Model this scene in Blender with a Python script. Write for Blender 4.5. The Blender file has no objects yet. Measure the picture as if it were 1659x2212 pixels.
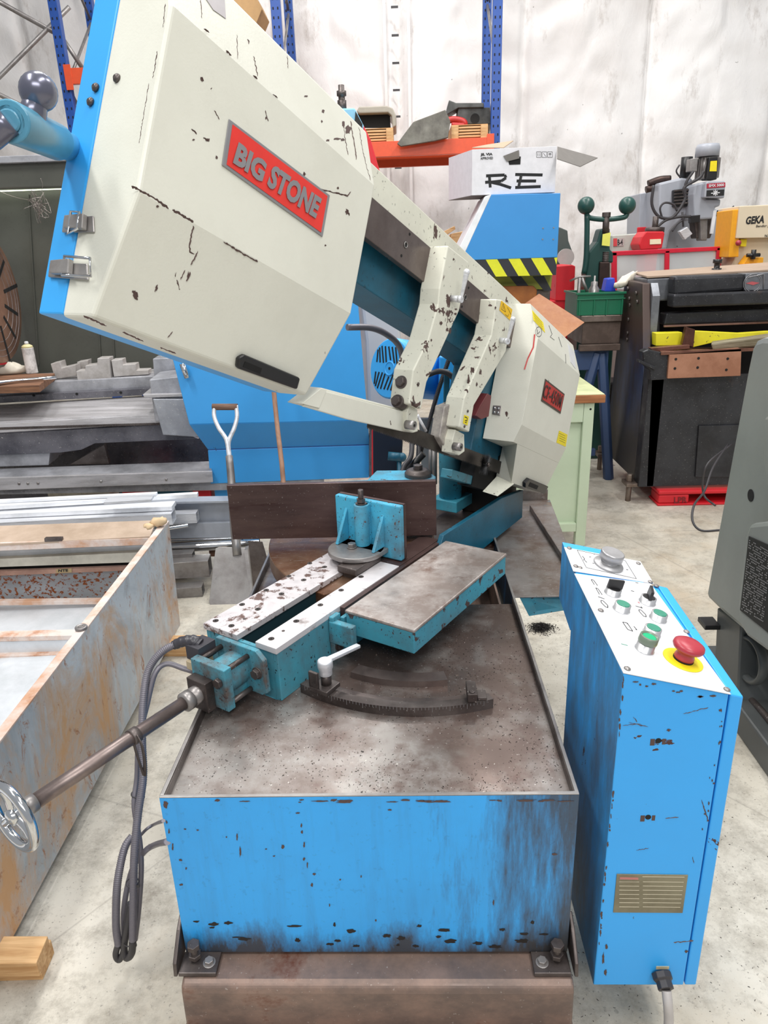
import bpy, bmesh, math, random
from mathutils import Vector, Matrix, noise

# ------------------------------------------------------------------ camera
# viewing directions of the photograph: down, along the saw bed, across it
FPX, CXP, CYP, CAMH = 1534.0, 829.5, 1106.0, 1.6
def _n(v): return Vector(v).normalized()
DWN = _n((975.0-CXP, 5330.0-CYP, FPX))
_y = _n((870.0-CXP, 560.0-CYP, FPX))
FWD = (_y - DWN*_y.dot(DWN)).normalized()
RGT = DWN.cross(FWD)
EYE = Vector((0, 0, CAMH))
scene = bpy.context.scene
cam_d = bpy.data.cameras.new('camera'); cam = bpy.data.objects.new('camera', cam_d)
scene.collection.objects.link(cam); scene.camera = cam
cam_d.sensor_fit = 'VERTICAL'; cam_d.sensor_height = 36.0; cam_d.lens = 36.0*FPX/2212.0
cam_d.clip_start = 0.05; cam_d.clip_end = 60
_m = Matrix(((RGT[0], -RGT[1], -RGT[2], 0), (FWD[0], -FWD[1], -FWD[2], 0), (-DWN[0], DWN[1], DWN[2], 0), (0, 0, 0, 1)))
cam.matrix_world = Matrix.Translation(EYE) @ _m

# ------------------------------------------------------------------ light
world = bpy.data.worlds.new('hall_light'); scene.world = world; world.use_nodes = True
world.node_tree.nodes['Background'].inputs[0].default_value = (0.93, 0.96, 1.0, 1)
world.node_tree.nodes['Background'].inputs[1].default_value = 0.42
def area(name, loc, sx, sy, power, rot=(0, 0, 0), col=(1, 0.98, 0.95)):
    d = bpy.data.lights.new(name, 'AREA'); d.shape = 'RECTANGLE'; d.size = sx; d.size_y = sy
    d.energy = power; d.color = col
    o = bpy.data.objects.new(name, d); o.location = loc; o.rotation_euler = rot
    scene.collection.objects.link(o); return o
area('hall_and_fill_light', (-2.2, 0.2, 6.0), 0.5, 3.0, 170)
area('hall_and_fill_light', (2.0, 0.4, 6.0), 0.5, 3.0, 150)
area('hall_and_fill_light', (-1.2, 4.4, 6.2), 0.5, 3.0, 150)
area('hall_and_fill_light', (2.8, 4.6, 6.2), 0.5, 3.0, 150)
area('hall_and_fill_light', (0.3, 7.0, 6.2), 3.0, 0.5, 120)
area('hall_and_fill_light', (0.8, -3.2, 4.6), 3.5, 1.2, 150, (math.radians(52), 0, math.radians(6)))  # added fill aimed at the upright fronts, not one of the overhead lamps
scene.view_settings.view_transform = 'Standard'; scene.view_settings.look = 'None'
scene.view_settings.gamma = 1.0; scene.view_settings.use_curve_mapping = False
scene.view_settings.exposure = 0.04

# ------------------------------------------------------------------ frames and pixel rays
class Fr:
    def __init__(s, o, x, y, z): s.o, s.x, s.y, s.z = Vector(o), Vector(x), Vector(y), Vector(z)
    def w(s, p): return s.o + s.x*p[0] + s.y*p[1] + s.z*p[2]
    def l(s, p):
        d = Vector(p) - s.o; return Vector((d.dot(s.x), d.dot(s.y), d.dot(s.z)))
    def px(s, u, v, x=None, y=None, z=None):
        """point of the frame seen at photo pixel (u,v) on the frame plane x=, y= or z="""
        r = ray(u, v); ax, val = (s.x, x) if x is not None else (s.y, y) if y is not None else (s.z, z)
        t = (val - (EYE - s.o).dot(ax))/r.dot(ax)
        return s.l(EYE + r*t)
def ray(u, v):
    c = Vector((u-CXP, v-CYP, FPX)); return Vector((c.dot(RGT), c.dot(FWD), -c.dot(DWN)))
FW = Fr((0, 0, 0), (1, 0, 0), (0, 1, 0), (0, 0, 1))
AX, AY = 0.5310, 0.8474
FV = Fr((-0.17, 1.57, 0), (AX, AY, 0), (AY, -AX, 0), (0, 0, 1))      # vise: along rails, across, up
th = math.atan(0.42); ct, st = math.cos(th), math.sin(th)
FB = Fr((-0.17, 1.57, 0), (AX*ct, AY*ct, -st), (AY, -AX, 0), (AX*st, AY*st, ct))   # raised bow: along blade, out, up
def P(u, v, **k): return FW.px(u, v, **k)

# ------------------------------------------------------------------ mesh builder
class MB:
    def __init__(s): s.v = []; s.f = []; s.sm = []
    def add(s, vs, fs, smooth=False):
        n = len(s.v); s.v += [Vector(v) for v in vs]
        for f in fs: s.f.append([n+i for i in f]); s.sm.append(smooth)
        return s
    def slab(s, A, B, smooth=False):
        n = len(A)
        fs = [list(range(n))[::-1], [n+i for i in range(n)]] + [[i, (i+1) % n, n+(i+1) % n, n+i] for i in range(n)]
        return s.add(list(A)+list(B), fs, smooth)
    def box(s, fr, x0, x1, y0, y1, z0, z1):
        A = [fr.w(p) for p in ((x0, y0, z0), (x1, y0, z0), (x1, y1, z0), (x0, y1, z0))]
        B = [fr.w(p) for p in ((x0, y0, z1), (x1, y0, z1), (x1, y1, z1), (x0, y1, z1))]
        return s.slab(A, B)
    def prism(s, fr, pts, ax, lo, hi):
        def m(p, v): return fr.w((v, p[0], p[1]) if ax == 'x' else (p[0], v, p[1]) if ax == 'y' else (p[0], p[1], v))
        return s.slab([m(p, lo) for p in pts], [m(p, hi) for p in pts])
    def pxp(s, pts, Y, t, fr=None, ax='y'):
        """real solid whose front outline lies on plane ax=Y, thickness t behind it"""
        fr = fr or FW; L = [fr.px(u, v, **{ax: Y}) for u, v in pts]
        if ax == 'y': q = [(p[0], p[2]) for p in L]
        elif ax == 'x': q = [(p[1], p[2]) for p in L]
        else: q = [(p[0], p[1]) for p in L]
        return s.prism(fr, q, ax, Y, Y+t)
    def cyl(s, p0, p1, r0, r1=None, n=20, smooth=True, cap=True):
        p0, p1 = Vector(p0), Vector(p1); r1 = r0 if r1 is None else r1
        d = (p1-p0).normalized(); a = d.orthogonal().normalized(); b = d.cross(a)
        A = [p0+(a*math.cos(2*math.pi*i/n)+b*math.sin(2*math.pi*i/n))*r0 for i in range(n)]
        B = [p1+(a*math.cos(2*math.pi*i/n)+b*math.sin(2*math.pi*i/n))*r1 for i in range(n)]
        s.add(A+B, [[i, (i+1) % n, n+(i+1) % n, n+i] for i in range(n)], smooth)
        if cap:
            s.add(A, [list(range(n))[::-1]]); s.add(B, [list(range(n))])
        return s
    def lathe(s, o, d, prof, n=28, smooth=True):
        o, d = Vector(o), Vector(d).normalized(); a = d.orthogonal().normalized(); b = d.cross(a)
        vs = []; fs = []
        for r, h in prof:
            for i in range(n):
                t = 2*math.pi*i/n; vs.append(o+d*h+(a*math.cos(t)+b*math.sin(t))*max(r, 1e-5))
        for k in range(len(prof)-1):
            for i in range(n): fs.append([k*n+i, k*n+(i+1) % n, (k+1)*n+(i+1) % n, (k+1)*n+i])
        s.add(vs, fs, smooth)
        s.add(vs[:n], [list(range(n))[::-1]]); s.add(vs[-n:], [list(range(n))]); return s
    def hexa(s, o, d, r, h): return s.cyl(o, Vector(o)+Vector(d).normalized()*h, r, n=6, smooth=False)
    def ball(s, o, r, n=18, sc=(1, 1, 1)):
        vs = []; fs = []; m = n//2
        for k in range(m+1):
            for i in range(n):
                t, p = 2*math.pi*i/n, math.pi*k/m
                vs.append(Vector(o)+Vector((math.sin(p)*math.cos(t)*sc[0], math.sin(p)*math.sin(t)*sc[1], math.cos(p)*sc[2]))*r)
        for k in range(m):
            for i in range(n): fs.append([k*n+i, k*n+(i+1) % n, (k+1)*n+(i+1) % n, (k+1)*n+i])
        return s.add(vs, fs, True)
    def tube(s, pts, r, n=10, closed=False, sub=6, rf=None, flat=None):
        pts = [Vector(p) for p in pts]
        if sub > 1 and len(pts) > 2: pts = smooth_path(pts, sub, closed)
        N = len(pts); up = None; vs = []
        for i, p in enumerate(pts):
            q0 = pts[(i-1) % N] if closed or i > 0 else p; q1 = pts[(i+1) % N] if closed or i < N-1 else p
            d = (q1-q0).normalized()
            if up is None: up = d.orthogonal().normalized()
            up = (up-d*up.dot(d)).normalized(); b = d.cross(up)
            rr = rf(i, N) if rf else r
            for k in range(n):
                t = 2*math.pi*k/n; vs.append(p+(up*math.cos(t)*(flat or 1)+b*math.sin(t))*rr)
        fs = []
        for i in range(N if closed else N-1):
            for k in range(n): fs.append([i*n+k, i*n+(k+1) % n, ((i+1) % N)*n+(k+1) % n, ((i+1) % N)*n+k])
        s.add(vs, fs, True)
        if not closed: s.add(vs[:n], [list(range(n))[::-1]]); s.add(vs[-n:], [list(range(n))])
        return s
    def torus(s, o, d, R, r, n=36, m=10, fl=1.0):
        o, d = Vector(o), Vector(d).normalized(); a = d.orthogonal().normalized(); b = d.cross(a)
        vs = []; fs = []
        for i in range(n):
            t = 2*math.pi*i/n; e = a*math.cos(t)+b*math.sin(t)
            for k in range(m):
                u = 2*math.pi*k/m; vs.append(o+e*(R+r*math.cos(u))+d*r*fl*math.sin(u))
        for i in range(n):
            for k in range(m): fs.append([i*m+k, i*m+(k+1) % m, ((i+1) % n)*m+(k+1) % m, ((i+1) % n)*m+k])
        return s.add(vs, fs, True)
    def build(s, name, mat, parent=None, bevel=0.0, label=None, kind=None, seg=2):
        me = bpy.data.meshes.new(name); o = bpy.data.objects.new(name, me)
        base = ROOTS.get(parent.name, Vector((0, 0, 0))) if parent else Vector((0, 0, 0))
        me.from_pydata([tuple(v-base) for v in s.v], [], s.f)
        for p, sm in zip(me.polygons, s.sm): p.use_smooth = sm
        bm = bmesh.new(); bm.from_mesh(me); bmesh.ops.remove_doubles(bm, verts=bm.verts, dist=1e-6)
        bmesh.ops.recalc_face_normals(bm, faces=bm.faces); bm.to_mesh(me); bm.free()
        if mat: me.materials.append(mat)
        scene.collection.objects.link(o)
        if parent: o.parent = parent; ROOTS[o.name] = base
        if bevel:
            b = o.modifiers.new('bevel', 'BEVEL'); b.width = bevel; b.segments = seg; b.limit_method = 'ANGLE'
            b.angle_limit = math.radians(40); b.harden_normals = False
        if label: o['label'] = label
        if kind: o['kind'] = kind
        return o
ROOTS = {}
def smooth_path(pts, sub, closed=False):
    N = len(pts); out = []
    for i in range(N if closed else N-1):
        p1, p2 = pts[i], pts[(i+1) % N]
        p0 = pts[(i-1) % N] if closed or i > 0 else p1*2-p2
        p3 = pts[(i+2) % N] if closed or i < N-2 else p2*2-p1
        for k in range(sub):
            t = k/sub
            out.append(0.5*((2*p1)+(p2-p0)*t+(2*p0-5*p1+4*p2-p3)*t*t+(3*p1-p0-3*p2+p3)*t**3))
    if not closed: out.append(pts[-1])
    return out
def thing(name, label, cat, loc, group=None):
    o = bpy.data.objects.new(name, None); o.location = loc; o.empty_display_size = 0.1
    scene.collection.objects.link(o); o['label'] = label; o['category'] = cat
    if group: o['group'] = group
    ROOTS[o.name] = Vector(loc); return o
def tag(o, label, cat, group=None):
    o['label'] = label; o['category'] = cat
    if group: o['group'] = group
    return o
def recenter(o):
    """put a single-mesh thing's origin at its base"""
    me = o.data; c = Vector((sum(v.co.x for v in me.vertices)/len(me.vertices), sum(v.co.y for v in me.vertices)/len(me.vertices), min(v.co.z for v in me.vertices)))
    for v in me.vertices: v.co -= c
    o.location = c; return o
def single(mb, name, mat, label, cat, bevel=0.0, group=None, kind=None):
    o = mb.build(name, mat, None, bevel); recenter(o); tag(o, label, cat, group)
    if kind: o['kind'] = kind
    return o
def copy_at(o, parent, off, label=None):
    c = o.copy(); scene.collection.objects.link(c); c.parent = parent; c.location = Vector(o.location)+Vector(off)
    ROOTS[c.name] = ROOTS.get(o.name, Vector()) ; return c
def text(word, o, vx, vy, mat, parent, name='lettering', bold=0.0, lift=0.0006, thick=0.0008, shear=0.0, spacing=1.0):
    """letters as thin raised print: o bottom-left corner, vx full width, vy full height (world)"""
    cu = bpy.data.curves.new('t', 'FONT'); cu.body = word; cu.offset = bold; cu.extrude = 0.01; cu.shear = shear
    cu.space_character = spacing; cu.resolution_u = 3
    ob = bpy.data.objects.new('t', cu); scene.collection.objects.link(ob)
    bpy.context.view_layer.update()
    me = bpy.data.meshes.new_from_object(ob.evaluated_get(bpy.context.evaluated_depsgraph_get()))
    bpy.data.objects.remove(ob)
    xs = [v.co.x for v in me.vertices]; ys = [v.co.y for v in me.vertices]
    x0, x1, y0, y1 = min(xs), max(xs), min(ys), max(ys)
    o, vx, vy = Vector(o), Vector(vx), Vector(vy); nn = vx.cross(vy).normalized()
    base = ROOTS.get(parent.name, Vector()) if parent else Vector()
    for v in me.vertices:
        v.co = o + vx*((v.co.x-x0)/(x1-x0)) + vy*((v.co.y-y0)/(y1-y0)) + nn*(lift+(thick if v.co.z > 0 else 0)) - base
    me.materials.clear(); me.materials.append(mat)
    t = bpy.data.objects.new(name, me); scene.collection.objects.link(t)
    if parent: t.parent = parent; ROOTS[t.name] = base
    return t

# ------------------------------------------------------------------ materials
def lin(c):
    if isinstance(c, str):
        c = c.lstrip('#'); c = [int(c[i:i+2], 16)/255 for i in (0, 2, 4)]
    return tuple((x/12.92 if x <= 0.04045 else ((x+0.055)/1.055)**2.4) for x in c)+(1,)
class NT:
    def __init__(s, name):
        s.m = bpy.data.materials.new(name); s.m.use_nodes = True; s.t = s.m.node_tree; s.n = s.t.nodes
        s.b = s.n['Principled BSDF']; tc = s.n.new('ShaderNodeTexCoord'); s.co = tc.outputs['Object']
    def link(s, a, b): s.t.links.new(a, b)
    def scaled(s, v):
        m = s.n.new('ShaderNodeMapping'); m.inputs['Scale'].default_value = v; s.link(s.co, m.inputs[0]); return m.outputs[0]
    def noise(s, scale, detail=5, rough=0.6, vec=None, dist=0.0):
        n = s.n.new('ShaderNodeTexNoise'); n.inputs['Scale'].default_value = scale; n.inputs['Detail'].default_value = detail
        n.inputs['Roughness'].default_value = rough; n.inputs['Distortion'].default_value = dist
        s.link(vec or s.co, n.inputs['Vector']); return n.outputs['Fac']
    def voro(s, scale, vec=None, feat='F1'):
        n = s.n.new('ShaderNodeTexVoronoi'); n.feature = feat; n.inputs['Scale'].default_value = scale
        s.link(vec or s.co, n.inputs['Vector']); return n.outputs['Distance']
    def rng(s, f, lo, hi, a=0.0, b=1.0):
        m = s.n.new('ShaderNodeMapRange'); m.inputs[1].default_value = lo; m.inputs[2].default_value = hi
        m.inputs[3].default_value = a; m.inputs[4].default_value = b; s.link(f, m.inputs[0]); return m.outputs[0]
    def math(s, op, a, b):
        m = s.n.new('ShaderNodeMath'); m.operation = op
        for i, q in enumerate((a, b)):
            if isinstance(q, (int, float)): m.inputs[i].default_value = q
            else: s.link(q, m.inputs[i])
        return m.outputs[0]
    def mix(s, f, a, b):
        m = s.n.new('ShaderNodeMix'); m.data_type = 'RGBA'; m.clamp_factor = True
        if isinstance(f, (int, float)): m.inputs[0].default_value = f
        else: s.link(f, m.inputs[0])
        for i, q in ((6, a), (7, b)):
            if isinstance(q, tuple): m.inputs[i].default_value = q
            else: s.link(q, m.inputs[i])
        return m.outputs[2]
    def axis(s, i):
        sp = s.n.new('ShaderNodeSeparateXYZ'); s.link(s.co, sp.inputs[0]); return sp.outputs[i]
    def bump(s, f, strength=0.2, dist=0.002):
        b = s.n.new('ShaderNodeBump'); b.inputs['Strength'].default_value = strength; b.inputs['Distance'].default_value = dist
        s.link(f, b.inputs['Height']); s.link(b.outputs[0], s.b.inputs['Normal'])
    def out(s, col, rough=0.5, metal=0.0):
        if isinstance(col, tuple): s.b.inputs['Base Color'].default_value = col
        else: s.link(col, s.b.inputs['Base Color'])
        for k, q in (('Roughness', rough), ('Metallic', metal)):
            if isinstance(q, (int, float)): s.b.inputs[k].default_value = q
            else: s.link(q, s.b.inputs[k])
        return s.m
def paint(name, col, dirt='#4a4038', dirty=0.25, chip=0.0, chipcol='#4a3430', rough=0.45, tex=0.0, streak=0.0,
          grime=None, sc=1.0, speck=0.0):
    """painted metal: soft dirt, vertical streaks, chips down to primer, black specks; grime=(axis,from,to,amount) stains"""
    t = NT(name); base = lin(col); d = lin(dirt)
    f = t.rng(t.noise(3.5*sc, 8, 0.65), 0.42, 0.75); f = t.math('MULTIPLY', f, dirty)
    c = t.mix(f, base, d)
    if streak:
        sf = t.rng(t.noise(1.0, 7, 0.7, t.scaled((30*sc, 30*sc, 3.0*sc))), 0.5, 0.72, 0, streak); c = t.mix(sf, c, d)
    for g in (grime or []):
        ax, lo, hi, am = g[:4]; wt = g[4] if len(g) > 4 else 0.75; sv = g[5] if len(g) > 5 else (3.2, 3.2, 0.9)
        gf = t.rng(t.axis(ax), lo, hi)
        nf = t.noise(4.5, 8, 0.72, t.scaled(sv))
        gf = t.rng(t.math('ADD', t.math('MULTIPLY', gf, wt), nf), 0.72, 1.02, 0, am); c = t.mix(gf, c, d)
    if speck:
        sp = t.rng(t.noise(90*sc, 2, 0.5), 0.66, 0.70, 0, speck); c = t.mix(sp, c, lin('#1d1a18'))
    if chip:
        cf = t.rng(t.noise(16*sc, 5, 0.62, None, 0.4), 0.735-chip*0.2, 0.745-chip*0.2); c = t.mix(cf, c, lin(chipcol))
        rr = t.rng(cf, 0, 1, rough, 0.75)
    else: rr = rough
    if tex: t.bump(t.noise(220, 3, 0.6), tex, 0.001)
    return t.out(c, rr)
def metal(name, col, col2, mixlo=0.45, mixhi=0.62, rough=0.4, m=0.75, rust=None, rustlo=0.6, sc=1.0, scr=0.0, stretch=(1, 1, 1), bump=0.15, chips=0.0):
    t = NT(name); v = t.scaled(stretch)
    c = t.mix(t.rng(t.noise(5*sc, 9, 0.68, v), mixlo, mixhi), lin(col), lin(col2))
    if rust: c = t.mix(t.rng(t.noise(2.6*sc, 7, 0.7, v), rustlo, rustlo+0.1), c, lin(rust))
    if scr: c = t.mix(t.rng(t.noise(22, 3, 0.5, t.scaled((1, 9, 1))), 0.64, 0.70, 0, scr), c, lin('#c9c5c2'))
    if chips: c = t.mix(t.rng(t.noise(160, 2, 0.5), 0.70, 0.73, 0, chips), c, lin('#e6e2dc'))
    if bump: t.bump(t.noise(60*sc, 6, 0.7), bump, 0.001)
    return t.out(c, t.rng(t.noise(9*sc, 5, 0.6, v), 0.3, 0.7, rough-0.12, rough+0.15), m)
def plain(name, col, rough=0.5, m=0.0, emit=0.0):
    t = NT(name); t.out(t.mix(t.rng(t.noise(30, 3), 0.3, 0.8, 0, 0.12), lin(col), lin('#2a2624')), rough, m)
    if emit: t.b.inputs['Emission Color'].default_value = lin(col); t.b.inputs['Emission Strength'].default_value = emit
    return t.m
def wood(name, a, b, sc=1.0, along=(1.5, 18, 18)):
    t = NT(name); f = t.noise(3*sc, 6, 0.6, t.scaled(along), 0.6)
    t.bump(f, 0.2, 0.001); return t.out(t.mix(t.rng(f, 0.35, 0.65), lin(a), lin(b)), 0.75)
M = {}
M['cream'] = paint('cream_paint', '#dcdcd0', '#8f8878', 0.18, 0.16, '#4b3532', 0.42, 0.25)
M['cream_worn'] = paint('worn_cream_paint', '#dcdccd', '#8a8275', 0.3, 0.6, '#54413c', 0.45, 0.2, speck=0.4)
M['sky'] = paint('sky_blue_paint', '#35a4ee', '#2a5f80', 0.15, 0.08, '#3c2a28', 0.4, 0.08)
M['base_blue'] = paint('stained_blue_paint', '#33a5f0', '#3a3632', 0.16, 0.0, '#3a2b28', 0.45, 0.1, streak=0.15,
                       grime=[(0, 0.0, 0.46, 0.85, 0.62, (6, 6, 0.8)), (2, 0.13, -0.04, 0.95), (0, 0.28, 0.44, 0.8, 0.55, (14, 14, 1.2))], speck=0.12)
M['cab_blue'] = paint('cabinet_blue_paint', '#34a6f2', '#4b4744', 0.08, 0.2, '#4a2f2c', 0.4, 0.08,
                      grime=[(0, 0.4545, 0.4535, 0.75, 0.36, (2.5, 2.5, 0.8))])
M['teal'] = paint('teal_paint', '#3f98ae', '#544d4a', 0.95, 0.2, '#42393a', 0.5, 0.3, speck=0.9, streak=0.25)
M['teal_grimy'] = paint('grimy_teal_paint', '#3f98ae', '#574d48', 1.5, 0.4, '#42393a', 0.55, 0.4, speck=0.9, sc=2.2)
M['teal_chipped'] = paint('cracked_teal_paint', '#429cb3', '#5a534f', 0.6, 0.72, '#4a3a38', 0.5, 0.3, sc=1.6, speck=0.6)
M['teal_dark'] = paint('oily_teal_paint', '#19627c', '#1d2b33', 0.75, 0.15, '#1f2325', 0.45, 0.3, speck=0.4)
M['teal_light'] = paint('light_teal_paint', '#46add0', '#57504d', 1.0, 0.45, '#5b4b49', 0.5, 0.3, sc=2.0, speck=0.9)
M['bed'] = metal('oily_bed_steel', '#6d5e58', '#9a9591', 0.44, 0.60, 0.30, 0.55, '#54382f', 0.56, 0.8, 0, chips=0.5)
M['rail'] = metal('polished_rail_steel', '#d6d1d3', '#6d5650', 0.53, 0.58, 0.42, 0.35, None, 0.6, 5.0, 0)
M['rail2'] = metal('bare_rail_steel', '#dad6d8', '#8d8583', 0.56, 0.68, 0.42, 0.35, None, 0.6, 2.2, 0)
M['table'] = metal('rusty_table_steel', '#978a83', '#c6bfbb', 0.42, 0.66, 0.38, 0.4, '#7a6256', 0.52, 1.4, 0.3, chips=0.5)
M['fence'] = metal('dark_rolled_steel', '#4e3b39', '#5d4a46', 0.40, 0.66, 0.36, 0.5, '#432d2b', 0.58, 1.3, 0, (0.8, 1, 4), chips=0.2)
M['steel'] = metal('grey_steel', '#a19e9c', '#7c7674', 0.4, 0.65, 0.38, 0.6)
M['dsteel'] = metal('dark_greasy_steel', '#6d6562', '#453d3b', 0.4, 0.62, 0.42, 0.6, chips=0.3)
M['plate'] = metal('brown_ground_steel', '#756a66', '#5f5350', 0.4, 0.62, 0.35, 0.6, '#4b403d', 0.62)
M['chrome'] = plain('chrome', '#d8dadd', 0.12, 1.0)
M['alu'] = metal('brushed_aluminium', '#dfe1e6', '#b9bbc0', 0.45, 0.7, 0.35, 0.35, stretch=(0.6, 8, 8))
M['black'] = plain('black_plastic', '#1b1b1d', 0.4)
M['rubber'] = plain('dark_rubber', '#39373a', 0.5)
M['hose'] = plain('grey_hose', '#77747c', 0.38, 0.2)
M['red'] = plain('red_plastic', '#a83340', 0.35)
M['plred'] = plain('nameplate_red', '#e2382f', 0.4)
M['plred2'] = plain('nameplate_dark_red', '#b92a26', 0.4)
M['plgrey'] = plain('nameplate_grey', '#9a999c', 0.35, 0.4)
M['yellow'] = plain('yellow_label', '#f0dc1e', 0.5)
M['green'] = plain('green_plastic', '#3f8d76', 0.3)
M['green2'] = plain('bright_green_plastic', '#17b07a', 0.25)
M['white'] = plain('white_enamel', '#d9dadd', 0.4)
M['ring'] = plain('satin_chrome', '#d6d7da', 0.3, 0.75)
M['ink'] = plain('black_ink', '#17181a', 0.6)
M['dark'] = plain('dark_recess', '#0c0c0d', 0.8)
M['redpaint'] = paint('red_machine_paint', '#d5202c', '#5c1a1c', 0.25, 0.05)
M['tape'] = plain('black_tape', '#3a393f', 0.35)
M['swarf'] = plain('steel_swarf', '#a39a94', 0.3, 0.9)
M['soot'] = plain('black_swarf', '#1d1715', 0.6)
M['brass'] = plain('tan_casting', '#b8a98c', 0.6)
M['nplate'] = metal('tarnished_nameplate', '#8d8873', '#77705c', 0.4, 0.6, 0.4, 0.5)

# ------------------------------------------------------------------ setting
def concrete():
    t = NT('worn_concrete')
    c = t.mix(t.rng(t.noise(1.1, 10, 0.62), 0.38, 0.60), lin('#d3cec2'), lin('#b9b2a3'))
    c = t.mix(t.rng(t.noise(6, 12, 0.8), 0.46, 0.66, 0, 0.85), c, lin('#8b8478'))
    c = t.mix(t.rng(t.noise(2.3, 5, 0.6), 0.64, 0.75, 0, 0.5), c, lin('#7b7874'))
    c = t.mix(t.rng(t.noise(1.0, 8, 0.7), 0.52, 0.68, 0, 0.35), c, lin('#b89d7c'))
    c = t.mix(t.rng(t.noise(45, 4, 0.7), 0.60, 0.68, 0, 0.5), c, lin('#77716a'))
    c = t.mix(t.rng(t.noise(120, 2, 0.5), 0.66, 0.72, 0, 0.55), c, lin('#6a6560'))
    c = t.mix(t.rng(t.noise(3.5, 3, 0.5, None, 0.2), 0.715, 0.73, 0, 0.75), c, lin('#5e5a57'))
    c = t.mix(t.rng(t.voro(0.9, t.scaled((1, 1, 0)), 'DISTANCE_TO_EDGE'), 0.004, 0.0, 0, 0.35), c, lin('#77716a'))
    t.bump(t.noise(40, 8, 0.7), 0.25, 0.003)
    return t.out(c, t.rng(t.noise(3, 5), 0.3, 0.7, 0.45, 0.7))
M['concrete'] = concrete()
fl = MB(); fl.add([(-9, -4, 0), (10, -4, 0), (10, 12, 0), (-9, 12, 0)], [[0, 1, 2, 3]])
fl.build('floor', M['concrete'], kind='structure')
def tarp_mat():
    t = NT('white_tarpaulin')
    c = t.mix(t.rng(t.noise(0.8, 8, 0.65), 0.4, 0.7), lin('#f6f4f3'), lin('#e6e1de'))
    c = t.mix(t.rng(t.noise(1.5, 9, 0.75, t.scaled((2.2, 1, 0.9))), 0.56, 0.72, 0, 0.65), c, lin('#a89c92'))
    g = t.math('MULTIPLY', t.rng(t.axis(2), 3.2, 1.0), t.rng(t.noise(1.3, 7, 0.7), 0.42, 0.62))
    c = t.mix(t.math('MULTIPLY', g, 0.55), c, lin('#97897c'))
    c = t.mix(t.rng(t.noise(14, 2, 0.5), 0.76, 0.79, 0, 0.7), c, lin('#57504b'))
    t.b.inputs['Transmission Weight'].default_value = 0.0
    t.bump(t.noise(5, 7, 0.65, t.scaled((1, 1, 0.5)), 0.8), 0.35, 0.03)
    return t.out(c, 0.55)
M['tarp'] = tarp_mat()
def sheet(x0, x1, z0, z1, y, nx, nz, amp, name, mat, pitch, seed=0, edge=None):
    vs = []; fs = []
    for j in range(nz+1):
        for i in range(nx+1):
            x = x0+(x1-x0)*i/nx; z = z0+(z1-z0)*j/nz
            s = (x/pitch) % 1.0
            d = -amp*1.3*math.exp(-((min(s, 1-s)*pitch)/0.035)**2)
            d += amp*1.1*math.sin(math.pi*s)
            q = Vector((x*0.9+seed, z*0.5, seed)); d += amp*1.6*noise.noise(q)
            q = Vector((x*2.2+z*1.1*math.copysign(1, s-0.5), z*2.6, seed+3)); d += amp*0.75*noise.noise(q)
            q = Vector((x*6+z*2*math.copysign(1, s-0.5), z*5, seed+7)); d += amp*0.22*noise.noise(q)
            xx = x + (edge(z) if edge and i == nx else 0)
            vs.append((xx, y-d, z))
    for j in range(nz):
        for i in range(nx):
            a = j*(nx+1)+i; fs.append([a, a+1, a+nx+2, a+nx+1])
    m = MB(); m.add(vs, fs, True); return m
wb = sheet(-8, 9, 0, 6.5, 9.5, 420, 150, 0.07, 'wall_back', None, 1.45).build('wall_back', M['tarp'], kind='structure')
# seam strips with the tie loops on the tarpaulin wall
lp = MB()
for xs in (-0.02,):
    for k in range(16):
        z = 1.2+k*0.27; lp.box(FW, xs-0.05, xs+0.03, 9.34, 9.36, z, z+0.02)
lp.build('tie_strap', M['rubber'], wb, label='short dark tie straps in a column on the tarpaulin seam')
m = MB(); m.box(FW, -0.17, -0.13, 9.35, 9.37, 0, 6.3); m.box(FW, 0.10, 0.14, 9.35, 9.37, 0, 6.3)
m.build('seam_strip', M['tarp'], wb, 0.008)
# grey sheet hanging at the left
gs = sheet(-8, -5.0, 0.0, 6.4, 9.05, 60, 60, 0.05, 'x', None, 0.9, 5, edge=lambda z: -0.25*math.sin(z*1.2)).build('grey_curtain', plain('grey_sheeting', '#898a90', 0.6))
tag(gs, 'dark grey sheet hanging in front of the white tarpaulin at the far left', 'curtain')

# ------------------------------------------------------------------ steel beam under the saw
Yb = P(800, 2127, z=0.245)[1]
m = MB(); xl, xr = -0.475, 0.305
prof = [(Yb+0.012, 0.245), (Yb+0.28, 0.245), (Yb+0.28, 0.0), (Yb-0.045, 0.0), (Yb-0.045, 0.012), (Yb-0.008, 0.135), (Yb-0.004, 0.225), (Yb, 0.238)]
m.slab([(xl, y, z) for y, z in prof], [(xr, y, z) for y, z in prof])
M['beam'] = metal('rusty_beam_steel', '#6d5e57', '#8b7468', 0.40, 0.62, 0.45, 0.35, '#6b4334', 0.56, 1.6, 0, (1, 1, 1.6), chips=0.2)
root = thing('steel_beam', 'rusty brown steel channel laid across the floor under the front of the bandsaw', 'beam', (-0.085, 1.1, 0))
m.build('web', M['beam'], root, 0.006, seg=3)
m = MB(); m.box(FW, xl-0.004, xr+0.004, Yb-0.052, Yb+0.26, 0.0, 0.132); m.build('lower_flange', M['beam'], root, 0.004)

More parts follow.
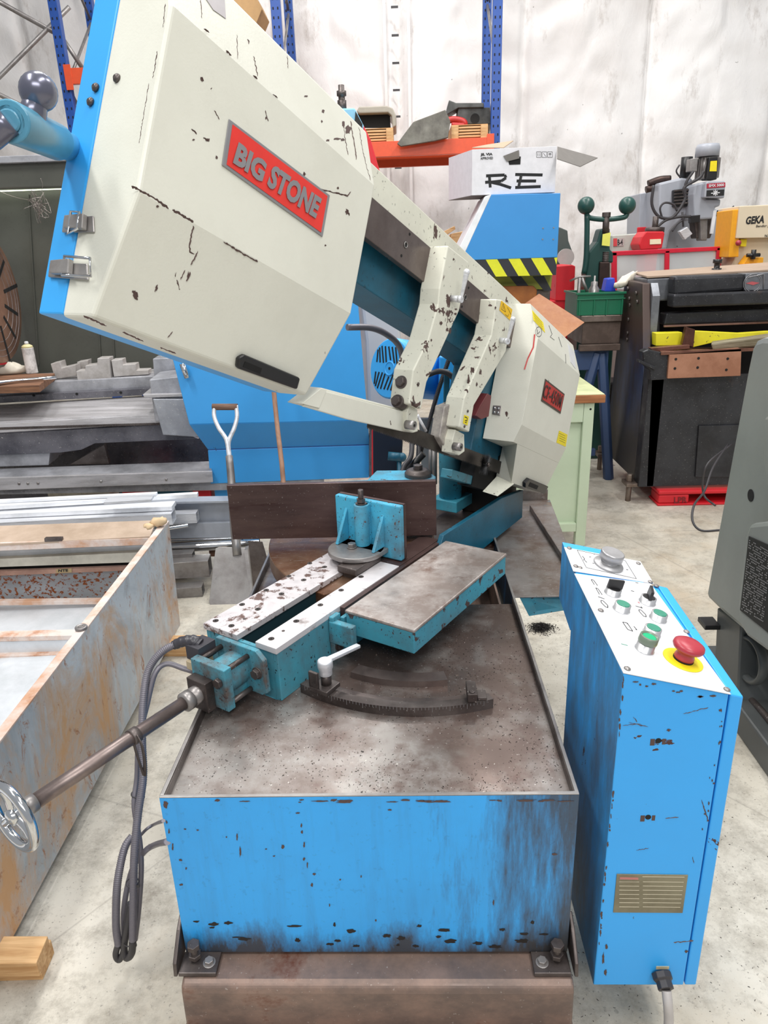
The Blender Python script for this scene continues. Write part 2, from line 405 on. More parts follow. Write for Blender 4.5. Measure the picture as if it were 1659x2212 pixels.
# ------------------------------------------------------------------ the bandsaw
SAW = thing('band_saw', 'blue and cream industrial bandsaw with its bow raised above a steel chip tray', 'bandsaw', (-0.09, 1.6, 0.245))
def part(mb, name, mat, bevel=0.0015, label=None, parent=SAW, kind=None, seg=2): return mb.build(name, M[mat] if isinstance(mat, str) else mat, parent, bevel, label, kind, seg)
X0, X1, Y0, Y1, ZT = -0.481, 0.304, 1.062, 2.76, 0.65
m = MB()
m.box(FW, X0, X1, Y0, Y0+0.006, 0.252, ZT); m.box(FW, X0, X0+0.006, Y0+0.006, Y1, 0.252, ZT); m.box(FW, X1-0.006, X1, Y0+0.006, Y1, 0.252, ZT)
m.box(FW, X0+0.006, X1-0.006, Y1-0.006, Y1, 0.252, ZT)
base = part(m, 'base_cabinet', 'base_blue', 0.001)
m = MB()
for a in ((X0, X1, Y0, Y0+0.007), (X0, X0+0.007, Y0+0.007, Y1), (X1-0.007, X1, Y0+0.007, Y1)): m.box(FW, *a, ZT+0.0003, ZT+0.003)
part(m, 'tray_rim', 'steel', 0.0008, 'bare metal rim along the top of the chip tray')
zt = 0.628
m = MB(); m.box(FW, X0+0.006, X1-0.006, Y0+0.006, 1.866, zt-0.006, zt); m.box(FW, X0+0.006, 0.08, 1.866, Y1-0.006, zt-0.006, zt)
m.box(FW, 0.08, X1-0.006, 2.30, Y1-0.006, zt-0.006, zt)
part(m, 'chip_tray', 'bed', 0, 'oily brown steel tray floor strewn with chips')
m = MB(); m.box(FW, X0+0.0062, X0+0.0085, Y0+0.0065, Y1-0.01, zt, ZT-0.0005); m.box(FW, X1-0.0085, X1-0.0062, Y0+0.0065, 1.86, zt, ZT-0.0005)
m.box(FW, X0+0.009, X1-0.009, Y0+0.0062, Y0+0.008, zt, ZT-0.0005); part(m, 'tray_side', 'dsteel', 0, 'oily inner sides of the tray', kind='stuff')
m = MB(); m.box(FW, 0.08, X1-0.012, 1.866, 2.30, 0.50, 0.505); m.box(FW, 0.076, 0.08, 1.866, 2.30, 0.50, zt)
m.box(FW, 0.08, X1-0.008, 2.30, 2.304, 0.50, zt-0.006); m.box(FW, 0.08, X1-0.008, 1.862, 1.866, 0.50, zt-0.006)
m.box(FW, X1-0.04, X1-0.034, 1.87, 2.29, 0.505, 0.61)
part(m, 'chip_pit', 'beam', 0, 'sunken chip pit behind the tray')
# chips: scattered swarf over tray and table
random.seed(4)
def chips(mb, n, fn, s0, s1):
    for _ in range(n):
        c = Vector(fn()); s = random.uniform(s0, s1)
        d = Vector((random.uniform(-1, 1), random.uniform(-1, 1), random.uniform(-.2, .2))).normalized()
        e = d.orthogonal().normalized(); h = Vector((0, 0, random.uniform(0.0006, 0.0022)))
        mb.add([c-d*s, c+e*s*0.5, c+d*s, c+h+e*s*0.2], [[0, 1, 2], [0, 1, 3], [1, 2, 3], [2, 0, 3]])
def tray_pt():
    while True:
        x = random.uniform(X0+0.015, X1-0.015); y = Y0+0.015+random.random()**1.3*0.78
        k = noise.noise(Vector((x*7, y*7, 0)))
        if random.random() < 0.30+k*0.8+max(0, 0.5-abs(x-0.12)*3)*0.6*(y > 1.35): return (x, y, zt)
m = MB(); chips(m, 2600, tray_pt, 0.0006, 0.0024); part(m, 'bright_chips', 'swarf', 0, 'silver metal chips scattered over the tray', kind='stuff')
m = MB(); chips(m, 1300, tray_pt, 0.001, 0.0035); part(m, 'dark_chips', 'soot', 0, 'dark chips and grit on the tray', kind='stuff')
# feet brackets
for sx, x, inn in ((-1, X0, 1), (1, X1, -1)):
    m = MB(); w = 0.075*inn
    m.box(FW, min(x-0.002, x+w), max(x-0.002, x+w), Yb+0.015, Y0-0.001, 0.2455, 0.256)
    pts = [(Yb+0.015, 0.2455), (Y0+0.03, 0.2455), (Y0+0.03, 0.33), (Y0-0.0, 0.315), (Yb+0.02, 0.275)]
    xo = x-0.012*inn
    m.prism(FW, pts, 'x', min(xo, xo+0.008*inn), max(xo, xo+0.008*inn))
    fb = part(m, 'foot_bracket', 'dsteel', 0.002)
    b = MB(); b.cyl((x+0.026*inn, Yb+0.045, 0.256), (x+0.026*inn, Yb+0.045, 0.292), 0.0075, n=12)
    b.hexa((x+0.026*inn, Yb+0.045, 0.264), (0, 0, 1), 0.0135, 0.010); b.hexa((x+0.026*inn, Yb+0.045, 0.288), (0, 0, 1), 0.0135, 0.012)
    b.build('bolt', M['dsteel'], fb, 0.001)
    b = MB(); b.hexa((x+0.056*inn, Yb+0.038, 0.256), (0, 0, 1), 0.0095, 0.009); b.cyl((x+0.056*inn, Yb+0.038, 0.256), (x+0.056*inn, Yb+0.038, 0.258), 0.013)
    b.build('bolt', M['steel'], fb, 0.001)
# side tray at the right
m = MB(); zs = 0.618
pl = [(0.306, 1.93), (0.49, 1.93), (0.555, 2.29), (0.59, 2.81), (0.306, 2.81)]
m.prism(FW, pl, 'z', zs-0.004, zs)
m.prism(FW, [(0.515, 2.03), (0.519, 2.03), (0.489, 2.69), (0.485, 2.69)], 'z', zs, zs+0.022)
m.box(FW, 0.31, 0.58, 2.81, 2.814, 0.56, zs+0.045)
part(m, 'side_tray', metal('worn_tray_steel', '#8b8683', '#6d5d54', 0.42, 0.62, 0.38, 0.4, '#74a4b5', 0.60, 1.2, 0.3, chips=0.4), 0.0015, 'worn steel side tray with an upright strip')
m = MB(); m.slab([P(1122, 1290, z=zs-0.004), P(1222, 1280, z=zs-0.004), P(1222, 1318, y=1.935), P(1143, 1331, y=1.935)],
                 [P(1122, 1290, z=zs-0.004)+Vector((0, .005, 0)), P(1222, 1280, z=zs-0.004)+Vector((0, .005, 0)), P(1222, 1318, y=1.94), P(1143, 1331, y=1.94)])
part(m, 'side_tray_apron', 'teal', 0.001)

# --- vise bed (frame FV: a along, b across, z up)
VA = lambda a, b, z: FV.w((a, b, z))
m = MB(); a0, a1, zl, zh = -0.216, 0.52, zt, 0.7545
m.box(FV, a0, a1, -0.038, -0.023, zl, zh); m.box(FV, a0, a1, -0.254, -0.240, zl, zh)
m.box(FV, a0, a0+0.012, -0.240, -0.038, zl, zh-0.002)
vb = part(m, 'vise_body', 'teal', 0.002)
m = MB(); m.box(FV, a0+0.0125, a1, -0.165, -0.150, 0.64, zh-0.0005); m.box(FV, a0+0.0125, a1, -0.082, -0.068, 0.64, zh-0.0005); part(m, 'slot_wall', plain('slot_shade_teal', '#14323a', .5), 0, 'dark inner walls of the screw slot')  # teal darkened so the shade inside the slot is in the wall colour
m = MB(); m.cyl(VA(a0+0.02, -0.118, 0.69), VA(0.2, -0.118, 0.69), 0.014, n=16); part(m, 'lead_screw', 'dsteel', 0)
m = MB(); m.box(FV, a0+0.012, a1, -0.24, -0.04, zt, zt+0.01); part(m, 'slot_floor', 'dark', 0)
scr = []
def rail(b0, b1, a1_, rows, mat, end):
    m = MB(); m.box(FV, a0-0.004, a1_, b0, b1, 0.7545, 0.77)
    r = part(m, 'rail', mat, 0.001, 'flat bare steel slide rail with countersunk screws')
    for (aa, bb, rad) in rows:
        s = MB(); o = VA(aa, bb, 0.7702); s.cyl(o, o+Vector((0, 0, 0.0006)), rad, n=18)
        s.build('screw', M['dsteel'], r)
        if rad > 0.006:
            s = MB(); s.torus(o+Vector((0, 0, 0.0006)), (0, 0, 1), rad*0.72, 0.0006, 16, 6); s.cyl(o+Vector((0, 0, 0.0005)), o+Vector((0, 0, 0.0012)), rad*0.35, n=6); s.build('screw', M['dark'], r)
def vp(u, v): q = FV.px(u, v, z=0.77); return (q[0], q[1])
L = [vp(466, 1341), vp(500, 1352), vp(523, 1306), vp(557, 1316), vp(575, 1275), vp(608, 1283), vp(624, 1245), vp(656, 1253), vp(669, 1217), vp(701, 1225)]
rail(-0.258, -0.145, 0.40, [(a, b, 0.0075) for a, b in L]+[(*vp(528, 1337), 0.004)], 'rail', 0)
L = [vp(586, 1380), vp(640, 1342), vp(692, 1307), vp(737, 1275), vp(780, 1246)]
rail(-0.086, -0.022, 0.30, [(a, b, 0.0075) for a, b in L]+[(*vp(612, 1363), 0.004)], 'rail2', 0)
# dark rear part of the bed (worn brown plates) and groove
m = MB(); m.box(FV, 0.301, 0.53, -0.086, -0.022, 0.7545, 0.7695); m.box(FV, 0.02, 0.53, -0.0215, -0.008, 0.70, 0.768)
part(m, 'slot_strip', 'fence', 0.001)
m = MB(); m.box(FV, 0.0, 0.52, -0.0075, 0.004, 0.69, 0.752)
part(m, 'saw_slot', 'teal', 0.001)
# infeed table
m = MB(); m.box(FV, 0.004, 0.518, 0.0085, 0.206, 0.709, 0.765)
tb = part(m, 'work_table', 'teal_chipped', 0.002)
tq = metal('worn_table_edge', '#8d8480', '#b2aba8', 0.4, 0.62, 0.38, 0.6)
m = MB(); m.box(FV, 0.002, 0.52, 0.0065, 0.2085, 0.7655, 0.7745)
m.build('table_top', M['table'], tb, 0.003, 'brown worn steel table top')
m = MB(); m.box(FV, -0.028, 0.004, -0.022, -0.008, 0.655, 0.762); m.box(FV, -0.03, -0.01, -0.0225, 0.05, 0.69, 0.75)
lug = part(m, 'table_lug', 'teal_grimy', 0.003)
for z in (0.678, 0.735):
    m = MB(); o = VA(-0.012, -0.008, z); m.hexa(o, FV.y, 0.011, 0.011); m.cyl(o, o+FV.y*0.003, 0.014); m.build('bolt', M['dsteel'], lug, 0.0008)
# turntable plate and swing plates
m = MB(); c = Vector((0.075, 2.12, 0)); R = 0.52
pts = [(c.x+R*math.cos(t), c.y+R*math.sin(t)) for t in [math.radians(a) for a in range(150, 236, 4)]] + [(0.08, 1.86), (0.08, 2.2)]
m.prism(FW, pts, 'z', 0.70, 0.753)
part(m, 'turntable', metal('copper_brown_plate', '#6d4a35', '#7d6350', 0.4, 0.62, 0.35, 0.5, '#b5612a', 0.63, 1.6, 0.4, chips=0.3), 0.003, 'rounded brown swivel plate')
m = MB(); m.box(FV, 0.52, 1.13, -0.035, -0.008, 0.655, 0.77); m.box(FV, 0.50, 1.10, -0.19, -0.035, 0.655, 0.70)
m = MB(); m.prism(FV, [(0.50, 0.642), (0.79, 0.642), (1.13, 0.648), (1.13, 0.757), (0.94, 0.783), (0.52, 0.79), (0.50, 0.76)], 'y', -0.016, 0.0)
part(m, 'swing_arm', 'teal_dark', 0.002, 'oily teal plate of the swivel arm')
m = MB(); m.box(FV, 0.55, 1.12, -0.26, -0.017, 0.64, 0.70); part(m, 'arm_web', 'dsteel', 0.002)
# front end plate, screw block, shaft
m = MB(); m.prism(FV, [(-0.185, 0.768), (-0.058, 0.768), (-0.036, 0.748), (-0.034, 0.665), (-0.05, 0.655), (-0.16, 0.655), (-0.185, 0.68)], 'x', -0.250, -0.2365)
ep = part(m, 'end_plate', 'teal_grimy', 0.002)
m = MB(); o = VA(-0.25, -0.058, 0.712); m.hexa(o, -FV.x, 0.0125, 0.012); m.cyl(o, o-FV.x*0.003, 0.015); m.build('bolt', M['dsteel'], ep, 0.0008)
m = MB(); m.box(FV, -0.335, -0.313, -0.178, -0.072, 0.652, 0.758)
m.cyl(VA(-0.315, -0.125, 0.706), VA(-0.245, -0.125, 0.706), 0.042, n=28); m.box(FV, -0.312, -0.25, -0.155, -0.095, 0.65, 0.70)
blk = part(m, 'screw_block', 'teal_grimy', 0.002)
for b, z in ((-0.168, 0.748), (-0.084, 0.748), (-0.084, 0.662), (-0.168, 0.662)):
    m = MB(); m.cyl(VA(-0.314, b, z), VA(-0.249, b, z), 0.0065, n=14); part(m, 'tie_rod', 'dsteel', 0)
m = MB(); m.box(FV, -0.36, -0.3355, -0.17, -0.11, 0.65, 0.725)
m.hexa(VA(-0.336, -0.09, 0.725), -FV.x, 0.0125, 0.011)
part(m, 'block_cover', 'dsteel', 0.002)
m = MB(); m.lathe(VA(-0.345, -0.14, 0.691), -FV.x, [(0.020, 0), (0.021, 0.012), (0.0215, 0.03), (0.019, 0.031), (0.019, 0.034), (0.0225, 0.035), (0.0225, 0.052), (0.0165, 0.056)])
part(m, 'shaft_collar', 'steel', 0)
m = MB(); m.cyl(VA(-0.39, -0.14, 0.691), VA(-0.752, -0.14, 0.691), 0.0148, n=28)
part(m, 'vise_shaft', metal('dull_brown_tube', '#8a7d79', '#6a5d59', 0.4, 0.6, 0.33, 0.75), 0, 'long dull steel tube leading to the handwheel')
m = MB(); m.lathe(VA(-0.748, -0.14, 0.691), -FV.x, [(0.0175, 0), (0.0175, 0.02), (0.014, 0.021), (0.014, 0.03)]); part(m, 'shaft_end', 'steel', 0)
hc = VA(-0.785, -0.14, 0.691)
m = MB(); m.torus(hc-FV.x*0.004, FV.x, 0.061, 0.0105, 48, 14, 0.85); m.lathe(hc+FV.x*0.012, -FV.x, [(0.015, 0), (0.015, 0.022), (0.009, 0.026), (0.004, 0.027)])
for k in range(3):
    t = math.radians(100+120*k); e = FV.y*math.cos(t)+FV.z*math.sin(t); m.tube([hc+e*0.010, hc+e*0.035, hc-FV.x*0.004+e*0.056], 0.0062, 10, flat=1.5)
part(m, 'handwheel', 'chrome', 0, 'polished chrome handwheel')
def W(u, v, y): return P(u, v, y=y)
# taped limit switch with brass box
o = FV.l((-0.47, 1.43, 0.74))
m = MB(); sw = FV.px(410, 1425, y=-0.20)
m.box(FV, -0.315, -0.262, -0.215, -0.172, 0.735, 0.772); m.tube([VA(-0.29, -0.195, 0.765), W(418, 1385, 1.43), W(395, 1386, 1.43), W(375, 1394, 1.43)], 0.015, 10, rf=lambda i, N: 0.016-0.005*i/N+0.001*math.sin(i*2.1))
part(m, 'taped_switch', 'tape', 0.005, 'limit switch wrapped in black tape', seg=2)
m = MB(); m.box(FV, -0.322, -0.270, -0.212, -0.176, 0.712, 0.7345); m.tube([VA(-0.32, -0.18, 0.72), VA(-0.332, -0.175, 0.705), VA(-0.34, -0.16, 0.70)], 0.007, 8)
part(m, 'switch_box', 'brass', 0.002)
# hoses
def W(u, v, y): return P(u, v, y=y)
def corr(path, r, pitch=0.0042, amp=0.0012):
    pts = smooth_path([Vector(p) for p in path], 14); ln = sum((pts[i+1]-pts[i]).length for i in range(len(pts)-1))
    n = int(ln/(pitch/3)); out = []; acc = 0; i = 0; step = ln/n; cur = pts[0]
    for k in range(n+1):
        tgt = k*step
        while i < len(pts)-2 and acc+(pts[i+1]-pts[i]).length < tgt: acc += (pts[i+1]-pts[i]).length; i += 1
        seg = (pts[i+1]-pts[i]); out.append(pts[i]+seg*min(1, (tgt-acc)/max(seg.length, 1e-9)))
    m = MB(); m.tube(out, r, 9, sub=1, rf=lambda i, N: r-(amp if i % 3 == 0 else 0)); return m
part(corr([W(425, 1398, 1.43), W(405, 1388, 1.43), W(388, 1389, 1.43), W(350, 1408, 1.42), W(320, 1450, 1.40), W(309, 1520, 1.36), W(307, 1600, 1.32), W(309, 1680, 1.28), W(298, 1760, 1.25), W(290, 1850, 1.22), W(288, 1950, 1.20), W(287, 2030, 1.19)], 0.0092), 'corrugated_hose', 'hose', 0, 'grey corrugated cable hose')
m = MB(); m.tube([W(287, 2030, 1.19), W(284, 2060, 1.19), W(273, 2068, 1.195), W(268, 2045, 1.20), W(275, 2000, 1.20), W(283, 1950, 1.21)], 0.0085, 10); part(m, 'hose_sleeve', 'rubber', 0)
part(corr([W(256, 2040, 1.20), W(251, 2000, 1.20), W(252, 1930, 1.21), W(258, 1880, 1.23), W(270, 1830, 1.26), W(286, 1806, 1.28)], 0.0092), 'corrugated_hose', 'hose', 0)
m = MB(); m.tube([W(256, 2038, 1.20), W(250, 2062, 1.2), W(258, 2073, 1.2), W(267, 2055, 1.2), W(268, 2035, 1.2), W(262, 2030, 1.21)], 0.0075, 10); part(m, 'hose_sleeve', 'rubber', 0)
def hose(name, pts, r, mat='hose', label=None, n=10): m = MB(); m.tube(pts, r, n); return part(m, name, mat, 0, label)
hose('hose', [W(440, 1462, 1.42), W(420, 1452, 1.42), W(396, 1444, 1.42), W(360, 1434, 1.42), W(335, 1455, 1.40), W(318, 1520, 1.37), W(300, 1600, 1.33), W(296, 1680, 1.3), W(290, 1740, 1.27), W(302, 1820, 1.25), W(305, 1880, 1.23), W(300, 1960, 1.22), W(292, 2030, 1.21)], 0.0062, label='smooth grey hose')
hose('hose', [W(267, 2040, 1.22), W(268, 1960, 1.23), W(285, 1880, 1.26), W(312, 1840, 1.24), W(335, 1825, 1.22), P(362, 1818, x=X0+0.002)], 0.0066)
hose('cable', [W(303, 1805, 1.27), W(318, 1790, 1.27), W(335, 1780, 1.26), P(353, 1773, x=X0+0.002)], 0.0036)
for (u, v, y) in ((300, 1714, 1.285), (289, 1906, 1.215), (283, 2033, 1.2)):
    m = MB(); q = W(u-3, v, y); m.torus(q, (0.1, 0, 1), 0.0135, 0.0014, 20, 6); m.box(FW, q[0]+0.012, q[0]+0.02, q[1]-0.012, q[1]-0.008, q[2]-0.003, q[2]+0.004); part(m, 'cable_tie', 'rubber', 0)
# strap hanging the hoses on the shaft
m = MB(); q = FV.px(285, 1583, y=-0.14); qc = VA(q[0], -0.14, 0.691)
m.lathe(qc-FV.x*0.006, FV.x, [(0.0175, 0), (0.0175, 0.018)], 24)
m.tube([qc+FV.z*0.010+FV.y*0.014, qc+FV.y*0.026-FV.z*0.01, qc+FV.y*0.026-FV.z*0.05, qc+FV.y*0.018-FV.z*0.085], 0.008, 8, flat=0.25)
m.tube([qc-FV.z*0.016, qc-FV.z*0.045+FV.y*0.004, qc+FV.y*0.014-FV.z*0.09], 0.007, 8, flat=0.3)
part(m, 'hose_hanger', 'dsteel', 0)

# --- fixed fence
YF = 2.048
m = MB(); m.box(FW, -0.552, 0.086, YF, YF+0.018, 0.775, 0.953)
fn = part(m, 'fence_plate', 'fence', 0.002, 'long dark brown rolled-steel fence plate')
m = MB(); zf = 0.945
m.prism(FW, [(-0.47, YF+0.019), (0.084, YF+0.019), (0.088, 2.12), (0.06, 2.19), (-0.10, 2.20), (-0.125, 2.10), (-0.45, 2.04+0.04)], 'z', 0.78, zf)
part(m, 'fence_casting', 'teal_light', 0.004)
fc = P(903, 1028, z=zf)
m = MB(); m.lathe((fc[0], fc[1], zf), (0, 0, 1), [(0.042, 0), (0.042, 0.012), (0.034, 0.02), (0.026, 0.022)]); m.hexa((fc[0], fc[1], zf+0.022), (0, 0, 1), 0.015, 0.014)
part(m, 'pivot_bolt', 'dsteel', 0.001)
# --- movable jaw (frame at a=.32, faces along b)
JA = 0.325
m = MB(); m.box(FV, JA, JA+0.02, -0.258, -0.03, 0.772, 0.938)
jw = part(m, 'jaw_plate', 'teal_light', 0.004)
m = MB(); m.box(FV, JA+0.0205, JA+0.032, -0.258, -0.03, 0.772, 0.939); part(m, 'jaw_face', 'fence', 0.002)
jc = Vector(FV.w((JA-0.045, -0.155, 0)))
m = MB(); m.cyl((jc.x, jc.y, 0.792), (jc.x, jc.y, 0.806), 0.082, n=40); m.box(FV, JA-0.04, JA, -0.237, -0.073, 0.792, 0.806)
part(m, 'jaw_base', 'steel', 0.002)
m = MB(); m.cyl((jc.x, jc.y, 0.771), (jc.x, jc.y, 0.7915), 0.06, n=32); m.box(FV, JA-0.145, JA-0.02, -0.150, -0.085, 0.7705, 0.79); m.box(FV, JA-0.13, JA+0.02, -0.144, -0.087, 0.70, 0.7705)
part(m, 'jaw_slide', 'dsteel', 0.003)
m = MB(); bo = FV.w((JA-0.018, -0.15, 0)); m.cyl((bo.x, bo.y, 0.8065), (bo.x, bo.y, 0.932), 0.022, n=24); m.box(FV, JA-0.018, JA, -0.170, -0.130, 0.807, 0.932)
part(m, 'jaw_boss', 'teal_light', 0.003)
m = MB()
m.cyl((bo.x, bo.y, 0.9325), (bo.x, bo.y, 0.9355), 0.016); m.hexa((bo.x, bo.y, 0.938), (0, 0, 1), 0.0125, 0.011); m.cyl((bo.x, bo.y, 0.935), (bo.x, bo.y, 0.975), 0.0075)
for k in range(9): m.torus((bo.x, bo.y, 0.952+k*0.0025), (0, 0, 1), 0.0075, 0.0006, 16, 5)
part(m, 'stud', 'dsteel', 0)
for b in (-0.218, -0.09):
    m = MB(); m.prism(FV, [(JA, 0.807), (JA-0.056, 0.807), (JA, 0.905)], 'y', b-0.005, b+0.005)
    part(m, 'jaw_rib', 'teal_light', 0.002)
hb = FV.px(760, 1180, z=0.81)
m = MB(); o = FV.w((hb[0], hb[1], 0.8065)); m.cyl(o, o+Vector((0, 0, 0.003)), 0.015); m.hexa(o+Vector((0, 0, 0.003)), (0, 0, 1), 0.0125, 0.010); part(m, 'clamp_bolt', 'steel', 0.0008)

# --- protractor arc, stop and clamp lever on the tray
CA = Vector((0.02, 1.785, 0))
def arc(r0, r1, t0, t1, z0, z1, n=28):
    A = [];
    for k in range(n+1):
        t = math.radians(t0+(t1-t0)*k/n); A.append((CA.x+r0*math.cos(t), CA.y+r0*math.sin(t)))
    for k in range(n, -1, -1):
        t = math.radians(t0+(t1-t0)*k/n); A.append((CA.x+r1*math.cos(t), CA.y+r1*math.sin(t)))
    m = MB(); n2 = n+1
    for k in range(n):
        q = [A[k], A[k+1], A[2*n2-2-k], A[2*n2-1-k]]; m.slab([(x, y, z0) for x, y in q], [(x, y, z1) for x, y in q])
    return m
part(arc(0.428, 0.452, 231, 291, zt, 0.652), 'scale_ring', 'dsteel', 0, 'dark curved angle scale with engraved ticks')
part(arc(0.398, 0.420, 236, 289, zt, 0.640), 'clamp_groove', 'plate', 0)
part(arc(0.300, 0.338, 240, 281, zt, 0.645), 'inner_ring', 'plate', 0)
m = MB()
for k in range(57):
    t = math.radians(233+k); l = 0.006 if k % 5 else 0.012; e = Vector((math.cos(t), math.sin(t), 0)); c = CA+e*0.4524
    f = Vector((-math.sin(t), math.cos(t), 0)); z = 0.652
    m.slab([c-f*0.0004+Vector((0, 0, z)), c+f*0.0004+Vector((0, 0, z)), c+f*0.0004+Vector((0, 0, z-l)), c-f*0.0004+Vector((0, 0, z-l))],
           [c-f*0.0004+e*0.0004+Vector((0, 0, z)), c+f*0.0004+e*0.0004+Vector((0, 0, z)), c+f*0.0004+e*0.0004+Vector((0, 0, z-l)), c-f*0.0004+e*0.0004+Vector((0, 0, z-l))])
part(m, 'scale_ticks', 'plgrey', 0, kind='stuff')
q = P(1018, 1505, z=0.655); m = MB(); m.box(FW, q[0]-0.010, q[0]+0.012, q[1]-0.02, q[1]+0.035, 0.6525, 0.674); m.cyl((q[0]+0.001, q[1]-0.008, 0.674), (q[0]+0.001, q[1]-0.008, 0.677), 0.007)
m.box(FW, q[0]+0.013, q[0]+0.034, q[1]-0.012, q[1]+0.02, 0.6525, 0.66); part(m, 'angle_stop', 'dsteel', 0.0015)
q = P(705, 1495, z=0.64)
m = MB(); m.box(FV, 0, 0, 0, 0, 0, 0) if False else None
lo = FV.l(q); m.box(FV, lo[0]-0.03, lo[0]+0.022, lo[1]-0.026, lo[1]+0.026, 0.6525, 0.664); m.box(FV, lo[0]-0.03, lo[0]-0.022, lo[1]-0.026, lo[1]+0.0, 0.664, 0.705)
part(m, 'lever_base', 'dsteel', 0.002)
m = MB(); c = FV.w((lo[0], lo[1]+0.002, 0.6645)); m.cyl(c, c+Vector((0, 0, 0.024)), 0.0125); part(m, 'lever_post', 'dsteel', 0)
m = MB(); m.lathe(c+Vector((0, 0, 0.0245)), (0, 0, 1), [(0.0155, 0), (0.0155, 0.014), (0.018, 0.02), (0.018, 0.036), (0.015, 0.039)])
e1 = P(775, 1398, z=0.71); e0 = c+Vector((0, 0, 0.055)); dd = (Vector(e1)-e0); sd = dd.cross(Vector((0, 0, 1))).normalized()*0.008
e0 = e0+dd*0.0; m.slab([e0-sd, e0+sd, Vector(e1)+sd*0.9, Vector(e1)-sd*0.9], [p+Vector((0, 0, 0.009)) for p in (e0-sd, e0+sd, Vector(e1)+sd*0.9, Vector(e1)-sd*0.9)])
part(m, 'clamp_lever', M['alu'], 0.002, 'cast aluminium clamp lever')

# ------------------------------------------------------------------ raised bow (frame FB: U along, N out, W up)
BB = lambda u, n, w: FB.w((u, n, w))
def cover(U0, U1, Wt, Wb, fr, lowcut=None):
    """five-sided wheel cover: flat centre face at N=.1, sloped upper and lower faces"""
    nb, nf, ns = -0.025, 0.10, 0.052
    return nb, nf, ns
UL0, UL1 = -1.142, -0.612
sec = [(-0.025, 1.178), (0.048, 1.178), (0.10, 1.357), (0.10, 1.618), (0.054, 1.735), (-0.025, 1.735)]
m = MB(); m.slab([BB(UL0, n, w) for n, w in sec], [BB(UL1-(0.0 if w > 1.2 else 0.03), n, w) for n, w in sec])
lc = part(m, 'wheel_cover', 'cream', 0.006, 'large cream wheel cover with a red nameplate', seg=3)
m = MB(); m.box(FB, UL0+0.001, UL1-0.01, -0.088, -0.026, 1.182, 1.735); lb = part(m, 'wheel_housing', 'sky', 0.003, 'blue wheel housing behind the cover')
# small sloping chip guard at the lower corner of the cover
m = MB(); m.slab([FB.w(FB.px(*p, y=0.035)) for p in [(652, 872), (690, 882), (706, 842), (694, 839)]], [FB.w(FB.px(*p, y=0.035)+Vector((0, -0.04, 0))) for p in [(652, 872), (690, 882), (706, 842), (694, 839)]])
m.build('cover_corner', M['cream'], lc, 0.001)
# nameplate BIG STONE
def npl(parent, corners, name, mat, matrim, inset=0.006, t=0.0025, N=0.10):
    q = [FB.px(*c, y=N) for c in corners]; ce = sum((Vector(p) for p in q), Vector())/4
    m = MB(); m.prism(FB, [(p[0], p[2]) for p in q], 'y', N, N+t); o = m.build(name, matrim, parent, 0.001)
    s = 1-inset; m = MB(); m.prism(FB, [(ce[0]+(p[0]-ce[0])*s, ce[2]+(p[2]-ce[2])*(s-inset*1.2)) for p in q], 'y', N+t+0.0001, N+t+0.0008); m.build(name+'_field', mat, parent)
    return [Vector(p) for p in q]
q = npl(lc, [(493, 257), (711, 422), (695, 512), (478, 357)], 'nameplate', M['plred'], M['plgrey'], 0.06)
NT2 = 0.1038
def btext(word, pl, px2, parent, mat, bold, N, shear=0.0, sp=1.0):
    a, b, c = [FB.w(Vector(FB.px(*p, y=N))) for p in (pl, px2[0], px2[1])]
    return text(word, a, b-a, c-a, mat, parent, 'lettering', bold, 0.0004, 0.0008, shear, sp)
btext('BIG', (502, 352), [(567, 397), (512, 304)], lc, M['plgrey'], 0.045, NT2, 0.1)
btext('STONE', (575, 402), [(683, 474), (588, 353)], lc, M['plgrey'], 0.045, NT2, 0.1)
# black pull handle on lower sloped face
def onface(u, v, off=0.0):
    """point on the lower sloped cover face"""
    A3, B3, C3 = BB(UL0, 0.048, 1.178), BB(UL1, 0.048, 1.178), BB(UL0, 0.10, 1.357)
    n = (B3-A3).cross(C3-A3).normalized(); n = n if n.dot(EYE-A3) > 0 else -n; r = ray(u, v); t = (A3-EYE).dot(n)/r.dot(n)
    return EYE+r*t+n*off
m = MB(); A_ = [(507, 770), (520, 762), (641, 813), (634, 838), (505, 792)]
m.slab([onface(*p, off=0.0005) for p in A_], [onface(*p, off=0.012) for p in A_]); hd = m.build('pull_handle', M['black'], lc, 0.004, 'black moulded pull handle')
m = MB(); A_ = [(520, 776), (556, 791), (552, 803), (515, 788)]
m.slab([onface(*p, off=0.0122) for p in A_], [onface(*p, off=0.0128) for p in A_]); m.build('finger_recess', M['dark'], lc)
